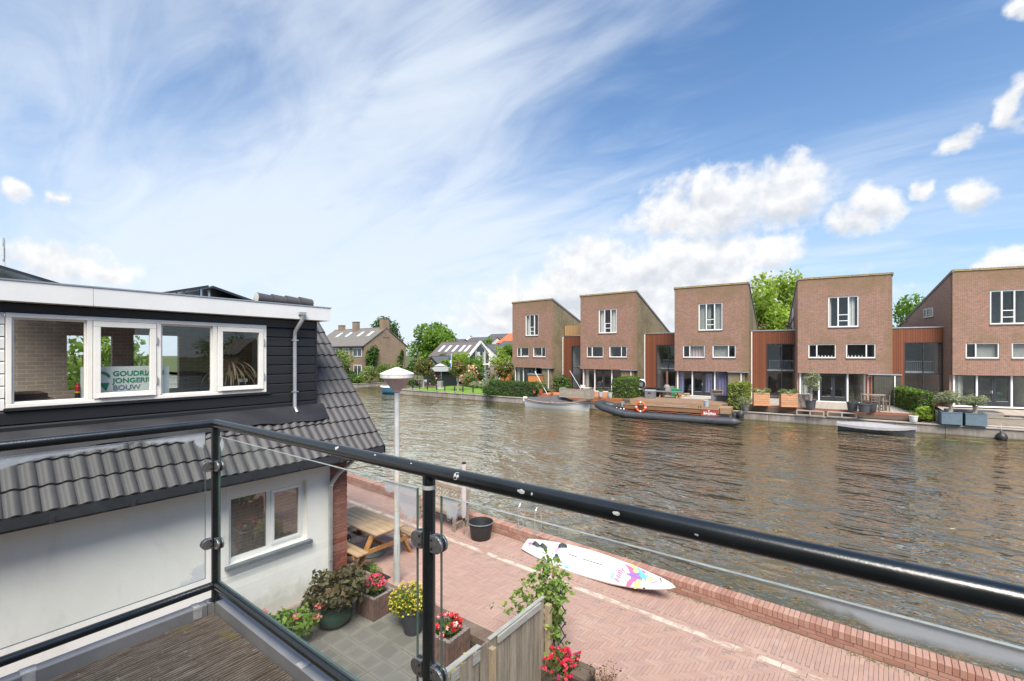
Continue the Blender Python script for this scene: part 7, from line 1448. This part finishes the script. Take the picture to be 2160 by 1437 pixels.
# ------------------------------------------------------------------ patio
M_plant = MT('ribbed_concrete', (.155,.095,.078), .9, .35, 9, bump=.6); M_plrim = MT('concrete_rim', (.24,.20,.19), .95, .35, 14, bump=.6)
def rib_planter(label, c, rz):
    t = thing('ribbed_planter', label, 'planter', (*c,PZ), rz, 'ribbed concrete planters on the patio'); w = .235; hgt = .36; n = 7; pts = []
    for s in range(4):
        for k in range(n):
            for q,o in ((.08,0),(.80,0),(.86,-.018),(.98,-.018)):
                x_ = -w+2*w*(k+q)/n; y_ = -w-o*1; p = (x_, -w-o) if False else (x_,-w+(-o))
                p = (x_, -(w+o)); a = s*math.pi/2; pts.append((p[0]*math.cos(a)-p[1]*math.sin(a), p[0]*math.sin(a)+p[1]*math.cos(a)))
    N = len(pts); b = MB(); b.add([(x_,y_,0) for x_,y_ in pts]+[(x_,y_,hgt) for x_,y_ in pts], [(i,(i+1)%N,N+(i+1)%N,N+i) for i in range(N)]); b.build('ribbed_wall', M_plant, t)
    inn = [(x_*.74,y_*.74) for x_,y_ in pts]; MB().add([(x_,y_,hgt+random.uniform(-.004,.006)) for x_,y_ in pts]+[(x_,y_,hgt+random.uniform(-.004,.004)) for x_,y_ in inn]+[(x_,y_,hgt-.1) for x_,y_ in inn], [(i,(i+1)%N,N+(i+1)%N,N+i) for i in range(N)]+[(N+i,N+(i+1)%N,2*N+(i+1)%N,2*N+i) for i in range(N)]).build('rim', M_plrim, t)
    MB().box(-w*.75,w*.75,-w*.75,w*.75,.1,hgt-.05).build('soil', M_soil, t); return t
def petals(parent, centers, size, mat, k=5, name='blossoms', up=.6):
    """each blossom a few petals round its centre"""
    c = np.repeat(np.array(centers), k, 0); n = len(c); g = RNG; d = g.normal(0,1,(n,3)); d[:,2] = np.abs(d[:,2])*.6; d /= np.linalg.norm(d,axis=1)[:,None]
    link_mesh(name, leaf_mesh(name, c+d*size*.35, np.tile([-.1,-.35,up],(n,1)), size, .8, tone=g.uniform(0,1,n), spread=.5), mat, parent)
B_pink = LEAF('bloom_pink', (.62,.03,.10), (.85,.12,.22), trans=.25); B_red = LEAF('bloom_red', (.55,.006,.012), (.80,.03,.04), (.85,.75,.75), .18, trans=.2); B_yel = LEAF('bloom_yellow', (.55,.42,.02), (.85,.72,.10), trans=.25); B_fuch = LEAF('bloom_fuchsia', (.60,.01,.05), (.85,.06,.10), (.20,.03,.30), .10, trans=.25)
L_petu = LEAF('petunia_leaf', (.05,.12,.02), (.14,.24,.05)); L_dark = LEAF('bronze_leaf', (.040,.032,.016), (.155,.145,.065), (.20,.11,.075), .12, trans=.12); L_hyd = LEAF('hydrangea_leaf', (.08,.17,.02), (.24,.36,.06), trans=.3)
p1 = rib_planter('ribbed concrete planter with pink flowers nearest the dark leaved bush', (-6.58,4.86), R(3)); q,d,tn = blob_pts([(0,0,.42,.17,.17,.12)],420,.1); link_mesh('foliage', leaf_mesh('foliage',q,d,.045,tone=tn), L_petu, p1)
q,_,_ = blob_pts([(-.02,.02,.46,.17,.16,.14)],95,.75); q = q[q[:,2]>.40]; petals(p1, q, .038, B_pink, 7)
p2 = rib_planter('ribbed concrete planter with red and white petunias beside the fence', (-4.78,4.80), R(2)); q,d,tn = blob_pts([(0,0,.41,.19,.19,.12)],520,.1); link_mesh('foliage', leaf_mesh('foliage',q,d,.05,tone=tn), L_petu, p2)
q,_,_ = blob_pts([(0,0,.44,.20,.20,.13)],42,.8); q = q[q[:,2]>.38]; petals(p2, q, .058, B_red, 7)
yp = thing('yellow_flower_pot', 'tapered black pot overflowing with small yellow flowers', 'pot plant', (-5.62,4.86,PZ)); MB().lathe([(.13,0),(.135,.01),(.20,.36),(.215,.365),(.215,.40),(.20,.40),(.19,.36)], n=22).build('pot', M_potd, yp, True); MB().lathe([(.19,.34),(.19,.36),(.02,.37)], n=12).build('soil', M_soil, yp)
q,d,tn = blob_pts([(-.06,0,.50,.30,.27,.20),(-.18,-.10,.40,.20,.16,.16),(.12,.08,.50,.20,.18,.18)],2600,.35); link_mesh('foliage', leaf_mesh('foliage',q,d,.05,.35,tone=tn), LEAF('calibrachoa_leaf',(.12,.17,.02),(.30,.36,.07)), yp)
q,_,_ = blob_pts([(-.06,0,.51,.31,.28,.22),(-.18,-.10,.41,.21,.17,.17),(.12,.08,.51,.21,.19,.19)],420,.92); q = q[q[:,2]>.34]; petals(yp, q, .026, B_yel, 5)
db = thing('dark_leaved_shrub', 'big bronze leaved shrub in a round green pot before the white wall', 'pot plant', (-6.82,4.22,PZ)); MB().lathe([(.17,0),(.19,.01),(.28,.12),(.30,.24),(.27,.36),(.28,.38),(.25,.38),(.24,.34)], n=26).build('pot', MT('green_glaze',(.035,.075,.055),.25,.25,5), db, True); MB().lathe([(.24,.32),(.24,.34),(.02,.35)], n=12).build('soil', M_soil, db)
bl_ = sub_blobs((-.02,.03,.60),(.50,.48,.30),16,.42,5)+[(-.30,-.25,.35,.16,.16,.2),(.3,.25,.62,.22,.2,.2)]; q,d,tn = blob_pts(bl_,1500,.35); link_mesh('foliage', leaf_mesh('foliage',q,d,.10,.58,tone=tn), L_dark, db)
st_ = MB(); [st_.tube([(0,0,.33),(b_[0]*.5,b_[1]*.5,.45),(b_[0],b_[1],b_[2])],[.012,.009,.004],5) for b_ in bl_]; st_.build('stems', M_bark, db)
hy_ = thing('hydrangea', 'bright green hydrangea with pink flower heads below the white wall', 'plant', (-6.95,3.42,PZ)); bl_ = [(0,0,.30,.26,.26,.22),(.25,.22,.36,.2,.2,.2),(-.12,-.28,.34,.22,.22,.2),(.12,-.05,.45,.16,.16,.16),(-.10,-.48,.38,.14,.14,.16)]; q,d,tn = blob_pts(bl_,620,.3); link_mesh('foliage', leaf_mesh('foliage',q,d,.095,.6,tone=tn), L_hyd, hy_)
hs = [(.34,.42,.52),(.30,.10,.50),(.26,.12,.47),(-.05,-.45,.60),(.15,-.32,.70),(.35,.38,.38)]; st_ = MB(); [st_.tube([(0,0,0),(h_[0]*.6,h_[1]*.6,h_[2]*.6),h_],[.008,.006,.004],5) for h_ in hs]; st_.build('stems', M_bark, hy_)
for i,h_ in enumerate(hs): q,_,_ = blob_pts([(*h_,.055,.055,.035)],40,.8); petals(hy_, q, .028, LEAF('bloom_hydrangea',(.70,.16,.20),(.80,.42,.28)), 3, 'flower_head')
# fence with the heart screen behind it
M_fence = MT('silvered_fence', (.27,.225,.18), .85, .3, 4, grain=(6,6,.6), bump=.4, rnd=.14); M_fcap = MT('fence_cap', (.36,.345,.32), .85, .2, 6, grain=(5,.8,5), bump=.3, rnd=.08); FX = -3.36
fe = thing('timber_fence', 'silvered timber fence panel beside the climbing rose', 'fence', (FX,4.6,PZ))
for k in range(9): y = -.56+k*.128; MB().box(-.009+(k%2)*.010,.009+(k%2)*.010,y,y+.122,.04,1.12).build('plank', M_fence, fe, bevel=.003)
MB().box(.022,.045,-.44,.47,1.04,1.125).build('cap_rail', M_fcap, fe, bevel=.003); MB().box(-.03,.022,-.56,.60,1.126,1.142).build('top_cap', M_fcap, fe, bevel=.003); MB().box(-.035,-.012,-.56,.60,.3,.39).build('back_rail', M_fence, fe); MB().box(.0,.075,.615,.69,0,1.02).build('post', MT('pale_post',(.38,.29,.19),.8,.2,5,grain=(5,5,.7),bump=.3), fe, bevel=.004)
for z in (.45,.93): MB().tube([(.08,.61,z),(.08,.70,z+.03),(.0,.70,z+.02)], .004, 5).build('tie_wire', M_black, fe)
fe2 = thing('timber_fence', 'lower stepped timber fence panel nearest the balcony post', 'fence', (FX,3.5,PZ))
for k,(y0_,y1_,x_,zt_,m_) in enumerate(((.36,.50,.02,1.15,M_fence),(.235,.36,0,1.10,M_fence),(.13,.235,.012,1.13,M_fence),(.02,.13,.022,1.12,M_fence),(-.12,.02,0,1.08,M_fence),(-.26,-.12,.02,1.10,M_fence),(-.40,-.26,0,1.08,M_fence),(-.55,-.40,.02,1.1,M_fence))):
    MB().box(x_-.009,x_+.009,y0_+.003,y1_-.003,.04,zt_).build('plank', m_, fe2, bevel=.003)
for y0_,y1_ in ((.235,.355),(-.1,.02),(-.4,-.27)): MB().box(.012,.03,y0_,y1_,1.0,1.12).build('cap_block', M_fcap, fe2, bevel=.003)
MB().box(-.03,.035,-.55,.36,1.151,1.163).build('top_cap', M_fcap, fe2); MB().box(.0,.075,.515,.585,0,1.05).build('post', MATS['pale_post'], fe2, bevel=.004); MB().box(-.035,-.012,-.55,.5,.3,.39).build('back_rail', M_fence, fe2)
hs_ = thing('heart_screen', 'honey coloured wavy topped screen with heart cut outs behind the fence', 'screen', (FX-.35,5.0,PZ))
for k in range(9):
    y = -.62+k*.14; zz = .62+.07*math.sin(k*.9); MB().prism([(y,.02),(y+.135,.02),(y+.135,zz+.03*math.cos(k)),(y+.07,zz+.05),(y,zz)], 'x', -.01,.01).build('board', M_slat, hs_)
    if k % 2: MB().add([(-.0125,y+.07,.44),(-.0125,y+.10,.50),(-.0125,y+.085,.525),(-.0125,y+.07,.51),(-.0125,y+.055,.525),(-.0125,y+.04,.50)],[(0,1,2,3),(0,3,4,5)]).build('heart', M_black, hs_)
q,d,tn = blob_pts([(0,0,.55,.22,.25,.22)],900,.3); yb3 = thing('yellow_plant', 'yellow flowering plant seen through the gap in the fence', 'plant', (FX-.28,4.04,PZ)); link_mesh('foliage', leaf_mesh('foliage',q,d,.05,.4,tone=tn), LEAF('yellow_leaf',(.20,.22,.02),(.50,.46,.06)), yb3); q,_,_ = blob_pts([(0,0,.57,.23,.26,.24)],130,.9); petals(yb3, q, .03, B_yel, 5); MB().tube([(0,0,0),(0,0,.5)],.012,5).build('stem', M_bark, yb3)
tr_ = thing('trellis', 'narrow dark green folding trellis beside the fence post', 'trellis', (FX+.07,5.42,PZ), R(18)); M_trel = MT('trellis_green',(.018,.055,.05),.6,.2,6)
for k in range(7):
    z = .02+k*.17; MB().obox((0,0,z),(.13,.012,z+.20),.007,.015).build('slat', M_trel, tr_); MB().obox((.13,-.012,z),(0,0,z+.20),.007,.015).build('slat', M_trel, tr_)
cr = thing('climbing_rose', 'climbing rose with fresh green leaves over the fence end', 'plant', (FX+.05,5.36,PZ)); rs = random.Random(9); L_rose = LEAF('rose_leaf',(.10,.19,.03),(.28,.40,.09),(.45,.46,.14),.12,trans=.4); stm = MB(); lp_ = []; ln_ = []
for (dx,dy,dz,n_) in ((-.50,-.10,1.08,26),(-.62,-.20,.95,24),(-.30,.10,1.35,34),(-.15,.22,1.48,30),(.05,.18,1.38,26),(-.38,.22,1.52,20),(.12,.05,1.18,22),(-.45,.0,1.25,26),(.06,-.05,.75,18),(.08,-.02,.45,14),(-.75,-.28,.82,8),(.0,.1,1.25,28),(-.2,0,1.15,26)):
    pts = [Vector((0,0,.0)),Vector((dx*.25,dy*.3,min(.9,dz*.55))),Vector((dx*.6,dy*.6,dz*.88)),Vector((dx,dy,dz))]; stm.tube(pts,[.008,.006,.004,.002],5)
    for k in range(n_):
        f_ = rs.random()**.6; s_ = min(2,int(f_*3)); p_ = pts[s_].lerp(pts[s_+1], f_*3-s_)+Vector((rs.gauss(0,.065),rs.gauss(0,.065),rs.gauss(0,.055)))
        if p_.z < .35 and rs.random() < .6: continue
        for j in range(4): lp_.append(p_+Vector((rs.gauss(0,.022),rs.gauss(0,.022),rs.gauss(0,.015)))); ln_.append((rs.gauss(0,.3),-.3,1))
stm.build('stems', MT('rose_stem',(.14,.10,.05),.7,.3,9), cr); link_mesh('leaves', leaf_mesh('leaves', np.array(lp_), np.array(ln_),   .074, .62, spread=.6), L_rose, cr)
q = np.array([(-.38,.22,1.58),(-.15,.22,1.55)]); link_mesh('buds', leaf_mesh('buds', np.repeat(q,6,0)+RNG.normal(0,.006,(12,3)), np.tile([0,0,1.],(12,1)), .03, .5), LEAF('rose_bud',(.4,.36,.22),(.6,.5,.35)), cr)
fu = thing('fuchsia', 'fuchsia with red hanging flowers at the foot of the trellis', 'plant', (-3.10,5.22,PZ)); q,d,tn = blob_pts([(0,0,.26,.20,.2,.2),(.12,.02,.34,.14,.14,.14)],520,.2); link_mesh('foliage', leaf_mesh('foliage',q,d,.05,.5,tone=tn), L_petu, fu); q,_,_ = blob_pts([(0.02,-.02,.30,.22,.2,.2),(.12,.02,.38,.15,.15,.14)],75,.8); petals(fu, q, .05, B_fuch, 4); MB().tube([(0,0,0),(0,0,.3)],.01,5).build('stem', M_bark, fu)
bp_ = thing('brick_pillar', 'short dark brick pillar with a pale spotted top beside the fuchsia', 'pillar', (-2.80,5.26,PZ)); MB().box(-.11,.11,-.14,.14,0,.28).build('body', MT('dark_pillar_brick',(.05,.042,.036),.9,.35,9,bump=.5), bp_, bevel=.006)
for k in range(3): MB().box(-.112,.112,-.142+k*.096,-.142+k*.096+.09,.282,.335).build('brick', M_kerb, bp_, bevel=.004)
dp_ = thing('dry_plant', 'dry brown plant with withered seed heads by the promenade edge', 'plant', (-2.48,5.30,PZ)); st_ = MB(); hd = []
for i in range(70):
    a = rs.uniform(0,6.28); r_ = rs.uniform(.05,.36); z_ = rs.uniform(.22,.50)-r_*.35; e = (r_*math.cos(a),r_*math.sin(a)*.8,z_); st_.tube([(0,0,.0),(e[0]*.4,e[1]*.4,z_*.6),e],[.004,.003,.002],4); hd += [e]*3
st_.build('stems', MT('dry_stem',(.20,.12,.06),.9,.3,9), dp_); q = np.array(hd)+RNG.normal(0,.02,(len(hd),3)); link_mesh('seed_heads', leaf_mesh('seed_heads', q, np.tile([0,0,1.],(len(q),1)), .03,.7), LEAF('dry_leaf',(.10,.055,.025),(.26,.16,.07)), dp_); q,d,tn = blob_pts([(0,0,.14,.24,.2,.12)],380,.1); link_mesh('foliage', leaf_mesh('foliage',q,d,.04,.4,tone=tn), LEAF('dry_green',(.10,.10,.03),(.22,.20,.08)), dp_)
# weeds by the brick corner
wd = thing('weeds', 'tufts of weeds in a soil strip at the foot of the brick corner', 'plant', (-7.55,5.52,0)); q,d,tn = blob_pts([(0,.05,.03,.14,.12,.08),(-.25,.12,.03,.15,.12,.08),(.25,-.1,.03,.10,.08,.06)],420,.1); link_mesh('leaves', leaf_mesh('leaves',q,d,.07,.15,tone=tn), L_hyd, wd); MB().box(-.5,.42,-.02,.10,-.01,.012).build('soil_strip', M_black, wd)

# debris and weeds along the foot of the low wall
pp_ = np.array([tuple(s2w(random.uniform(-13,1.2), -.03-abs(random.gauss(0,.035)), .012)) for _ in range(1500)]); keepm = (np.sin(pp_[:,0]*2.3)+np.sin(pp_[:,0]*5.1+1)+RNG.normal(0,.6,1500)) > .35; pp_ = pp_[keepm]
tag(link_mesh('wall_foot_weeds', leaf_mesh('wall_foot_weeds', pp_, np.tile([0,-.3,1.],(len(pp_),1)), .035, .3, spread=.5), LEAF('weed_leaf',(.16,.13,.06),(.26,.26,.09))), 'dry moss and weeds in the joint along the low brick wall', 'moss', kind='stuff')
